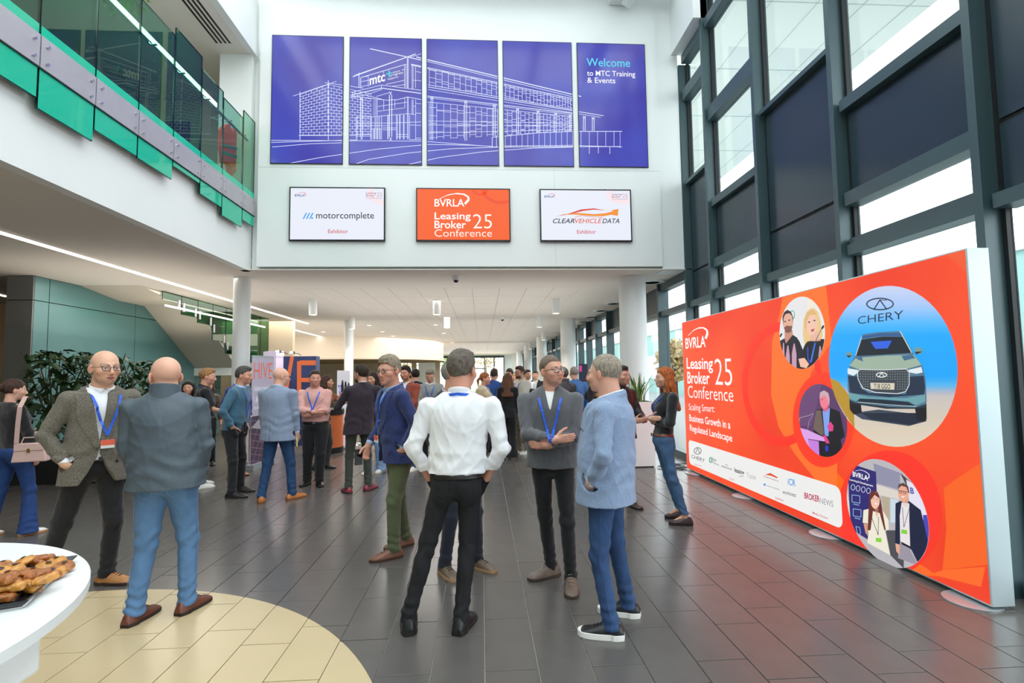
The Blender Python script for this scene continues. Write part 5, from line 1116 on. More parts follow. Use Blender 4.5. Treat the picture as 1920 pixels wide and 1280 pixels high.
def nets(D, xs, ys, zs):
    S = D < 0
    c = S[:-1, :-1, :-1].astype(np.int8)
    for dx in (0, 1):
        for dy in (0, 1):
            for dz in (0, 1):
                if dx or dy or dz: c = c + S[dx:S.shape[0] - 1 + dx, dy:S.shape[1] - 1 + dy, dz:S.shape[2] - 1 + dz]
    act = (c > 0) & (c < 8); I, J, K = np.nonzero(act); n = len(I)
    idx = np.full(act.shape, -1, np.int32); idx[I, J, K] = np.arange(n)
    P = np.zeros((n, 3)); cnt = np.zeros(n)
    for (o0, o1) in [((0, 0, 0), (1, 0, 0)), ((0, 1, 0), (1, 1, 0)), ((0, 0, 1), (1, 0, 1)), ((0, 1, 1), (1, 1, 1)), ((0, 0, 0), (0, 1, 0)), ((1, 0, 0), (1, 1, 0)), ((0, 0, 1), (0, 1, 1)), ((1, 0, 1), (1, 1, 1)),
                     ((0, 0, 0), (0, 0, 1)), ((1, 0, 0), (1, 0, 1)), ((0, 1, 0), (0, 1, 1)), ((1, 1, 0), (1, 1, 1))]:
        a = D[I + o0[0], J + o0[1], K + o0[2]]; b = D[I + o1[0], J + o1[1], K + o1[2]]; m = (a < 0) != (b < 0)
        t = np.where(m, a / np.where(m, a - b, 1), 0)
        pa = np.stack([xs[I + o0[0]], ys[J + o0[1]], zs[K + o0[2]]], 1); pb = np.stack([xs[I + o1[0]], ys[J + o1[1]], zs[K + o1[2]]], 1)
        P += np.where(m[:, None], pa + (pb - pa) * t[:, None], 0); cnt += m
    P /= np.maximum(cnt, 1)[:, None]
    F = []
    for ax in range(3):
        sl0 = [slice(None)] * 3; sl1 = [slice(None)] * 3; sl0[ax] = slice(0, -1); sl1[ax] = slice(1, None)
        A, B = S[tuple(sl0)], S[tuple(sl1)]; e = A != B; i, j, k = np.nonzero(e); q = [i, j, k]; u, v = [(1, 2), (2, 0), (0, 1)][ax]
        ok = (q[u] > 0) & (q[v] > 0) & (q[u] < D.shape[u] - 1) & (q[v] < D.shape[v] - 1); q = [z[ok] for z in q]; flip = A[e][ok]
        def g(du, dv):
            r = [z.copy() for z in q]; r[u] = r[u] + du; r[v] = r[v] + dv; return idx[r[0], r[1], r[2]]
        f = np.stack([g(-1, -1), g(0, -1), g(0, 0), g(-1, 0)], 1); f[~flip] = f[~flip][:, ::-1]; F.append(f)
    return P, np.concatenate(F)
def vnormals(P, F):
    a = P[F[:, 2]] - P[F[:, 0]]; b = P[F[:, 3]] - P[F[:, 1]]; n = np.cross(a, b); N = np.zeros_like(P)
    for k in range(4): np.add.at(N, F[:, k], n)
    return N / (np.linalg.norm(N, axis=1)[:, None] + 1e-12)
def folds(P, N, amp, seed, axis_w=(1, 1, 1)):
    """cloth creases: sharpened sums of warped waves"""
    r = np.random.RandomState(seed); w = np.zeros(len(P)); Q = P * np.array(axis_w) + .06 * np.sin(P[:, [1, 2, 0]] * 9 + r.rand(3) * 6)
    for k in range(5):
        d = r.randn(3); d /= np.linalg.norm(d); fr = r.uniform(14, 34); ph = r.rand() * 6.3
        w += (1 - np.abs(np.sin(Q @ d * fr + ph + 1.5 * np.sin(Q @ np.roll(d, 1) * 7)))) ** 2 * r.uniform(.4, 1)
    return P + N * ((w / 2.2 - .4) * amp)[:, None]
def mesh_field(name, F, h, mats, parent, fine=((), (), ()), hf=None, fold=None, color=None, disp=None, lo=None, hi=None):
    l, u = F.bounds()
    if lo is not None: l = np.maximum(l, lo)
    if hi is not None: u = np.minimum(u, hi)
    xs, ys, zs = [axis(l[j], u[j], h, fine[j], hf or h) for j in range(3)]
    D = F.grid(xs, ys, zs); P, Fc = nets(D, xs, ys, zs)
    if len(P) < 8: return None
    N = vnormals(P, Fc)
    if fold: P = folds(P, N, fold[0], fold[1], fold[2] if len(fold) > 2 else (1, 1, 1))
    if disp: P = disp(P, N)
    me = bpy.data.meshes.new(name); me.vertices.add(len(P)); me.vertices.foreach_set('co', P.astype(np.float32).ravel())
    me.loops.add(len(Fc) * 4); me.loops.foreach_set('vertex_index', Fc.astype(np.int32).ravel()); me.polygons.add(len(Fc))
    me.polygons.foreach_set('loop_start', np.arange(len(Fc), dtype=np.int32) * 4); me.update(calc_edges=True); me.validate()
    o = link(name, me, parent, mats, smooth=True)
    if color is not None:
        ca = me.color_attributes.new('Col', 'FLOAT_COLOR', 'POINT'); c = np.ones((len(P), 4), np.float32); c[:, :3] = color(P); ca.data.foreach_set('color', c.ravel())
    return o

M_skin = mat('skin', 'd9a58a', .45, vcol=True, bump=.05, bscale=220, spec=.4)
_b = M_skin.node_tree.nodes['Principled BSDF']; _b.inputs['Subsurface Weight'].default_value = 0.08; _b.inputs['Subsurface Radius'].default_value = (.02, .008, .004)
M_eye = mat('eye_white', 'e8e4e0', .15); M_iris = mat('iris_dark', '2c3a44', .1)
M_lan = mat('lanyard_blue', '2a62d8', .5, var=.25, vscale=60)
M_lens = glass('lens', 'f4f6f6', .06, .4)
def cloth(name, col, kind='plain'):
    k = dict(plain=dict(rough=.85, bump=.15, bscale=300, sheen=.2, var=.05, vscale=6), denim=dict(rough=.85, bump=.3, bscale=420, var=.16, vscale=10), tweed=dict(rough=.95, bump=.5, bscale=200, var=.42, vscale=110, sheen=.1),
             chambray=dict(rough=.9, bump=.3, bscale=300, var=.18, vscale=160, sheen=.2), smooth=dict(rough=.55, bump=.05, bscale=200, var=.04, vscale=5), knit=dict(rough=.95, bump=.4, bscale=350, sheen=.4, var=.06, vscale=30), leather=dict(rough=.35, bump=.2, bscale=120, var=.15, vscale=20))[kind]
    return mat(name, col, fold=0 if kind == 'leather' else .35, **k)
def rotz(a): c, s = math.cos(a), math.sin(a); return np.array([[c, -s, 0], [s, c, 0], [0, 0, 1.0]])
def rotx(a): c, s = math.cos(a), math.sin(a); return np.array([[1.0, 0, 0], [0, c, -s], [0, s, c]])
def roty(a): c, s = math.cos(a), math.sin(a); return np.array([[c, 0, s], [0, 1.0, 0], [-s, 0, c]])
def ik(a, b, l1, l2, hint):
    d = b - a; L = min(np.linalg.norm(d), (l1 + l2) * .999); u = nrm(d); b = a + u * L
    x = (l1 * l1 - l2 * l2 + L * L) / (2 * L); h = math.sqrt(max(l1 * l1 - x * x, 0)); p = hint - u * (hint @ u); return a + u * x + nrm(p) * h, b
def add_hand(F, w, d, n, side, curl=.5, s=1.0, thumb=.5):
    """w wrist, d direction of the fingers, n palm normal (palm faces +n), side=+1 thumb towards cross(d,n)*side"""
    d = nrm(d); n = nrm(n - d * (n @ d)); t = np.cross(d, n) * side; pc = w + d * .05 * s
    F.cap(w - d * .02 * s, w + d * .02 * s, .027 * s, .026 * s, .02)
    for q, ln in ((-1.1, .085), (-.38, .09), (.35, .088), (1.05, .082)): F.cap(w + t * q * .012 * s, w + d * ln * s + t * q * .021 * s, .015 * s, .0125 * s, .012)
    for q, ln in ((-1.1, .062), (-.38, .078), (.35, .084), (1.05, .074)):
        p = w + d * .09 * s + t * q * .021 * s; a = curl * .5; v = d
        for sg, rr in ((.45, .0095), (.32, .0085), (.25, .0075)):
            v = nrm(d * math.cos(a) + n * math.sin(a)); p2 = p + v * ln * sg * s; F.cap(p, p2, rr * s, rr * .93 * s, .004); p = p2; a += curl * .9
    p = w + d * .02 * s + t * .022 * s; v = nrm(d * .75 + t * .75 + n * .2 * curl)
    for ln, rr in ((.04, .014), (.034, .0105), (.026, .0095)):
        p2 = p + v * ln * s; F.cap(p, p2, rr * s, rr * .92 * s, .006); p = p2; v = nrm(v * .8 + d * .45 + n * .35 * curl)
def hexc(c): return np.array(lin(c)[:3])
ROOTS = []
def person(label, feet, yaw, H=1.78, head=(0, 0), lean=(0, 0), fat=0.0, fem=False, res=1, skin='dba68c', hair=None, hairc='4a3a30', beard=None, top=None, trouser=None, shoes=None, arms=(None, None), glasses=None, lanyard=None, mouth=0.0, group=None, stubble=0.0, hipw=None, bend=0.0, smile=False, belt=None, extra=None, brow=None, hs=1.0, wide=None, neck=1.0, nz=.012, pel=None, nk=None, pkz=.955):
    """feet: ((x,y,yaw offset) right, left) in world; yaw: facing direction angle, 0 = +Y (away from camera), degrees clockwise seen from above"""
    wide = wide or (1.0 if fem else 1.07); S = H / 1.78; R0 = rotz(-math.radians(yaw)); fr, fl = np.array(feet[0][:2]), np.array(feet[1][:2]); org = V3(*((fr + fl) / 2), 0)
    inv = R0.T; loc = lambda p: inv @ (V3(p[0], p[1], 0) - org)
    root = empty('person', tuple(org), -math.radians(yaw), label=label, cat='person', group=group); ROOTS.append(root)
    h = (.009, .012, .018)[res] if res else .0075; hf = (.004, .006, .011)[res]
    ft = [loc(f) for f in feet]; fy = [math.radians(f[2]) if len(f) > 2 else 0 for f in feet]    # per-foot yaw relative to the body
    if nk: lean = inv @ (at_y(nk[0], nk[1], org[1]) - org); lean = (lean[0], lean[1])
    ho = V3(lean[0] * .45, lean[1] * .45, 0)
    if pel: ho = inv @ (at_y(pel[0], pel[1], org[1]) - org)
    hipc = V3(ho[0], ho[1], .925 * S); hw = .088 * S
    sh_z = 1.445 * S; chest = V3(lean[0] * .7 + ho[0] * .3, lean[1] * .7 + ho[1] * .3, 1.28 * S); neckb = V3(lean[0], lean[1], (1.49 + nz) * S)
    shw = (.168 if fem else .19) * S * wide; tk = 1 + fat
    FWD_ = V3(0, 1, 0)
    # legs
    legs = []
    for sd, f, a in ((1, ft[0], fy[0]), (-1, ft[1], fy[1])):
        hp = hipc + V3(sd * hw, 0, -.02 * S); fd = rotz(-a) @ FWD_; ank = V3(f[0], f[1], .085 * S) - fd * .05
        kn, ank = ik(hp, ank,   .420 * S, .410 * S, FWD_ * .5 + fd * .5); legs.append((hp, kn, ank, fd))
    # arms
    AR = []
    for sd, spec in ((1, arms[0]), (-1, arms[1])):
        sp_ = neckb + V3(sd * shw, -.01, -(.072 + .03 * (wide - 1)) * S); spec = spec or 'hang'
        if isinstance(spec, str):
            W = dict(hang=(V3(sd * .25, .06, .80), V3(sd * .5, -.8, 0), V3(0, .15, -1), V3(-sd, .1, 0), .6), pocket=(V3(sd * (.175 if (top or {}).get('type') == 'jacket' else .18) * min(wide, 1.07), .05 if (top or {}).get('type') == 'jacket' else .08, pkz), V3(sd * 1, -.75, 0), V3(-sd * (.7 if (top or {}).get('type') == 'jacket' else .45), .1, -.8), V3(-sd, -.2, -.2), .4),
                     backpocket=(V3(sd * .20, -.06, .90), V3(sd * 1, -.9, 0), V3(-sd * .5, .3, -.8), V3(-sd, 0, -.2), .4), crossed=(V3(-sd * .02, .235 + (.035 if sd > 0 else 0) + fat * .1, 1.12), V3(sd * .8, -.1, -.9), V3(-sd * 1, .1, .12), V3(0, -1, 0), .5),
                     hold=(V3(sd * .08, .30, 1.10), V3(sd * .6, -.3, -.9), V3(-sd * .3, .8, .2), V3(-sd * .9, 0, .2), 1.0), front=(V3(sd * .05, .24, .98), V3(sd * .9, -.3, -.5), V3(-sd * .8, .4, -.2), V3(0, -1, 0), .8),
                     raised=(V3(sd * .16, .32, 1.30), V3(sd * .5, -.2, -1), V3(-sd * .2, .4, .9), V3(-sd, .2, 0), .9), behind=(V3(sd * .06, -.2, .98), V3(sd * 1, -.5, 0), V3(-sd, 0, -.2), V3(0, -1, 0), .6))[spec]
            wr, hint, hd, hn, curl = W; wr = wr * S * (V3(.85, .8, 1) if fem and spec in ('hold', 'crossed') else 1) + (V3(ho[0], ho[1], 0) if 'pocket' in spec or spec == 'hang' else V3(chest[0], chest[1], 0))
        else: wr, hint, hd, hn, curl = [V3(*q) if hasattr(q, '__len__') else q for q in spec]; wr = wr * S + V3(chest[0], chest[1], 0)
        el, wr = ik(sp_, wr, .285 * S, .255 * S, hint); AR.append((sp_, el, wr, hd, hn, curl, sd))
    # ---------------- body (one continuous surface)
    B = Field(); hy, hp_ = math.radians(head[0]), math.radians(head[1]); hr = math.radians(head[2]) if len(head) > 2 else 0
    Rh = rotz(-hy) @ rotx(hp_) @ roty(hr); HS = S * (.965 if fem else 1.0) * 1.03 * hs
    hc = neckb + V3(0, .028, .165 * (1 + (hs - 1) * .35) - nz * .9) * S + (Rh @ V3(0, .03, 0)) * S - V3(0, .02, 0)
    hl = lambda x, y, z: hc + Rh @ (V3(x, y, z) * HS)
    B.cap(hipc, V3(hipc[0], hipc[1], 1.0 * S), .11 * S, .11 * S, .04, sq=(V3(0, 1, 0), .8)); B.cap(V3(hipc[0], hipc[1], 1.0 * S), chest, (.09 if fem else .105) * S, (.10 if fem else .12) * S, .04, sq=(V3(0, 1, 0), .65))
    B.cap(neckb + V3(-.11, -.01, -.05) * S, neckb + V3(.11, -.01, -.05) * S, .05 * S, .05 * S, .03)
    nr = (.047 if fem else .058) * S * (1 + fat * .4) * neck
    B.cap(neckb + V3(0, -.012, -.05), hl(0, -.022, -.055), nr * 1.08, nr, .03)
    for hp, kn, ank, fd in legs: B.chain([hp, kn, ank], [.07 * S, .045 * S, .036 * S], .03); B.cap(ank, ank + fd * .10 + V3(0, 0, -.052), .026 * S, .018 * S, .01)
    for sp_, el, wr, hd, hn, curl, sd in AR: B.chain([sp_, el, wr], [.045 * S, .036 * S, .026 * S], .02); add_hand(B, wr, hd, hn, sd, curl, S * (.93 if fem else 1.0))
    e = lambda c, r, k=.015, sub=False: B.ell(hl(*c), V3(*r) * HS, Rh, k, sub)
    e((0, -.012, .032), (.0755, .096, .088), .02); e((0, .03, -.012), (.064, .064, .08), .03); jw = .05 if not fem else .043
    e((0, .03, -.06), (jw * (1 + fat * .5), .056, .045), .03); e((0, .074, -.088), (.022, .018, .018), .02)
    for sx in (-1, 1):
        e((sx * .043, .058, -.022), (.024, .026, .022), .02); B.ell(hl(sx * .08, -.006, -.006), V3(.008, .020, .031) * HS, Rh @ rotz(sx * .45), .006)
        e((sx * .031, .1, .006), (.019, .016, .013), .012, True); e((sx * .010, .103, -.034), (.009, .010, .008), .006)
        B.cap(hl(sx * .014, .088, .026), hl(sx * .046, .078, .022), .009 * HS, .008 * HS, .012)
        e((sx * .031, .0842, .0138), (.0165, .0095, .0068), .005); e((sx * .031, .083, -.0075), (.014, .0085, .0045), .005)
    B.cap(hl(0, .09, .012), hl(0, .111, -.026), .0085 * HS, .0115 * HS, .010)
    if mouth: e((0, .098, -.064), (.021, .02, .003 + .009 * mouth), .005, True)
    mz = -.0575 + (.003 if mouth else 0); lz = -.069 - .008 * mouth
    B.cap(hl(-.02, .087, mz), hl(.02, .087, mz), .0045 * HS, .0045 * HS, .006); B.cap(hl(-.008, .0935, mz), hl(.008, .0935, mz), .0055 * HS, .0055 * HS, .006); B.cap(hl(-.014, .089, lz), hl(.014, .089, lz), .0065 * HS, .0065 * HS, .006)
    sk, lip = hexc(skin), hexc(skin) * np.array([.82, .5, .5]); hcol = hexc(hairc)
    def skincol(P):
        q = (P - hc) @ Rh / HS; c = np.tile(sk, (len(P), 1)); hd_ = np.linalg.norm(P - hc, axis=1) < .2
        def blob(cx, cy, cz, rx, ry, rz): return np.clip(1.6 - 1.6 * np.sqrt(((q[:, 0] - cx) / rx) ** 2 + ((q[:, 1] - cy) / ry) ** 2 + ((q[:, 2] - cz) / rz) ** 2), 0, 1)[:, None]
        def mix(c, col, m): return c * (1 - m) + col * m
        for sx in (-1, 1): c = mix(c, sk * [1.0, .78, .76], blob(sx * .045, .07, -.03, .035, .05, .03) * .5); c = mix(c, sk * [.7, .6, .6], blob(sx * .031, .088, .002, .022, .02, .013) * .5); c = mix(c, sk * [1, .72, .7], blob(sx * .083, 0, 0, .02, .04, .045) * .5)
        c = mix(c, sk * [1, .78, .76], blob(0, .115, -.028, .02, .02, .02) * .6)
        if stubble or beard:
            m = (np.clip(((-.045 - q[:, 2]) + np.clip((.03 - q[:, 1]), -.02, .02)) * 40, 0, 1) * np.clip((q[:, 1] + .01) * 30, 0, 1) * np.clip((q[:, 2] + .125) * 30, 0, 1) * hd_)[:, None]; c = mix(c, hcol * .8, m * (stubble or .6))
        c = mix(c, lip, np.maximum(blob(0, .095, mz, .032, .03, .0085), blob(0, .095, lz, .028, .03, .010)) * .85)
        if mouth: c = mix(c, np.array([.12, .03, .03]), blob(0, .085, -.063, .024, .022, .005 + .009 * mouth))
        bc = hexc(brow) if brow else hcol * .7
        for sx in (-1, 1):
            t = np.clip((q[:, 0] * sx - .012) / .04, 0, 1); m = np.clip(1.8 - np.abs(q[:, 2] - (.0275 + .004 * np.sin(t * 3))) / .0035, 0, 1) * (q[:, 0] * sx > .012) * (q[:, 0] * sx < .052) * (q[:, 1] > .05); c = mix(c, bc, (m * .75)[:, None])
        for i in range(2):
            kn = np.linalg.norm(P - AR[i][2] - nrm(AR[i][3]) * .09, axis=1); c = mix(c, sk * [1, .8, .78], np.clip(1 - kn / .06, 0, 1)[:, None] * .5)
        return c
    fineX, fineY, fineZ = [(hc[0] - .105, hc[0] + .105)], [(hc[1] - .13, hc[1] + .15)], [(hc[2] - .14 * S, 9)]
    if res == 0:
        for ar in AR:
            m_ = ar[2] + nrm(ar[3]) * .08; fineX.append((m_[0] - .1, m_[0] + .1)); fineY.append((m_[1] - .1, m_[1] + .1)); fineZ.append((m_[2] - .1, m_[2] + .1))
    mesh_field('body', B, .010 if res == 0 else h, [M_skin], root, (fineX, fineY, fineZ), hf, color=skincol)
    if res < 2:
        for sx in (-1, 1):
            m = MB(); c = hl(sx * .031, .0785, .0035); r_ = .0125 * HS; gd = nrm(Rh @ V3(0, 1, 0))
            bm = bmesh.new(); bmesh.ops.create_uvsphere(bm, u_segments=12, v_segments=8, radius=r_); me = bpy.data.meshes.new('eye'); bm.to_mesh(me); bm.free(); o = link('eye', me, root, [M_eye], tuple(c), True)
            bm = bmesh.new(); bmesh.ops.create_uvsphere(bm, u_segments=10, v_segments=6, radius=r_ * .55); me = bpy.data.meshes.new('iris'); bm.to_mesh(me); bm.free(); link('iris', me, o, [M_iris], tuple(gd * r_ * .56), True)
        if mouth > .3:
            m = MB()
            for k in range(-3, 3): m.box((k + .06) * .0045, (k + .94) * .0045, -.003, .003, -.0035, .0035)
            o = m.build('teeth', mat('teeth', 'e4ded2', .3), root, tuple(hl(0, .083 - .0, -.061))); o.rotation_euler = Matrix(Rh.tolist()).to_euler()
    # ---------------- hair
    if hair and hair != 'bald':
        Fh = Field(); t = dict(buzz=.004, short=.012, mid=.018, long=.014, bun=.013, pony=.012, curly=.022)[hair]
        Fh.ell(hl(0, -.014, .036 + t * .3), V3(.0765 + t * .45, .097 + t * .75, .088 + t) * HS, Rh, .02)
        def cut(D, X, Y, Z):
            q = [(X - hc[0]) * Rh[0, j] + (Y - hc[1]) * Rh[1, j] + (Z - hc[2]) * Rh[2, j] for j in range(3)]; x, y, z = [k / HS for k in q]
            zl = np.interp if False else None
            keep = np.maximum(-(z - (.072 + .25 * np.maximum(x * x * 40 - .08, 0) * -1)), y - .2)          # above the forehead line
            if hair in ('long', 'pony', 'bun') or fem: side = np.maximum(y - (.035 + (z - 0) * .55), -(z + (.15 if hair == 'long' else .07)))
            else: side = np.maximum(np.maximum(y - (-.012 + z * .9), -(z + (.065 if hair != 'buzz' else .05) + np.minimum(y, 0) * .2)), y - .06)
            burn = np.maximum(np.maximum(y - .022, -y - .01 + 0 * z), -(z + .005)) if not fem else side
            return np.maximum(D, np.minimum(np.minimum(keep, side), burn) * HS)
        Fh.post.append(cut)
        if hair == 'mid' or hair == 'short': Fh.ell(hl(0, .03, .105), V3(.055, .06, .02 + t * .5) * HS, Rh, .02)
        if hair == 'long' or hair == 'pony' or hair == 'bun': pass
        def hd(P, N):
            r = np.random.RandomState(3); q = (P - hc) @ Rh / HS; w = np.zeros(len(P))
            for k in range(9): d = r.randn(3) * [1, 1, .35]; d /= np.linalg.norm(d); w += np.sin(q @ d * r.uniform(110, 420) + r.rand() * 6 + 2 * np.sin(q @ np.roll(d, 1) * 60)) * .34
            if hair == 'curly': w = np.sin(q[:, 0] * 190) * np.sin(q[:, 1] * 180) * np.sin(q[:, 2] * 170) * 3
            return P + N * (w * (.0019 if hair != 'buzz' else .0006))[:, None]
        mh = mat('hair_' + hairc, hairc, .5, var=.45, vscale=26, stretch=(3, 3, 1), bump=.7, bscale=90, spec=.3)
        mesh_field('hair', Fh, (.005, .007, .013)[res], [mh], root, disp=hd if res < 2 else None)
        if hair in ('long', 'pony', 'bun'):
            Fl = Field()
            if hair == 'long':
                for k in range(-4, 5):
                    x = k * .02; a = hl(x * .9, -.085 + abs(k) * .012, .06); b = hl(x * 1.25, -.10 + abs(k) * .014, -.09); c = neckb + (Rh @ V3(x * 1.3, -.125 + abs(k) * .012, 0)) + V3(0, 0, -.20 * S)
                    Fl.chain([a, b, c], [.026, .03, .02], .02)
                for sx in (-1, 1): Fl.chain([hl(sx * .074, -.01, .05), hl(sx * .083, .0, -.07), neckb + Rh @ V3(sx * .095, .03, 0) + V3(0, 0, -.1)], [.018, .022, .014], .015)
            elif hair == 'bun': Fl.ell(hl(0, -.12, .03), V3(.045, .035, .045) * HS, Rh)
            else: Fl.chain([hl(0, -.10, .02), hl(0, -.14, -.03), hl(0, -.13, -.16)], [.022, .025, .01], .01)
            def hd2(P, N): q = (P - hc) @ Rh; return P + N * ((np.sin(q[:, 0] * 240 + 2 * np.sin(q[:, 2] * 20)) + np.sin(q[:, 1] * 190 + q[:, 2] * 12)) * .0022)[:, None]
            mesh_field('hair_length', Fl, (.006, .008, .014)[res], [mh], root, disp=hd2)
    if beard:
        Fb = Field(); Fb.ell(hl(0, .032, -.064), V3(.057, .062, .05) * HS, Rh, .02); Fb.ell(hl(0, .075, -.092), V3(.03, .028, .026) * HS, Rh, .02)
        def bcut(D, X, Y, Z):
            x, y, z = [((X - hc[0]) * Rh[0, j] + (Y - hc[1]) * Rh[1, j] + (Z - hc[2]) * Rh[2, j]) / HS for j in range(3)]
            return np.maximum(np.maximum(D, (z - (-.046 + np.abs(x) * .7)) * HS), -np.maximum(np.abs(x) - .021, np.maximum(np.abs(z + .064) - .0105, -y)) * HS)
        Fb.post.append(bcut); mb_ = mat('hair_' + hairc, hairc, .5); mesh_field('beard', Fb, (.005, .007, .013)[res], [mb_], root)
    # ---------------- trousers
    tt = trouser or dict(c='1c1e24'); T = Field(); fit = tt.get('fit', 1.0); hem = tt.get('hem', .055) * S; flare = tt.get('flare', 0)
    T.ell(hipc + V3(0, -.01, .02), V3(.172 * (1 + fat * .4) * (1.02 if fem else 1), .118 * tk, .13) * S, None, .03)
    for sx, (hp, kn, ank, fd) in zip((1, -1), legs):
        up = nrm(kn - hp); T.cap(hp + up * .05, kn, .086 * S * fit * (1 + fat * .3), .062 * S * fit, .03); T.cap(kn, ank, .060 * S * fit, (.052 + flare * .04) * S * fit, .025); T.cap(ank, ank - V3(0, 0, .05), (.052 + flare * .04) * S * fit, (.055 + flare * .06) * S * fit, .02)
        T.ell(hp + V3(sx * -.01, -.055, -.035), V3(.075, .062, .08) * S, None, .04)
        if fit < .95: T.ell(kn + nrm(ank - kn) * .12 + V3(0, -.02, 0), V3(.05, .052, .11) * S * fit, None, .03)
    wz = (tt.get('waist', 1.0)) * S
    for spc, (sp_, el, wr, hd, hn, curl, sd) in zip(arms, AR):
        if spc == 'pocket' and (top or {}).get('type') != 'jacket': T.cap(wr + nrm(hd) * .03, wr + nrm(hd) * .15, .036, .034, .02)
    T.post.append(lambda D, X, Y, Z: np.maximum(np.maximum(D, hem - Z), Z - wz))
    def tdisp(P, N):
        w = np.zeros(len(P))
        for hp, kn, ank, fd in legs:
            for c, r_, f in ((kn, .12, 60), (ank, .13, 95)):
                g = np.exp(-((P[:, 2] - c[2] - .03) / r_) ** 2); sgn = np.exp(-(((P[:, 0] - c[0]) ** 2 + (P[:, 1] - c[1]) ** 2) / .02)); w += g * sgn * np.sin(P[:, 2] * f + 2.5 * np.sin(P[:, 0] * 22 + P[:, 1] * 17)) * .0042 * tt.get('wr', 1)
        return folds(P + N * w[:, None], N, .006 * tt.get('wr', 1), 11 + len(ROOTS), (1.4, 1.4, .8))
    mt = cloth('trouser_' + tt['c'], tt['c'], tt.get('k', 'plain')); mesh_field('trousers', T, h, [mt], root, disp=tdisp)
    if tt.get('k') == 'denim' and res == 0:           # seams and back pockets
        Mst = mat('seam_thread_' + tt.get('st', '8a9ab0'), tt.get('st', '8a9ab0'), .8)
        def trace(p0, d_):       # walk from outside to the cloth
            ts = np.linspace(0, .3, 60); Q = p0[None] + d_[None] * ts[:, None]; f = T.at(Q); i = np.argmax(f < .004); return Q[i] - d_ * .003
        for sx, (hp, kn, ank, fd) in zip((1, -1), legs):
            sm = MB(); pts = []
            for k in range(15):
                t = k / 14; c = hp + (kn - hp) * min(t * 2, 1) + (ank - kn) * max(t * 2 - 1, 0); pts.append(trace(c + V3(sx * .25, -.02, 0), V3(-sx, 0, 0)))
            sm.tube(pts, .0012, 4); sm.build('side_seam', Mst, root)
            pk = [trace(V3(hipc[0] + sx * x, hipc[1] - .3, z * S), V3(0, 1, 0)) for x, z in ((.045, .925), (.125, .935), (.12, .85), (.085, .825), (.05, .845), (.045, .925))]
            q = []
            for a_, b_ in zip(pk[:-1], pk[1:]):
                for t in np.linspace(0, 1, 5)[:-1]: p_ = a_ + (b_ - a_) * t; q.append(trace(V3(p_[0], hipc[1] - .3, p_[2]), V3(0, 1, 0)))
            MB().tube(q + [q[0]], .0011, 4).build('pocket_stitch', Mst, root)
    if belt:
        Bt = Field(); Bt.ell(hipc + V3(0, -.01, .02), V3(.172 * (1 + fat * .4) + .006, .118 * tk + .008, .135) * S, None, .03)
        for sx, (hp, kn, ank, fd) in zip((1, -1), legs): Bt.ell(hp + V3(sx * -.01, -.055, -.035), V3(.08, .068, .08) * S, None, .04)
        Bt.post.append(lambda D, X, Y, Z: np.maximum(D, np.abs(Z - (wz - .022)) - .018)); mesh_field('belt', Bt, h, [cloth('belt_' + belt, belt, 'leather')], root)
        MB().box(-.02, .02, -.004, .004, -.018, .018).build('buckle', M_chrome, root, tuple(V3(hipc[0], hipc[1] + (.118 * tk + .004) * S, wz - .022)))
    # ---------------- shoes
    so_ = shoes or dict(c='17181a')
    for (hp, kn, ank, fd), sx in zip(legs, (1, -1)):
        ang = math.atan2(fd[1], fd[0]) - math.pi / 2; Ls = .295 * S * (.9 if fem else 1); wS = .05 * S * (.85 if fem else 1); st_ = so_.get('sole_h', .022); n = 14; seg = 12
        heel = ank - fd * .075; base = V3(heel[0], heel[1], 0); up = MB(); sl = MB(); rows = []
        boot = so_.get('boot', 0)
        for k in range(n + 1):
            t = k / n; y = -.0 + Ls * (t - .02); w_ = wS * (math.sin(math.pi * min(.5, .12 + t * 1.5)) ** .6 if t < .25 else (.86 + .2 * math.sin((t - .25) / .75 * math.pi * .95)) if t < .8 else 1.0 * math.sqrt(max(1 - ((t - .8) / .2) ** 2 * .93, .02)))
            hgt = np.interp(t, [0, .05, .25, .36, .5, .7, .88, 1], [.055, .085 + boot * .04, .10 + boot * .05, .098 + boot * .035, .082, .058, .046, .022]) * S; rows.append((y, w_, hgt))
        n0 = 0
        for y, w_, hgt in rows:
            for j in range(seg + 1):
                a_ = math.pi * j / seg; x = w_ * math.cos(a_); zz = st_ + (hgt - st_) * math.sin(a_) ** .75; x *= (1 - .25 * max(0, math.sin(a_)) ** 2); up.v.append((x, y, zz))
        for k in range(n):
            for j in range(seg): up.f.append((k * (seg + 1) + j, k * (seg + 1) + j + 1, (k + 1) * (seg + 1) + j + 1, (k + 1) * (seg + 1) + j)); up.m.append(0)
        up.f += [tuple(range(seg, -1, -1)), tuple(range(n * (seg + 1), (n + 1) * (seg + 1)))]; up.m += [0, 0]
        ou = [(w_ * 1.08, y) for y, w_, _ in rows] + [(-w_ * 1.08, y) for y, w_, _ in rows[::-1]]
        sho = up.build('shoe', cloth('shoe_' + so_['c'], so_['c'], 'leather') if so_.get('k') != 'white' else mat('shoe_white', so_['c'], .5), root, tuple(base), True); sho.rotation_euler = (0, 0, ang)
        sl.prism([(x, y, 0) for x, y in ou], (0, 0, st_ + .002)).build('sole', mat('sole_' + so_.get('sole', '1a1613'), so_.get('sole', '1a1613'), .7), sho, bevel=.003)
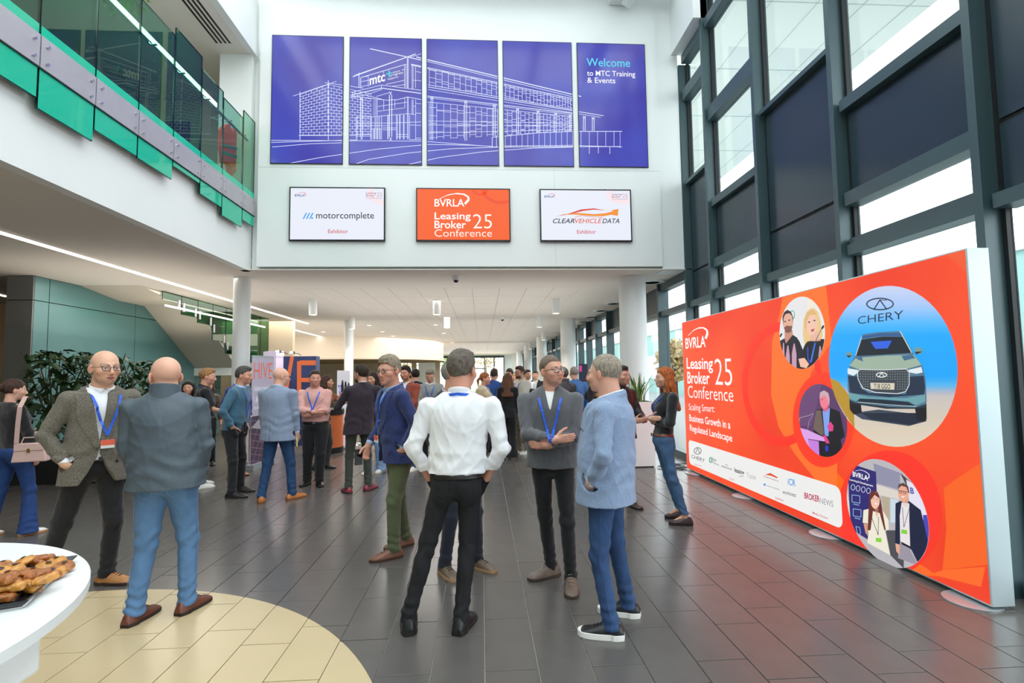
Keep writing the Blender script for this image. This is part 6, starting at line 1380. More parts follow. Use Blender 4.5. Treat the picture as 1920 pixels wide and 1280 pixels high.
        if res < 2:
            lc = MB()
            for k in range(4):
                y = Ls * (.40 + k * .07); z = np.interp((.42 + k * .07), [0, .36, .5, .7, .88], [.1, .098, .084, .062, .046]) * S + boot * .01 * (3 - k); lc.tube([(-.02, y, z - .006), (0, y + .004, z + .002), (.02, y, z - .006)], .0028, 5)
            lc.build('laces', mat('lace_' + so_.get('lace', '1c1816'), so_.get('lace', '1c1816'), .8), sho)
    # ---------------- upper garments
    def torso(F, t, hemz, wid=1.0, boxy=0.0, sleeve=True, slen=1.0, arm_t=None, hemflare=0.0):
        at_ = t if arm_t is None else arm_t; wx, wy = (.150 if not fem else .128) * wide, (.100 if not fem else .088)
        bl = fat * .06
        ca, cb = V3(chest[0], chest[1] - .005, 1.33 * S), V3((chest[0] + hipc[0]) / 2, (chest[1] + hipc[1]) / 2 + bl * .3, 1.10 * S); cc = V3(hipc[0], hipc[1] + .0, min(hemz, .95 * S))
        for p, q_, r1, r2 in ((ca, cb, wx + .012, wx + bl - (.012 if not boxy else 0) - (.02 if fem else 0)), (cb, cc, wx + bl - (.012 if not boxy else 0) - (.02 if fem else 0), wx + .012 + bl + hemflare + (.012 if fem else 0))):
            F.cap(p, q_, (r1 + t) * S * wid, (r2 + t) * S * wid, .05, sq=(V3(0, 1, 0), .70 + fat * .35))
        for sd_ in (-1, 1): F.cap(neckb + V3(sd_ * .04, -.012, -.052) * S, neckb + V3(sd_ * (.158 if not fem else .13) * wide, -.012, -.092) * S, (.056 + t) * S, (.046 + t) * S, .04)
        F.cap(neckb + V3(-.06, -.01, -.03) * S, neckb + V3(.06, -.01, -.03) * S, (.045 + t * .5) * S, (.045 + t * .5) * S, .05)
        F.ell(chest + V3(0, .025, .06) * S, V3(.135, .085 + t, .11) * S, None, .04)
        if fem:
            for sx in (-1, 1): F.ell(chest + V3(sx * .065, .085, .03) * S, V3(.058 + t, .05 + t, .058 + t) * S, None, .04)
        if sleeve:
            for sp_, el, wr, hd, hn, curl, sd in AR:
                e_ = wr if slen == 1.0 else (sp_ + (el - sp_) * min(slen * 2, 1) if slen <= .5 else el + (wr - el) * (slen * 2 - 1))
                if slen > .5: F.chain([sp_ + V3(-sd * .01, 0, .0), el, e_], [(.053 + at_) * S, (.041 + at_) * S, (.031 + at_ * .8) * S], .018)
                else: F.cap(sp_ + V3(-sd * .01, 0, 0), e_, (.056 + at_) * S, (.05 + at_) * S, .03)
    def sleeve_cut(F, slen=1.0, back=.0):
        for sp_, el, wr, hd, hn, curl, sd in AR:
            if slen > .5: e_ = el + (wr - el) * (slen * 2 - 1); d = nrm(wr - el)
            else: e_ = sp_ + (el - sp_) * slen * 2; d = nrm(el - sp_)
            def f(D, X, Y, Z, e_=e_ - d * back, d=d):
                s = (X - e_[0]) * d[0] + (Y - e_[1]) * d[1] + (Z - e_[2]) * d[2]; r = np.sqrt((X - e_[0]) ** 2 + (Y - e_[1]) ** 2 + (Z - e_[2]) ** 2)
                return np.where(r < .075 * S, np.maximum(D, s), D)
            F.post.append(f)
    def gdisp(amp, seed, tq=1.0):
        def f(P, N):
            w = np.zeros(len(P))
            for sp_, el, wr, hd, hn, curl, sd in AR:
                d = nrm(wr - sp_)
                for c, r_, fq in ((el, .10, 75), (wr - nrm(wr - el) * .05, .07, 100)):
                    q = P - c; g = np.exp(-(q ** 2).sum(1) / r_ ** 2); w += g * np.sin(q @ d * fq + 2.2 * np.sin(q[:, 0] * 25 + q[:, 2] * 14)) * .005 * tq
            z = (P[:, 2] - 1.02 * S); w += np.exp(-(z / .11) ** 2) * np.sin(P[:, 2] * 55 + 2.4 * np.sin(P[:, 0] * 16) + P[:, 1] * 9) * .0035 * tq
            return folds(P + N * w[:, None], N, amp, seed, (1, 1, .8))
        return f
    G = None; tp = top or dict(c='2a2c30'); kind = tp.get('type', 'shirt'); seed = len(ROOTS) * 7
    def shirt(c, t=.006, hemz=.97, k='smooth', slen=1.0, amp=.006, collar=True, name='shirt', cc=None, sleeve=True):
        F = Field(); torso(F, t, hemz * S, boxy=tp.get('boxy', 0) if kind == 'shirt' else 0, slen=slen, sleeve=sleeve); F.cap(neckb + V3(0, -.008, -.05), neckb + V3(0, -.006, .0) * 1.0, nr + .010, nr + .008, .012)
        F.post.append(lambda D, X, Y, Z: np.maximum(np.maximum(D, hemz * S - .02 - Z), Z - (neckb[2] + .012 + (Y - neckb[1]) * -.25))); sleeve_cut(F, slen, .0)
        m = cloth('shirt_' + c, c, k); mesh_field(name, F, h, [m], root, disp=gdisp(amp, seed)); 
        if collar:
            Fc = Field(); Fc.cap(neckb + V3(0, -.006, -.01), neckb + V3(0, -.012, .035), nr + .018, nr + .010, .01)
            def cc_(D, X, Y, Z):
                x, y = X - neckb[0], Y - neckb[1]; D = np.maximum(D, -(np.sqrt(x * x + (y + .01) ** 2) - nr - .003)); zt = neckb[2] + .028 - y * .35; zb = neckb[2] - .012 - np.maximum(y, 0) * .55
                return np.maximum(np.maximum(np.maximum(D, Z - zt), zb - Z), -np.maximum(np.abs(x) - .006 - np.maximum(zt - Z, 0) * .5, -y))
            Fc.post.append(cc_); mesh_field('collar', Fc, (.004, .006, .012)[res], [cloth('shirt_' + (cc or c), cc or c, k)], root)
        return F
    def jacket(c, k, t=.022, hemz=.80, open_=True, lap=True, btn=True, jn='jacket', vz=1.08, collar=True, zipc=None, split=True, slen=.93):
        F = Field(); torso(F, t, hemz * S, boxy=1, arm_t=.013, hemflare=tp.get('flare', .01)); hz = hemz * S
        if hz < .95 * S: F.cap(V3(hipc[0], hipc[1], .96 * S), V3(hipc[0], hipc[1], hz - .03), (.165 + t + fat * .05) * S, (.178 + t + fat * .05 + tp.get('flare', .01)) * S, .05, sq=(V3(0, 1, 0), .72 + fat * .3))
        if lap or jn == 'jacket': F.cap(neckb + V3(0, -.02, -.03), neckb + V3(0, -.02, .012), nr + .026, nr + .02, .015)
        for sp_, el, wr, hd, hn, curl, sd in AR: F.ell(sp_ + V3(-sd * .006, 0, .004), V3(.058, .060, .046) * S, None, .03)
        vzz = vz * S; nz = neckb[2]
        def op(D, X, Y, Z):
            x, y = X - chest[0] - tp.get('ox', 0), Y - chest[1]
            if open_:
                up = np.clip((Z - vzz) / (nz - vzz), 0, 1.3); hw_ = .004 + .062 * up ** 1.15; lowr = np.clip((vzz - Z) / (vzz - hz), 0, 1); hw_ = np.where(Z < vzz, .002 + tp.get('gape', .03) * lowr ** 1.4, hw_)
                D = np.where(y > -.02, np.maximum(D, -np.maximum(np.abs(x) - hw_ * S, .0 - y)), D)
            D = np.maximum(D, (nr + .008) - np.sqrt((X - neckb[0]) ** 2 + (Y - neckb[1] + .005) ** 2) - 3 * np.maximum(nz - .03 - Z, 0))
            D = np.maximum(D, Z - (nz + .02 - (Y - neckb[1]) * .35))
            if lap:
                ax = np.abs(x); up = np.clip((Z - vzz) / (nz - vzz), 0, 1); e0 = (.004 + .062 * up ** 1.15) * S; lw = (.02 + .075 * np.sin(np.clip(up * 1.25, 0, 1) * 2.2)) * S
                m = (ax < e0 + lw) & (Z > vzz) & (Z < nz - .03) & (y > 0); D = D - np.where(m, .008, 0)
            if split: D = np.where((y < -.05) & (Z < hz + .2), np.maximum(D, -(np.abs(x) - .002 - .01 * (hz + .2 - Z))), D)
            return np.maximum(D, hz - .0 + .12 * np.maximum(np.abs(x) * -1 + .08, 0) * (1 if open_ else 0) * (y > 0) - Z)
        F.post.append(op); sleeve_cut(F, slen, 0.0)
        m = cloth('jacket_' + c, c, k); o = mesh_field(jn, F, h if res else .0065, [m], root, disp=gdisp(tp.get('amp', .007), seed + 3, 1.1))
        def front(x, z, F_=F, off=.002):
            p0 = V3(chest[0] + x, chest[1] + .5, z); Q = p0[None] + V3(0, -1, 0)[None] * np.linspace(0, .5, 160)[:, None]; f = F_.at(Q); i = np.argmax(f < off); return Q[i] if f.min() < off else p0
        if btn and res < 2:
            for bx, bz in tp.get('buttons', ((.012, vz - .01), (.012, vz - .11))): p = front(bx * S, bz * S); MB().tube([tuple(p), tuple(p + V3(0, .006, 0))], .010, 12).build('button', M_black, root, smooth=True)
        if res == 0 and tp.get('pockets', True) and lap:
            for sx in (-1, 1):
                ps = [front(sx * x, (.925 - .0 * x) * S, off=-.002) for x in (.105, .125, .145, .165)]; m2 = MB()
                if max(abs(ps[k_][1] - ps[k_ + 1][1]) for k_ in range(3)) > .03: continue
                for a_, b_ in zip(ps[:-1], ps[1:]): m2.prism([tuple(a_), tuple(b_), tuple(b_ + V3(0, 0, -.04)), tuple(a_ + V3(0, 0, -.04))], (0, .004, 0))
                m2.build('pocket_flap', m, root)
            p = [front(-x, (1.27 + .04 * (x - .07)) * S, off=-.001) for x in (.07, .1, .135)]
            if tp.get('square'): m2 = MB(); m2.prism([tuple(p[0]), tuple(p[2]), tuple(p[2] + V3(0, .004, .02)), tuple(p[1] + V3(0, .006, .035))], (0, .003, 0)); m2.build('pocket_square', cloth('sq_' + tp['square'], tp['square']), root)
        return F, front
    fr_fn = None; Gs = None
    if kind == 'shirt': G = shirt(tp['c'], tp.get('t', .010), tp.get('hem', .97), tp.get('k', 'smooth'), tp.get('slen', 1.0), tp.get('amp', .009), collar=tp.get('collar', True))
    elif kind == 'polo': G = shirt(tp['c'], .012, .86, 'plain', .42, .006, collar=True, name='polo_shirt')
    elif kind == 'jumper':
        if tp.get('under'):
            shirt(tp['under'], .002, 1.05, 'smooth', .5, .003, collar=tp.get('ucollar', True), sleeve=False)
        F = Field(); torso(F, .017, .93 * S, boxy=.5, hemflare=-.004, arm_t=.010); zc_ = tp.get('neck', 'round')
        if zc_ == 'zip': F.cap(neckb + V3(0, -.008, -.04), neckb + V3(0, -.010, .04), nr + .02, nr + .012, .012)
        def jp(D, X, Y, Z):
            D = np.maximum(D, (.905 if not fem else tp.get('hem', .99)) * S - Z); x, y = X - neckb[0], Y - neckb[1]; hole = np.sqrt(x * x + (y + .005) ** 2)
            D = np.maximum(D, -(hole - nr - .007)) if zc_ != 'crew' else D
            if zc_ == 'zip': D = np.maximum(D, Z - (neckb[2] + .045 - y * .3)); D = np.where((y > .0) & (Z > neckb[2] - .14), np.maximum(D, -(np.abs(x) - .002 - np.clip(Z - (neckb[2] - .14), 0, .3) * .26)), D)
            else: D = np.maximum(D, Z - (neckb[2] + .008 - y * .35)); D = np.where(y > .0, np.maximum(D, -(np.abs(x) - np.clip(Z - (neckb[2] - (.10 if tp.get('vneck') else .035)), 0, .3) * .55)), D)
            rib = (Z < .955 * S) & (Z > .9 * S); return D
        F.post.append(jp); sleeve_cut(F, tp.get('slen', .97)); G = F; mesh_field('jumper', F, h, [cloth('knit_' + tp['c'], tp['c'], 'knit')], root, disp=gdisp(.008, seed))
        if zc_ == 'zip' and res < 2: p = neckb + V3(0, nr + .03, -.12); MB().box(-.004, .004, 0, .006, -.016, .016).build('zip_pull', M_chrome, root, tuple(p))
    elif kind == 'jacket':
        shirt_f = shirt(tp.get('shirt', 'eef0f4'), .004, .99, 'smooth', 1.0, .004, collar=tp.get('collar', True))
        Gs = shirt_f; G, fr_fn = jacket(tp['c'], tp.get('k', 'plain'), vz=tp.get('vz', 1.08), hemz=tp.get('hem', .80), t=tp.get('t', .022))
    elif kind == 'softshell':
        G, fr_fn = jacket(tp['c'], tp.get('k', 'smooth'), t=.03, hemz=tp.get('hem', .86), open_=tp.get('open', False), lap=False, btn=False, split=False, slen=.97)
        Fc = Field(); Fc.cap(neckb + V3(0, -.012, -.02), neckb + V3(0, -.014, .085), nr + .03, nr + .020, .01)
        Fc.post.append(lambda D, X, Y, Z: np.maximum(np.maximum(np.maximum(D, -(np.sqrt((X - neckb[0]) ** 2 + (Y - neckb[1] + .01) ** 2) - nr - .012)), Z - neckb[2] - .078 + (Y - neckb[1]) * .2), neckb[2] - .02 - Z)); mesh_field('jacket_collar', Fc, (.005, .007, .013)[res], [cloth('jacket_' + tp['c'], tp['c'], tp.get('k', 'smooth'))], root)
    # cuffs of the shirt peeping out of a jacket
    if kind == 'jacket' and res < 2:
        for sp_, el, wr, hd, hn, curl, sd in AR:
            d = nrm(wr - el); Fq = Field(); Fq.cap(wr - d * .05, wr - d * .004, .036 * S, .034 * S, .01); Fq.post.append(lambda D, X, Y, Z, e_=wr - d * .002, d=d: np.maximum(D, (X - e_[0]) * d[0] + (Y - e_[1]) * d[1] + (Z - e_[2]) * d[2])); mesh_field('cuff', Fq, (.007, .009, .014)[res], [cloth('shirt_' + tp.get('shirt', 'eef0f4'), tp.get('shirt', 'eef0f4'), 'smooth')], root)
    # ---------------- glasses
    if glasses and res < 2:
        g = MB(); gm = mat('glasses_' + glasses, glasses, .25); yf = .108
        for sx in (-1, 1):
            ring = [hl(sx * .033 + .024 * (abs(math.cos(t)) ** .7) * np.sign(math.cos(t)), yf, .004 + .0175 * (abs(math.sin(t)) ** .7) * np.sign(math.sin(t))) for t in np.linspace(0, 2 * math.pi, 21)]
            g.tube(ring, .0021, 6); g.tube([hl(sx * .057, yf - .002, .01), hl(sx * .076, .07, .01), hl(sx * .082, 0, .008), hl(sx * .08, -.02, -.005)], .002, 6)
        g.tube([hl(-.01, yf, .008), hl(0, yf + .004, .011), hl(.01, yf, .008)], .002, 6); go = g.build('glasses', gm, root, smooth=True)
        for sx in (-1, 1): MB().poly([tuple(hl(sx * .033 + .023 * (abs(math.cos(t)) ** .7) * np.sign(math.cos(t)), yf, .004 + .0165 * (abs(math.sin(t)) ** .7) * np.sign(math.sin(t)))) for t in np.linspace(0, 2 * math.pi, 17)[:-1]]).build('lens', M_lens, go)
    # ---------------- lanyard: flat ribbon over the clothes
    if lanyard and G is not None:
        lz_ = lanyard.get('z', 1.10) * S; lx = lanyard.get('x', 0.0); wd = .0095; cols = []
        def surf(x, z, d_, start, off=.011):
            p0 = V3(x, start, z); Q = p0[None] + d_[None] * np.linspace(0, .45, 150)[:, None]
            fs = [G.at(Q)] + ([Gs.at(Q)] if Gs else []); f = np.min(fs, 0); i = np.argmax(f < off); return Q[i] if f.min() < off else None
        back = []
        for t in np.linspace(-1, 1, 9):
            a_ = t * 1.25; r_ = nr + .03; back.append(neckb + V3(math.sin(a_) * r_, -math.cos(a_) * r_ - .005, .008 - .012 * abs(t)))
        ribbon = MB()
        def strip(pts, wdir):
            for a_, b_ in zip(pts[:-1], pts[1:]):
                da = nrm(np.cross(b_ - a_, wdir)) * wd; ribbon.poly([tuple(a_ - da), tuple(a_ + da), tuple(b_ + da), tuple(b_ - da)])
        for sx in (-1, 1):
            pts = [back[-1 if sx > 0 else 0]]
            for t in np.linspace(.12, 1, 12):
                x = neckb[0] + sx * (nr + .035) * (1 - t) ** .9 + lx * t; z = neckb[2] - .015 - (neckb[2] - lz_) * t; p = surf(x, z, V3(0, -1, 0), chest[1] + .42)
                if p is not None: pts.append(p)
            strip(pts, V3(0, 1, 0))
            if sx > 0: endp = pts[-1]
        for a_, b_ in zip(back[:-1], back[1:]): ribbon.poly([tuple(a_ + V3(0, 0, -wd)), tuple(a_ + V3(0, 0, wd)), tuple(b_ + V3(0, 0, wd)), tuple(b_ + V3(0, 0, -wd))])
        lo_ = ribbon.build('lanyard', M_lan, root)
        if lanyard.get('badge', True):
            bz = endp + V3(0, .012, -.035); bo = MB().box(-.045, .045, -.0015, .0015, -.065, .0).build('badge', mat('badge_white', 'f2f0ee', .4), lo_, tuple(bz)); MB().box(-.045, .045, -.003, -.0015, -.042, .0).box(-.045, .045, .0015, .003, -.042, .0).build('badge_band', mat('badge_coral', 'ee6a52', .5), lo_, tuple(bz))
    if extra: extra(dict(root=root, S=S, neckb=neckb, hipc=hipc, chest=chest, AR=AR, G=G, hl=hl, legs=legs, R0=R0, org=org, front=fr_fn, hc=hc, Rh=Rh))
    return root
# ------------------------------------------------------------------ the cast
BLK = dict(c='121317'); DEN = 'denim'
def shoe(c, **k): return dict(c=c, **k)
A_crossR = ((-.03, .25, 1.145), (.9, -.2, -.8), (-1, -.22, .10), (0, -1, 0), .35); A_crossL = ((.03, .205, 1.10), (-.9, -.2, -.8), (1, -.25, .0), (0, -1, .1), .5)
person('bald bearded-chin man in grey tweed blazer, blue lanyard and glasses, beside the round table', ((-3.40, 4.22, 10), (-3.0, 4.40, -32)), 128, 1.86, head=(-4, -3), pel=(178, 870), nk=(192, 715), fat=.12, hs=1.1, wide=1.06, neck=1.1, res=0, skin='dfae92', hair=None, hairc='8a6a58', stubble=.35,
       top=dict(type='jacket', c='6f6a5f', k='tweed', shirt='f0f3f8', vz=1.06, hem=.80, gape=.11, ox=.035, buttons=((-.085, 1.03), (-.08, .95), (-.085, 1.12))), trouser=dict(c='15161b', fit=1.02), shoes=shoe('b07a48', sole='3a2a20', lace='2a1c16'),
       arms=('pocket', 'pocket'), glasses='1c2030', lanyard=dict(z=1.17), mouth=.7, belt='15110f')
person('bald man seen from behind in slate grey jacket and light blue jeans', ((-2.09, 3.88, 28), (-2.36, 3.74, 22)), -14, 1.77, pel=(312, 905), nk=(311, 735), head=(-34, -2), fat=.28, hs=1.17, wide=1.17, neck=1.15, nz=.035, pkz=.925, res=0, skin='dfac94',
       top=dict(type='softshell', c='4d5a64', k='smooth', hem=.885, boxy=1, amp=.010), trouser=dict(c='587da6', k=DEN, fit=1.10, st='7f9cbc', wr=1.3), shoes=shoe('6a3828', sole='2a1c18'), arms=('pocket', 'pocket'))
person('grey-haired man with glasses in navy blazer and olive trousers', ((-.80, 5.06, 0), (-.86, 4.74, 8)), 236, 1.81, head=(-26, -4, 3), pel=(748, 870), nk=(735, 740), fat=.18, hs=1.08, neck=1.1, res=0, skin='d99f88', hair='mid', hairc='938672', brow='8a7a6a',
       top=dict(type='jacket', c='223063', k='plain', shirt='9db4da', vz=1.08, hem=.83, gape=.06, buttons=((.012, 1.05),), pockets=True), trouser=dict(c='565e3e', fit=1.08), shoes=shoe('7a4a34', sole='4a3020', boot=.3),
       arms=(((.21, .16, .97), (.6, -.9, -.2), (-.1, .35, -1), (-1, 0, 0), .8), 'pocket'), glasses='2a2420', lanyard=dict(z=1.12, x=.04))
person('broad-backed man in white shirt and black jeans, seen from behind', ((-.135, 3.44, 14), (-.50, 3.47, -14)), 5, 1.79, head=(22, -3), pkz=.94, pel=(856, 885), nk=(862, 712), fat=.0, wide=1.18, neck=1.15, hs=1.08, res=0, skin='d99c84', hair='short', hairc='6c6258',
       top=dict(type='shirt', c='f3f4f6', hem=1.012, t=.013, amp=.014), trouser=dict(c='17181c', k=DEN, fit=.90, st='1e2027', waist=1.0), shoes=shoe('16171a', boot=.3), arms=('pocket', 'pocket'), lanyard=dict(badge=False), belt='1a1614')
person('grey-haired man mostly hidden behind the white shirt man, brown suede shoes', ((-.30, 4.30, 10), (-.02, 4.42, -10)), 140, 1.76, head=(-35, 0), nk=(846, 725), fat=.15, res=1, skin='d8a48c', hair='short', hairc='8f887e', glasses='1a1a20',
       top=dict(type='jacket', c='23252e', shirt='d8dce4', vz=1.08), trouser=dict(c='1d2433', fit=1.0), shoes=shoe('6e5d4c', sole='b08a64'), arms=('hang', 'pocket'))
person('man in charcoal half-zip jumper with crossed arms, glasses and lanyard', ((.50, 4.20, 58), (.66, 3.93, 0)), 188, 1.785, head=(-36, 3, 4), pel=(1036, 865), nk=(1031, 732), wide=1.14, fat=.06, res=0, skin='dca48c', hair='buzz', hairc='786658', stubble=.4, brow='4a3a32',
       top=dict(type='jumper', c='5f6064', neck='zip', under='f0f0f0', ucollar=False), trouser=dict(c='14151a', fit=.90), shoes=shoe('6f5f52', boot=.8, sole='4a3c32', lace='b09a80'),
       arms=(A_crossR, A_crossL), glasses='17171c', lanyard=dict(z=1.14, badge=False), mouth=.55)
person('grey-cropped man in pale blue blazer and blue jeans with white-soled trainers', ((.93, 3.52, -5), (.74, 3.24, -10)), 298, 1.75, head=(14, 0), pel=(1135, 900), nk=(1143, 715), fat=.32, hs=1.08, neck=1.12, wide=1.2, res=0, skin='dfa891', hair='buzz', hairc='a09484',
       top=dict(type='jacket', c='8b9fbe', k='chambray', shirt='f4f5f8', vz=1.05, hem=.815, gape=.06, flare=.008, square='1c2238'), trouser=dict(c='2e4b76', k=DEN, fit=.98, st='3c5c8a', wr=1.2), shoes=shoe('15171b', sole='f0efe8', sole_h=.034),
       arms=('pocket', 'pocket'))
A_fR = ((-.01, .19, 1.19), (.9, -.3, -.8), (-1, -.35, .10), (0, -1, 0), .35); A_fL = ((.02, .155, 1.15), (-.9, -.3, -.8), (1, -.35, .0), (0, -1, .1), .5)
person('smiling woman with long red hair, black top and blue jeans by the light box', ((2.17, 5.72, 0), (2.12, 5.46, 10)), 272, 1.69, head=(-4, 2), pel=(1241, 800), nk=(1252, 738), fem=True, res=0, skin='dba88e', hair='long', hairc='b4602e', brow='7a4a30', smile=True,
       top=dict(type='jumper', c='131418', neck='crew', hem=1.0), trouser=dict(c='47698f', k=DEN, fit=.86, st='5a7aa0', hem=.12, waist=1.03), shoes=shoe('3a2420', sole='241a18', sole_h=.03), arms=(A_fR, A_fL), lanyard=dict(z=1.14, badge=False), belt='6a3422', mouth=.25)
person('dark-haired woman in black top seen from behind, pale handbag, left edge', ((-4.84, 5.88, 20), (-5.22, 5.82, 0)), 12, 1.655, head=(30, -4), pel=(28, 890), nk=(18, 765), fem=True, fat=.25, res=1, skin='e0b09a', hair='bun', hairc='4a342a',
       top=dict(type='jumper', c='111216', neck='crew', hem=.93), trouser=dict(c='24457e', k=DEN, fit=1.0, flare=.8, hem=.03), shoes=shoe('e8e6e2', k='white', sole='b88a62'), arms=('hang', 'hold'))
person('man in black polo shirt with sandy hair and white trainers', ((-4.2, 7.98, 0), (-4.35, 8.25, 5)), 58, 1.79, head=(15, -6), fat=.05, res=1, skin='d8a088', hair='short', hairc='a87c50', top=dict(type='polo', c='121419'), trouser=dict(c='14151a'), shoes=shoe('f0eee8', k='white', sole='e8e6de'), arms=('hold', 'hold'), lanyard=dict(badge=False))
person('smiling man in royal blue suit half hidden behind the teal jumper man', ((-4.03, 8.62, 0), (-4.1, 8.95, 0)), 105, 1.79, head=(5, -4), fat=.1, res=1, skin='d8a088', hair='buzz', hairc='4a3c34', top=dict(type='jacket', c='1f3f78', shirt='e8ecf4'), trouser=dict(c='7a6e5a'), shoes=shoe('a8642c'), arms=('pocket', 'pocket'), mouth=.4)
person('man in teal jumper with greying dark hair and black trousers', ((-3.40, 7.30, 0), (-3.46, 7.66, 0)), 92, 1.80, head=(-2, -5), pel=(438, 815), nk=(452, 728), fat=.08, res=1, skin='d29a80', hair='short', hairc='55524e', top=dict(type='jumper', c='3d6a84', neck='round', under='a8c4e4'), trouser=dict(c='14151a', fit=1.05), shoes=shoe('141518'), arms=('pocket', 'pocket'), lanyard=dict(badge=False), mouth=.2)
person('bald man seen from behind in grey-blue blazer, blue trousers, tan shoes', ((-2.55, 7.18, 25), (-2.95, 7.06, -35)), 14, 1.775, head=(42, -4), pel=(522, 830), nk=(522, 722), wide=1.2, fat=.28, res=1, skin='e0ae98', glasses='2a2226', top=dict(type='jacket', c='8797b0', k='chambray', shirt='cfdcf0', hem=.80), trouser=dict(c='21456f', k=DEN, fit=1.05), shoes=shoe('b87438', sole='8a5428'),
       arms=('hang', 'hang'))
person('man with crossed arms in pink patterned shirt and black trousers', ((-2.70, 8.02, 15), (-2.47, 7.95, -15)), 172, 1.735, head=(-18, 0), pel=(592, 795), nk=(590, 735), fat=.3, res=1, skin='d99a86', hair='short', hairc='4e4036', top=dict(type='shirt', c='e0aaa2', k='chambray', t=.014, hem=1.012), trouser=dict(c='1a1b1e', fit=1.25), shoes=shoe('141416'), arms=(A_crossR, A_crossL), lanyard=dict(z=1.2, badge=False), belt='161414')
person('bearded man in dark plum suit jacket seen from behind, maroon shoes', ((-1.64, 7.60, 45), (-1.93, 7.46, -10)), -22, 1.80, head=(-38, -4), pel=(672, 820), nk=(680, 722), res=1, skin='cf9a80', hair='mid', hairc='34291f', beard=True, top=dict(type='jacket', c='2b202c', shirt='e8eaf0', hem=.80), trouser=dict(c='35382f', fit=1.0), shoes=shoe('8f2f40', sole='3a2a26'),
       arms=('pocket', ((-.24, .30, 1.26), (-.6, -.3, -.9), (-.25, .5, .8), (1, 0, 0), .8)))
person('woman in bronze top reaching an arm out, behind the pink shirt man', ((-2.9, 9.3, 0), (-2.75, 9.4, 0)), 85, 1.66, fem=True, res=1, skin='d49a7c', hair='long', hairc='4a2e22', top=dict(type='polo', c='8a4a2c'), trouser=dict(c='2a2a30'), arms=('hang', ((-.12, .5, 1.2), (-.3, -.3, -.9), (0, 1, .1), (0, 0, -1), .5)))
person('person in brown coat and wide pale jeans behind the plum suit', ((-1.96, 8.8, 0), (-1.76, 8.9, 0)), 200, 1.70, fem=True, res=1, skin='c99478', hair='long', hairc='2a1e1a', top=dict(type='jacket', c='5a3a28', shirt='c8b8a0'), trouser=dict(c='8fb0d8', k=DEN, fit=1.25, hem=.03, flare=.4), shoes=shoe('e8e4dc', k='white', sole='e0ddd4'), arms=('hang', 'hold'))
person('smiling dark-haired man in rust jacket and white trainers', ((-1.42, 9.0, 0), (-1.22, 8.96, 0)), 205, 1.80, head=(-5, 0), res=1, skin='c88e70', hair='mid', hairc='1d1818', beard=None, stubble=.7, top=dict(type='jacket', c='8f3f2a', shirt='f0f0f0', vz=.98, gape=.08), trouser=dict(c='2c4470', k=DEN), shoes=shoe('f0eee8', k='white', sole='e8e6de'), arms=('hang', 'hold'), lanyard=dict(z=1.2), mouth=.5)
R2 = lambda *a, **k: person(*a, res=2, **k)
def P2(label, x, y, yaw, H, hair, hc, top, tr='1c1e24', **k): R2(label, ((x + .1 * math.cos(math.radians(yaw)), y - .1 * math.sin(math.radians(yaw))), (x - .1 * math.cos(math.radians(yaw)), y + .1 * math.sin(math.radians(yaw)))), yaw, H, hair=hair, hairc=hc, top=top, trouser=k.pop('trs', dict(c=tr)), **k)
P2('dark-haired man in navy jacket turned away beside the rust jacket', -1.32, 10.2, -20, 1.77, 'short', '2c241e', dict(type='jacket', c='1c2438', shirt='dfe3ea'))
P2('grey-haired man in pale grey jumper looking down at his phone', -.98, 9.7, 180, 1.77, 'short', '8c8074', dict(type='jumper', c='9a9c98', under='e8e8ee'), head=(0, -28), arms=('hold', 'hold'), lanyard=dict(z=1.2, badge=False))
P2('ginger woman with ponytail in khaki jacket behind the white shirt man', .02, 9.3, 115, 1.68, 'pony', '9a5a34', dict(type='jacket', c='b9a888', shirt='e8e8ee'), fem=True, head=(-10, -4))
P2('man in bright blue suit jacket turned away, centre of the crowd',   .25, 10.95, 25, 1.76, 'short', '4a382e', dict(type='jacket', c='3a62b4', shirt='f0f0f4'))
P2('curly dark-haired man laughing beyond the blue suit',   .66, 12.0, 210, 1.76, 'curly', '2a201c', dict(type='shirt', c='2a2c34'))
P2('woman with very long brown hair in black trouser suit, seen from behind', .50, 10.05, 8, 1.66, 'long', '6a4530', dict(type='jacket', c='131518', shirt='131518', hem=.84), '121317', fem=True, trs=dict(c='121317', fit=1.15, flare=1.0, hem=.04), shoes=shoe('c8a888', sole='c8a888'))
person('bearded man with backpack in cream shirt and mottled trousers', ((.72, 10.6, 0), (.90, 10.5, 0)), 235, 1.80, head=(0, -3), res=1, skin='d29c84', hair='short', hairc='4e3a2c', beard=True, glasses='2a2024', top=dict(type='shirt', c='d9d2c4', hem=.88, t=.02), trouser=dict(c='7d6e5a', fit=1.2, k='tweed'), shoes=shoe('eceae4', k='white', sole='e4e2da'), arms=('hang', 'hold'), lanyard=dict(z=1.2))
P2('fair-haired woman in teal top far behind the black suit', .80, 12.8, 200, 1.66, 'long', 'b89a6a', dict(type='shirt', c='2c5a6a'), fem=True)
P2('dark-haired man in pale shirt beyond the backpack man', 1.08, 12.3, 150, 1.74, 'short', '3a2a24', dict(type='shirt', c='c8ccd4'))
P2('man in black jacket far down the hall near the windows', 1.52, 14.4, 190, 1.72, 'short', '3a302a', dict(type='jacket', c='14171c', shirt='c8ccd4'))
P2('grey-cropped man in blue shirt turned away behind the charcoal jumper', 1.78, 9.7, -10, 1.77, 'buzz', '9a9288', dict(type='shirt', c='3f72b4', hem=.9))
P2('woman with long blonde hair in black jacket beside the blue shirt', 2.02, 9.15, -60, 1.68, 'long', 'a8824e', dict(type='jacket', c='15171b', shirt='15171b'), fem=True)
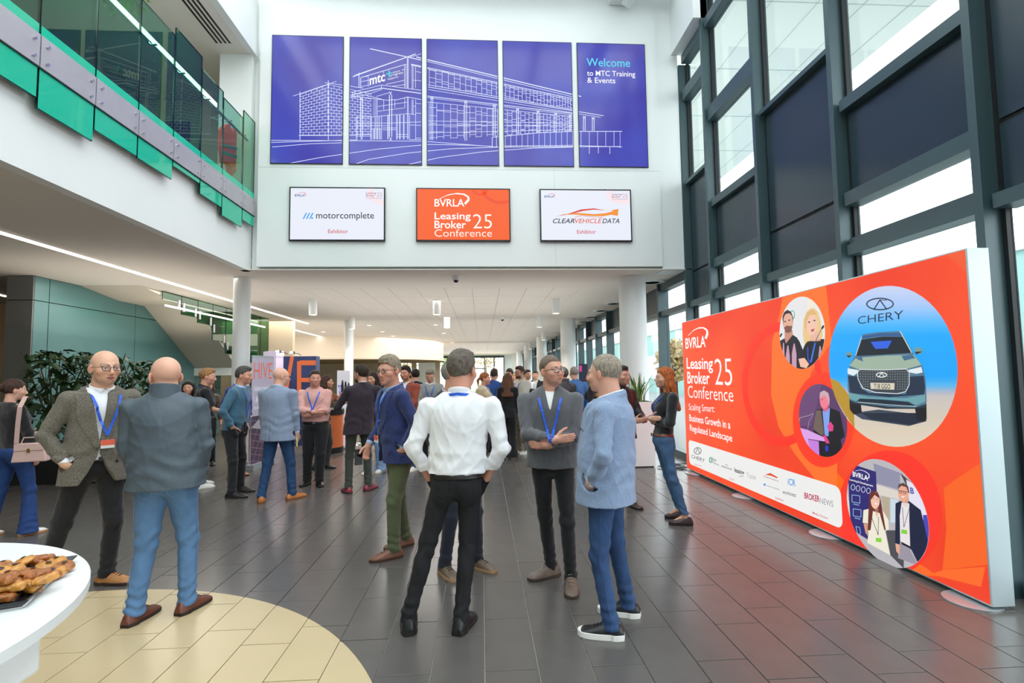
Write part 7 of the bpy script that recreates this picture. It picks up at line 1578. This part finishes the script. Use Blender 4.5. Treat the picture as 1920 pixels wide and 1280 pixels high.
P2('man in dark grey jacket just behind the charcoal jumper shoulder', 1.50, 9.2, -30, 1.74, 'short', '5a5048', dict(type='softshell', c='3a3c40'))
person('person in black jacket and brown boots hidden behind the pale blue blazer', ((1.84, 6.22, 10), (1.60, 6.3, 0)), 150, 1.72, res=1, skin='d29c84', hair='short', hairc='3a2e28', top=dict(type='softshell', c='17191d'), trouser=dict(c='3a3630', fit=1.1), shoes=shoe('4a4034', boot=.8), arms=('hold', 'hold'))
P2('woman with dark wavy hair in black top by the slim column', -4.70, 8.45, 160, 1.60, 'long', '241a18', dict(type='shirt', c='17181c'), fem=True, arms=('hold', 'hold'), lanyard=dict(z=1.15, badge=False))
P2('brown-haired woman tucked behind the black polo man', -5.2, 10.0, 150, 1.60, 'long', '5a3a28', dict(type='shirt', c='5a4a40'), fem=True)
for k, (x, y, yw, c, hcx, lb_) in enumerate(((-2.25, 11.6, 170, '2a2c34', '3a2a22', 'man in charcoal top beyond the plum suit, between the columns'), (-.55, 12.6, 190, 'c8a878', '2a1e1a', 'person in tan top partly hidden behind the white shirt shoulder'), (-1.75, 12.6, 30, '3a2c28', '2a2220', 'person in dark brown jacket standing far left of the rust jacket'),
                                        (.28, 13.6, 160, '8a8a90', '6a5a48', 'person in grey top deep in the crowd'), (1.9, 12.2, 200, '3a4a5a', '4a3a30', 'person in slate top between the thick columns'))): P2(lb_, x, y, yw, 1.70 + .02 * (k % 3), 'short', hcx, dict(type='shirt', c=c))

# ------------------------------------------------------------------ things carried
def oriented(o, d): o.rotation_euler = (0, 0, math.atan2(d[1], d[0])); return o
M_bag = mat('bag_blush', 'd4b4ac', .5, bump=.2, bscale=150); M_gold = mat('gold_clasp', 'c9a050', .25, metal=1)
hb = empty('handbag', (-4.72, 5.66, .80), 0.25, label='small blush pink crossbody handbag on the woman in black', cat='bag')
m = MB(); m.prism([(-.15, -.05, 0), (.15, -.05, 0), (.12, -.045, .19), (-.12, -.045, .19)], (0, .10, 0)); m.build('body', M_bag, hb, bevel=.012)
MB().box(-.125, .125, -.055, -.048, .12, .19).build('flap', M_bag, hb, bevel=.003); MB().box(-.012, .012, -.062, -.054, .10, .14).build('clasp', M_gold, hb)
MB().tube([(-.09, 0, .19), (-.07, 0, .25), (.07, 0, .25), (.09, 0, .19)], .006, 6).build('handle', M_bag, hb, smooth=True)
sb_ = MB(); pts = [(-.13, .0, .19), (-.115, -.02, .4), (-.10, -.03, .57), (-.10, .06, .68), (-.1, .16, .66)]
for a_, b_ in zip(pts[:-1], pts[1:]): sb_.poly([(a_[0] - .022, a_[1], a_[2]), (a_[0] + .022, a_[1] - .003, a_[2]), (b_[0] + .022, b_[1] - .003, b_[2]), (b_[0] - .022, b_[1], b_[2])])
sb_.build('strap', M_bag, hb)
ph = empty('smartphone', (-1.19, 5.0, .87), .5, label='black smartphone held low by the navy blazer man', cat='phone'); MB().box(-.037, .037, -.005, .005, -.075, .075).build('body', M_black, ph, bevel=.004); MB().box(-.033, .033, -.0062, -.005, -.07, .07).build('screen', mat('phone_glass', '0a0c10', .05), ph)
nb = empty('notebook', (-2.53, 7.16, .80), .3, label='dark notebook with yellow page edges held by the grey-blue blazer man', cat='notebook'); MB().box(-.012, .012, -.07, .07, -.1, .1).build('cover', mat('notebook_cover', '1a2030', .5), nb); MB().box(-.008, .008, -.072, .066, -.096, .096).build('pages', mat('page_yellow', 'e0d890', .7), nb)
bg_ = empty('shoulder_bag', (.30, 9.95, .86), 0, label='black leather shoulder bag hanging on the long-haired woman', cat='bag'); MB().prism([(-.12, -.04, 0), (.12, -.04, 0), (.10, -.04, .24), (-.10, -.04, .24)], (0, .08, 0)).build('body', M_black, bg_, bevel=.01); MB().tube([(-.09, 0, .24), (-.03, .02, .5), (.05, .02, .52), (.09, 0, .24)], .008, 6).build('strap', M_black, bg_, smooth=True)
bk2 = empty('backpack', (.98, 10.74, 1.08), -.9, label='black backpack worn by the bearded man in cream shirt', cat='bag'); MB().box(-.14, .14, -.06, .08, -.2, .26).build('body', M_black, bk2, bevel=.04)
MB().tube([(-.1, -.08, .2), (-.1, -.16, .3), (-.1, -.3, .26), (-.09, -.34, .0), (-.1, -.1, -.15)], .016, 6).build('strap', M_black, bk2, smooth=True)
cbg = empty('camera_bag', (-4.08, 7.80, .78), .6, label='black shoulder bag at the hip of the black polo man', cat='bag'); MB().box(-.13, .13, -.06, .06, 0, .3).build('body', M_black, cbg, bevel=.02); MB().tube([(-.1, 0, .3), (-.06, .1, .6), (.02, .14, .62), (.1, 0, .3)], .01, 6).build('strap', M_black, cbg, smooth=True)
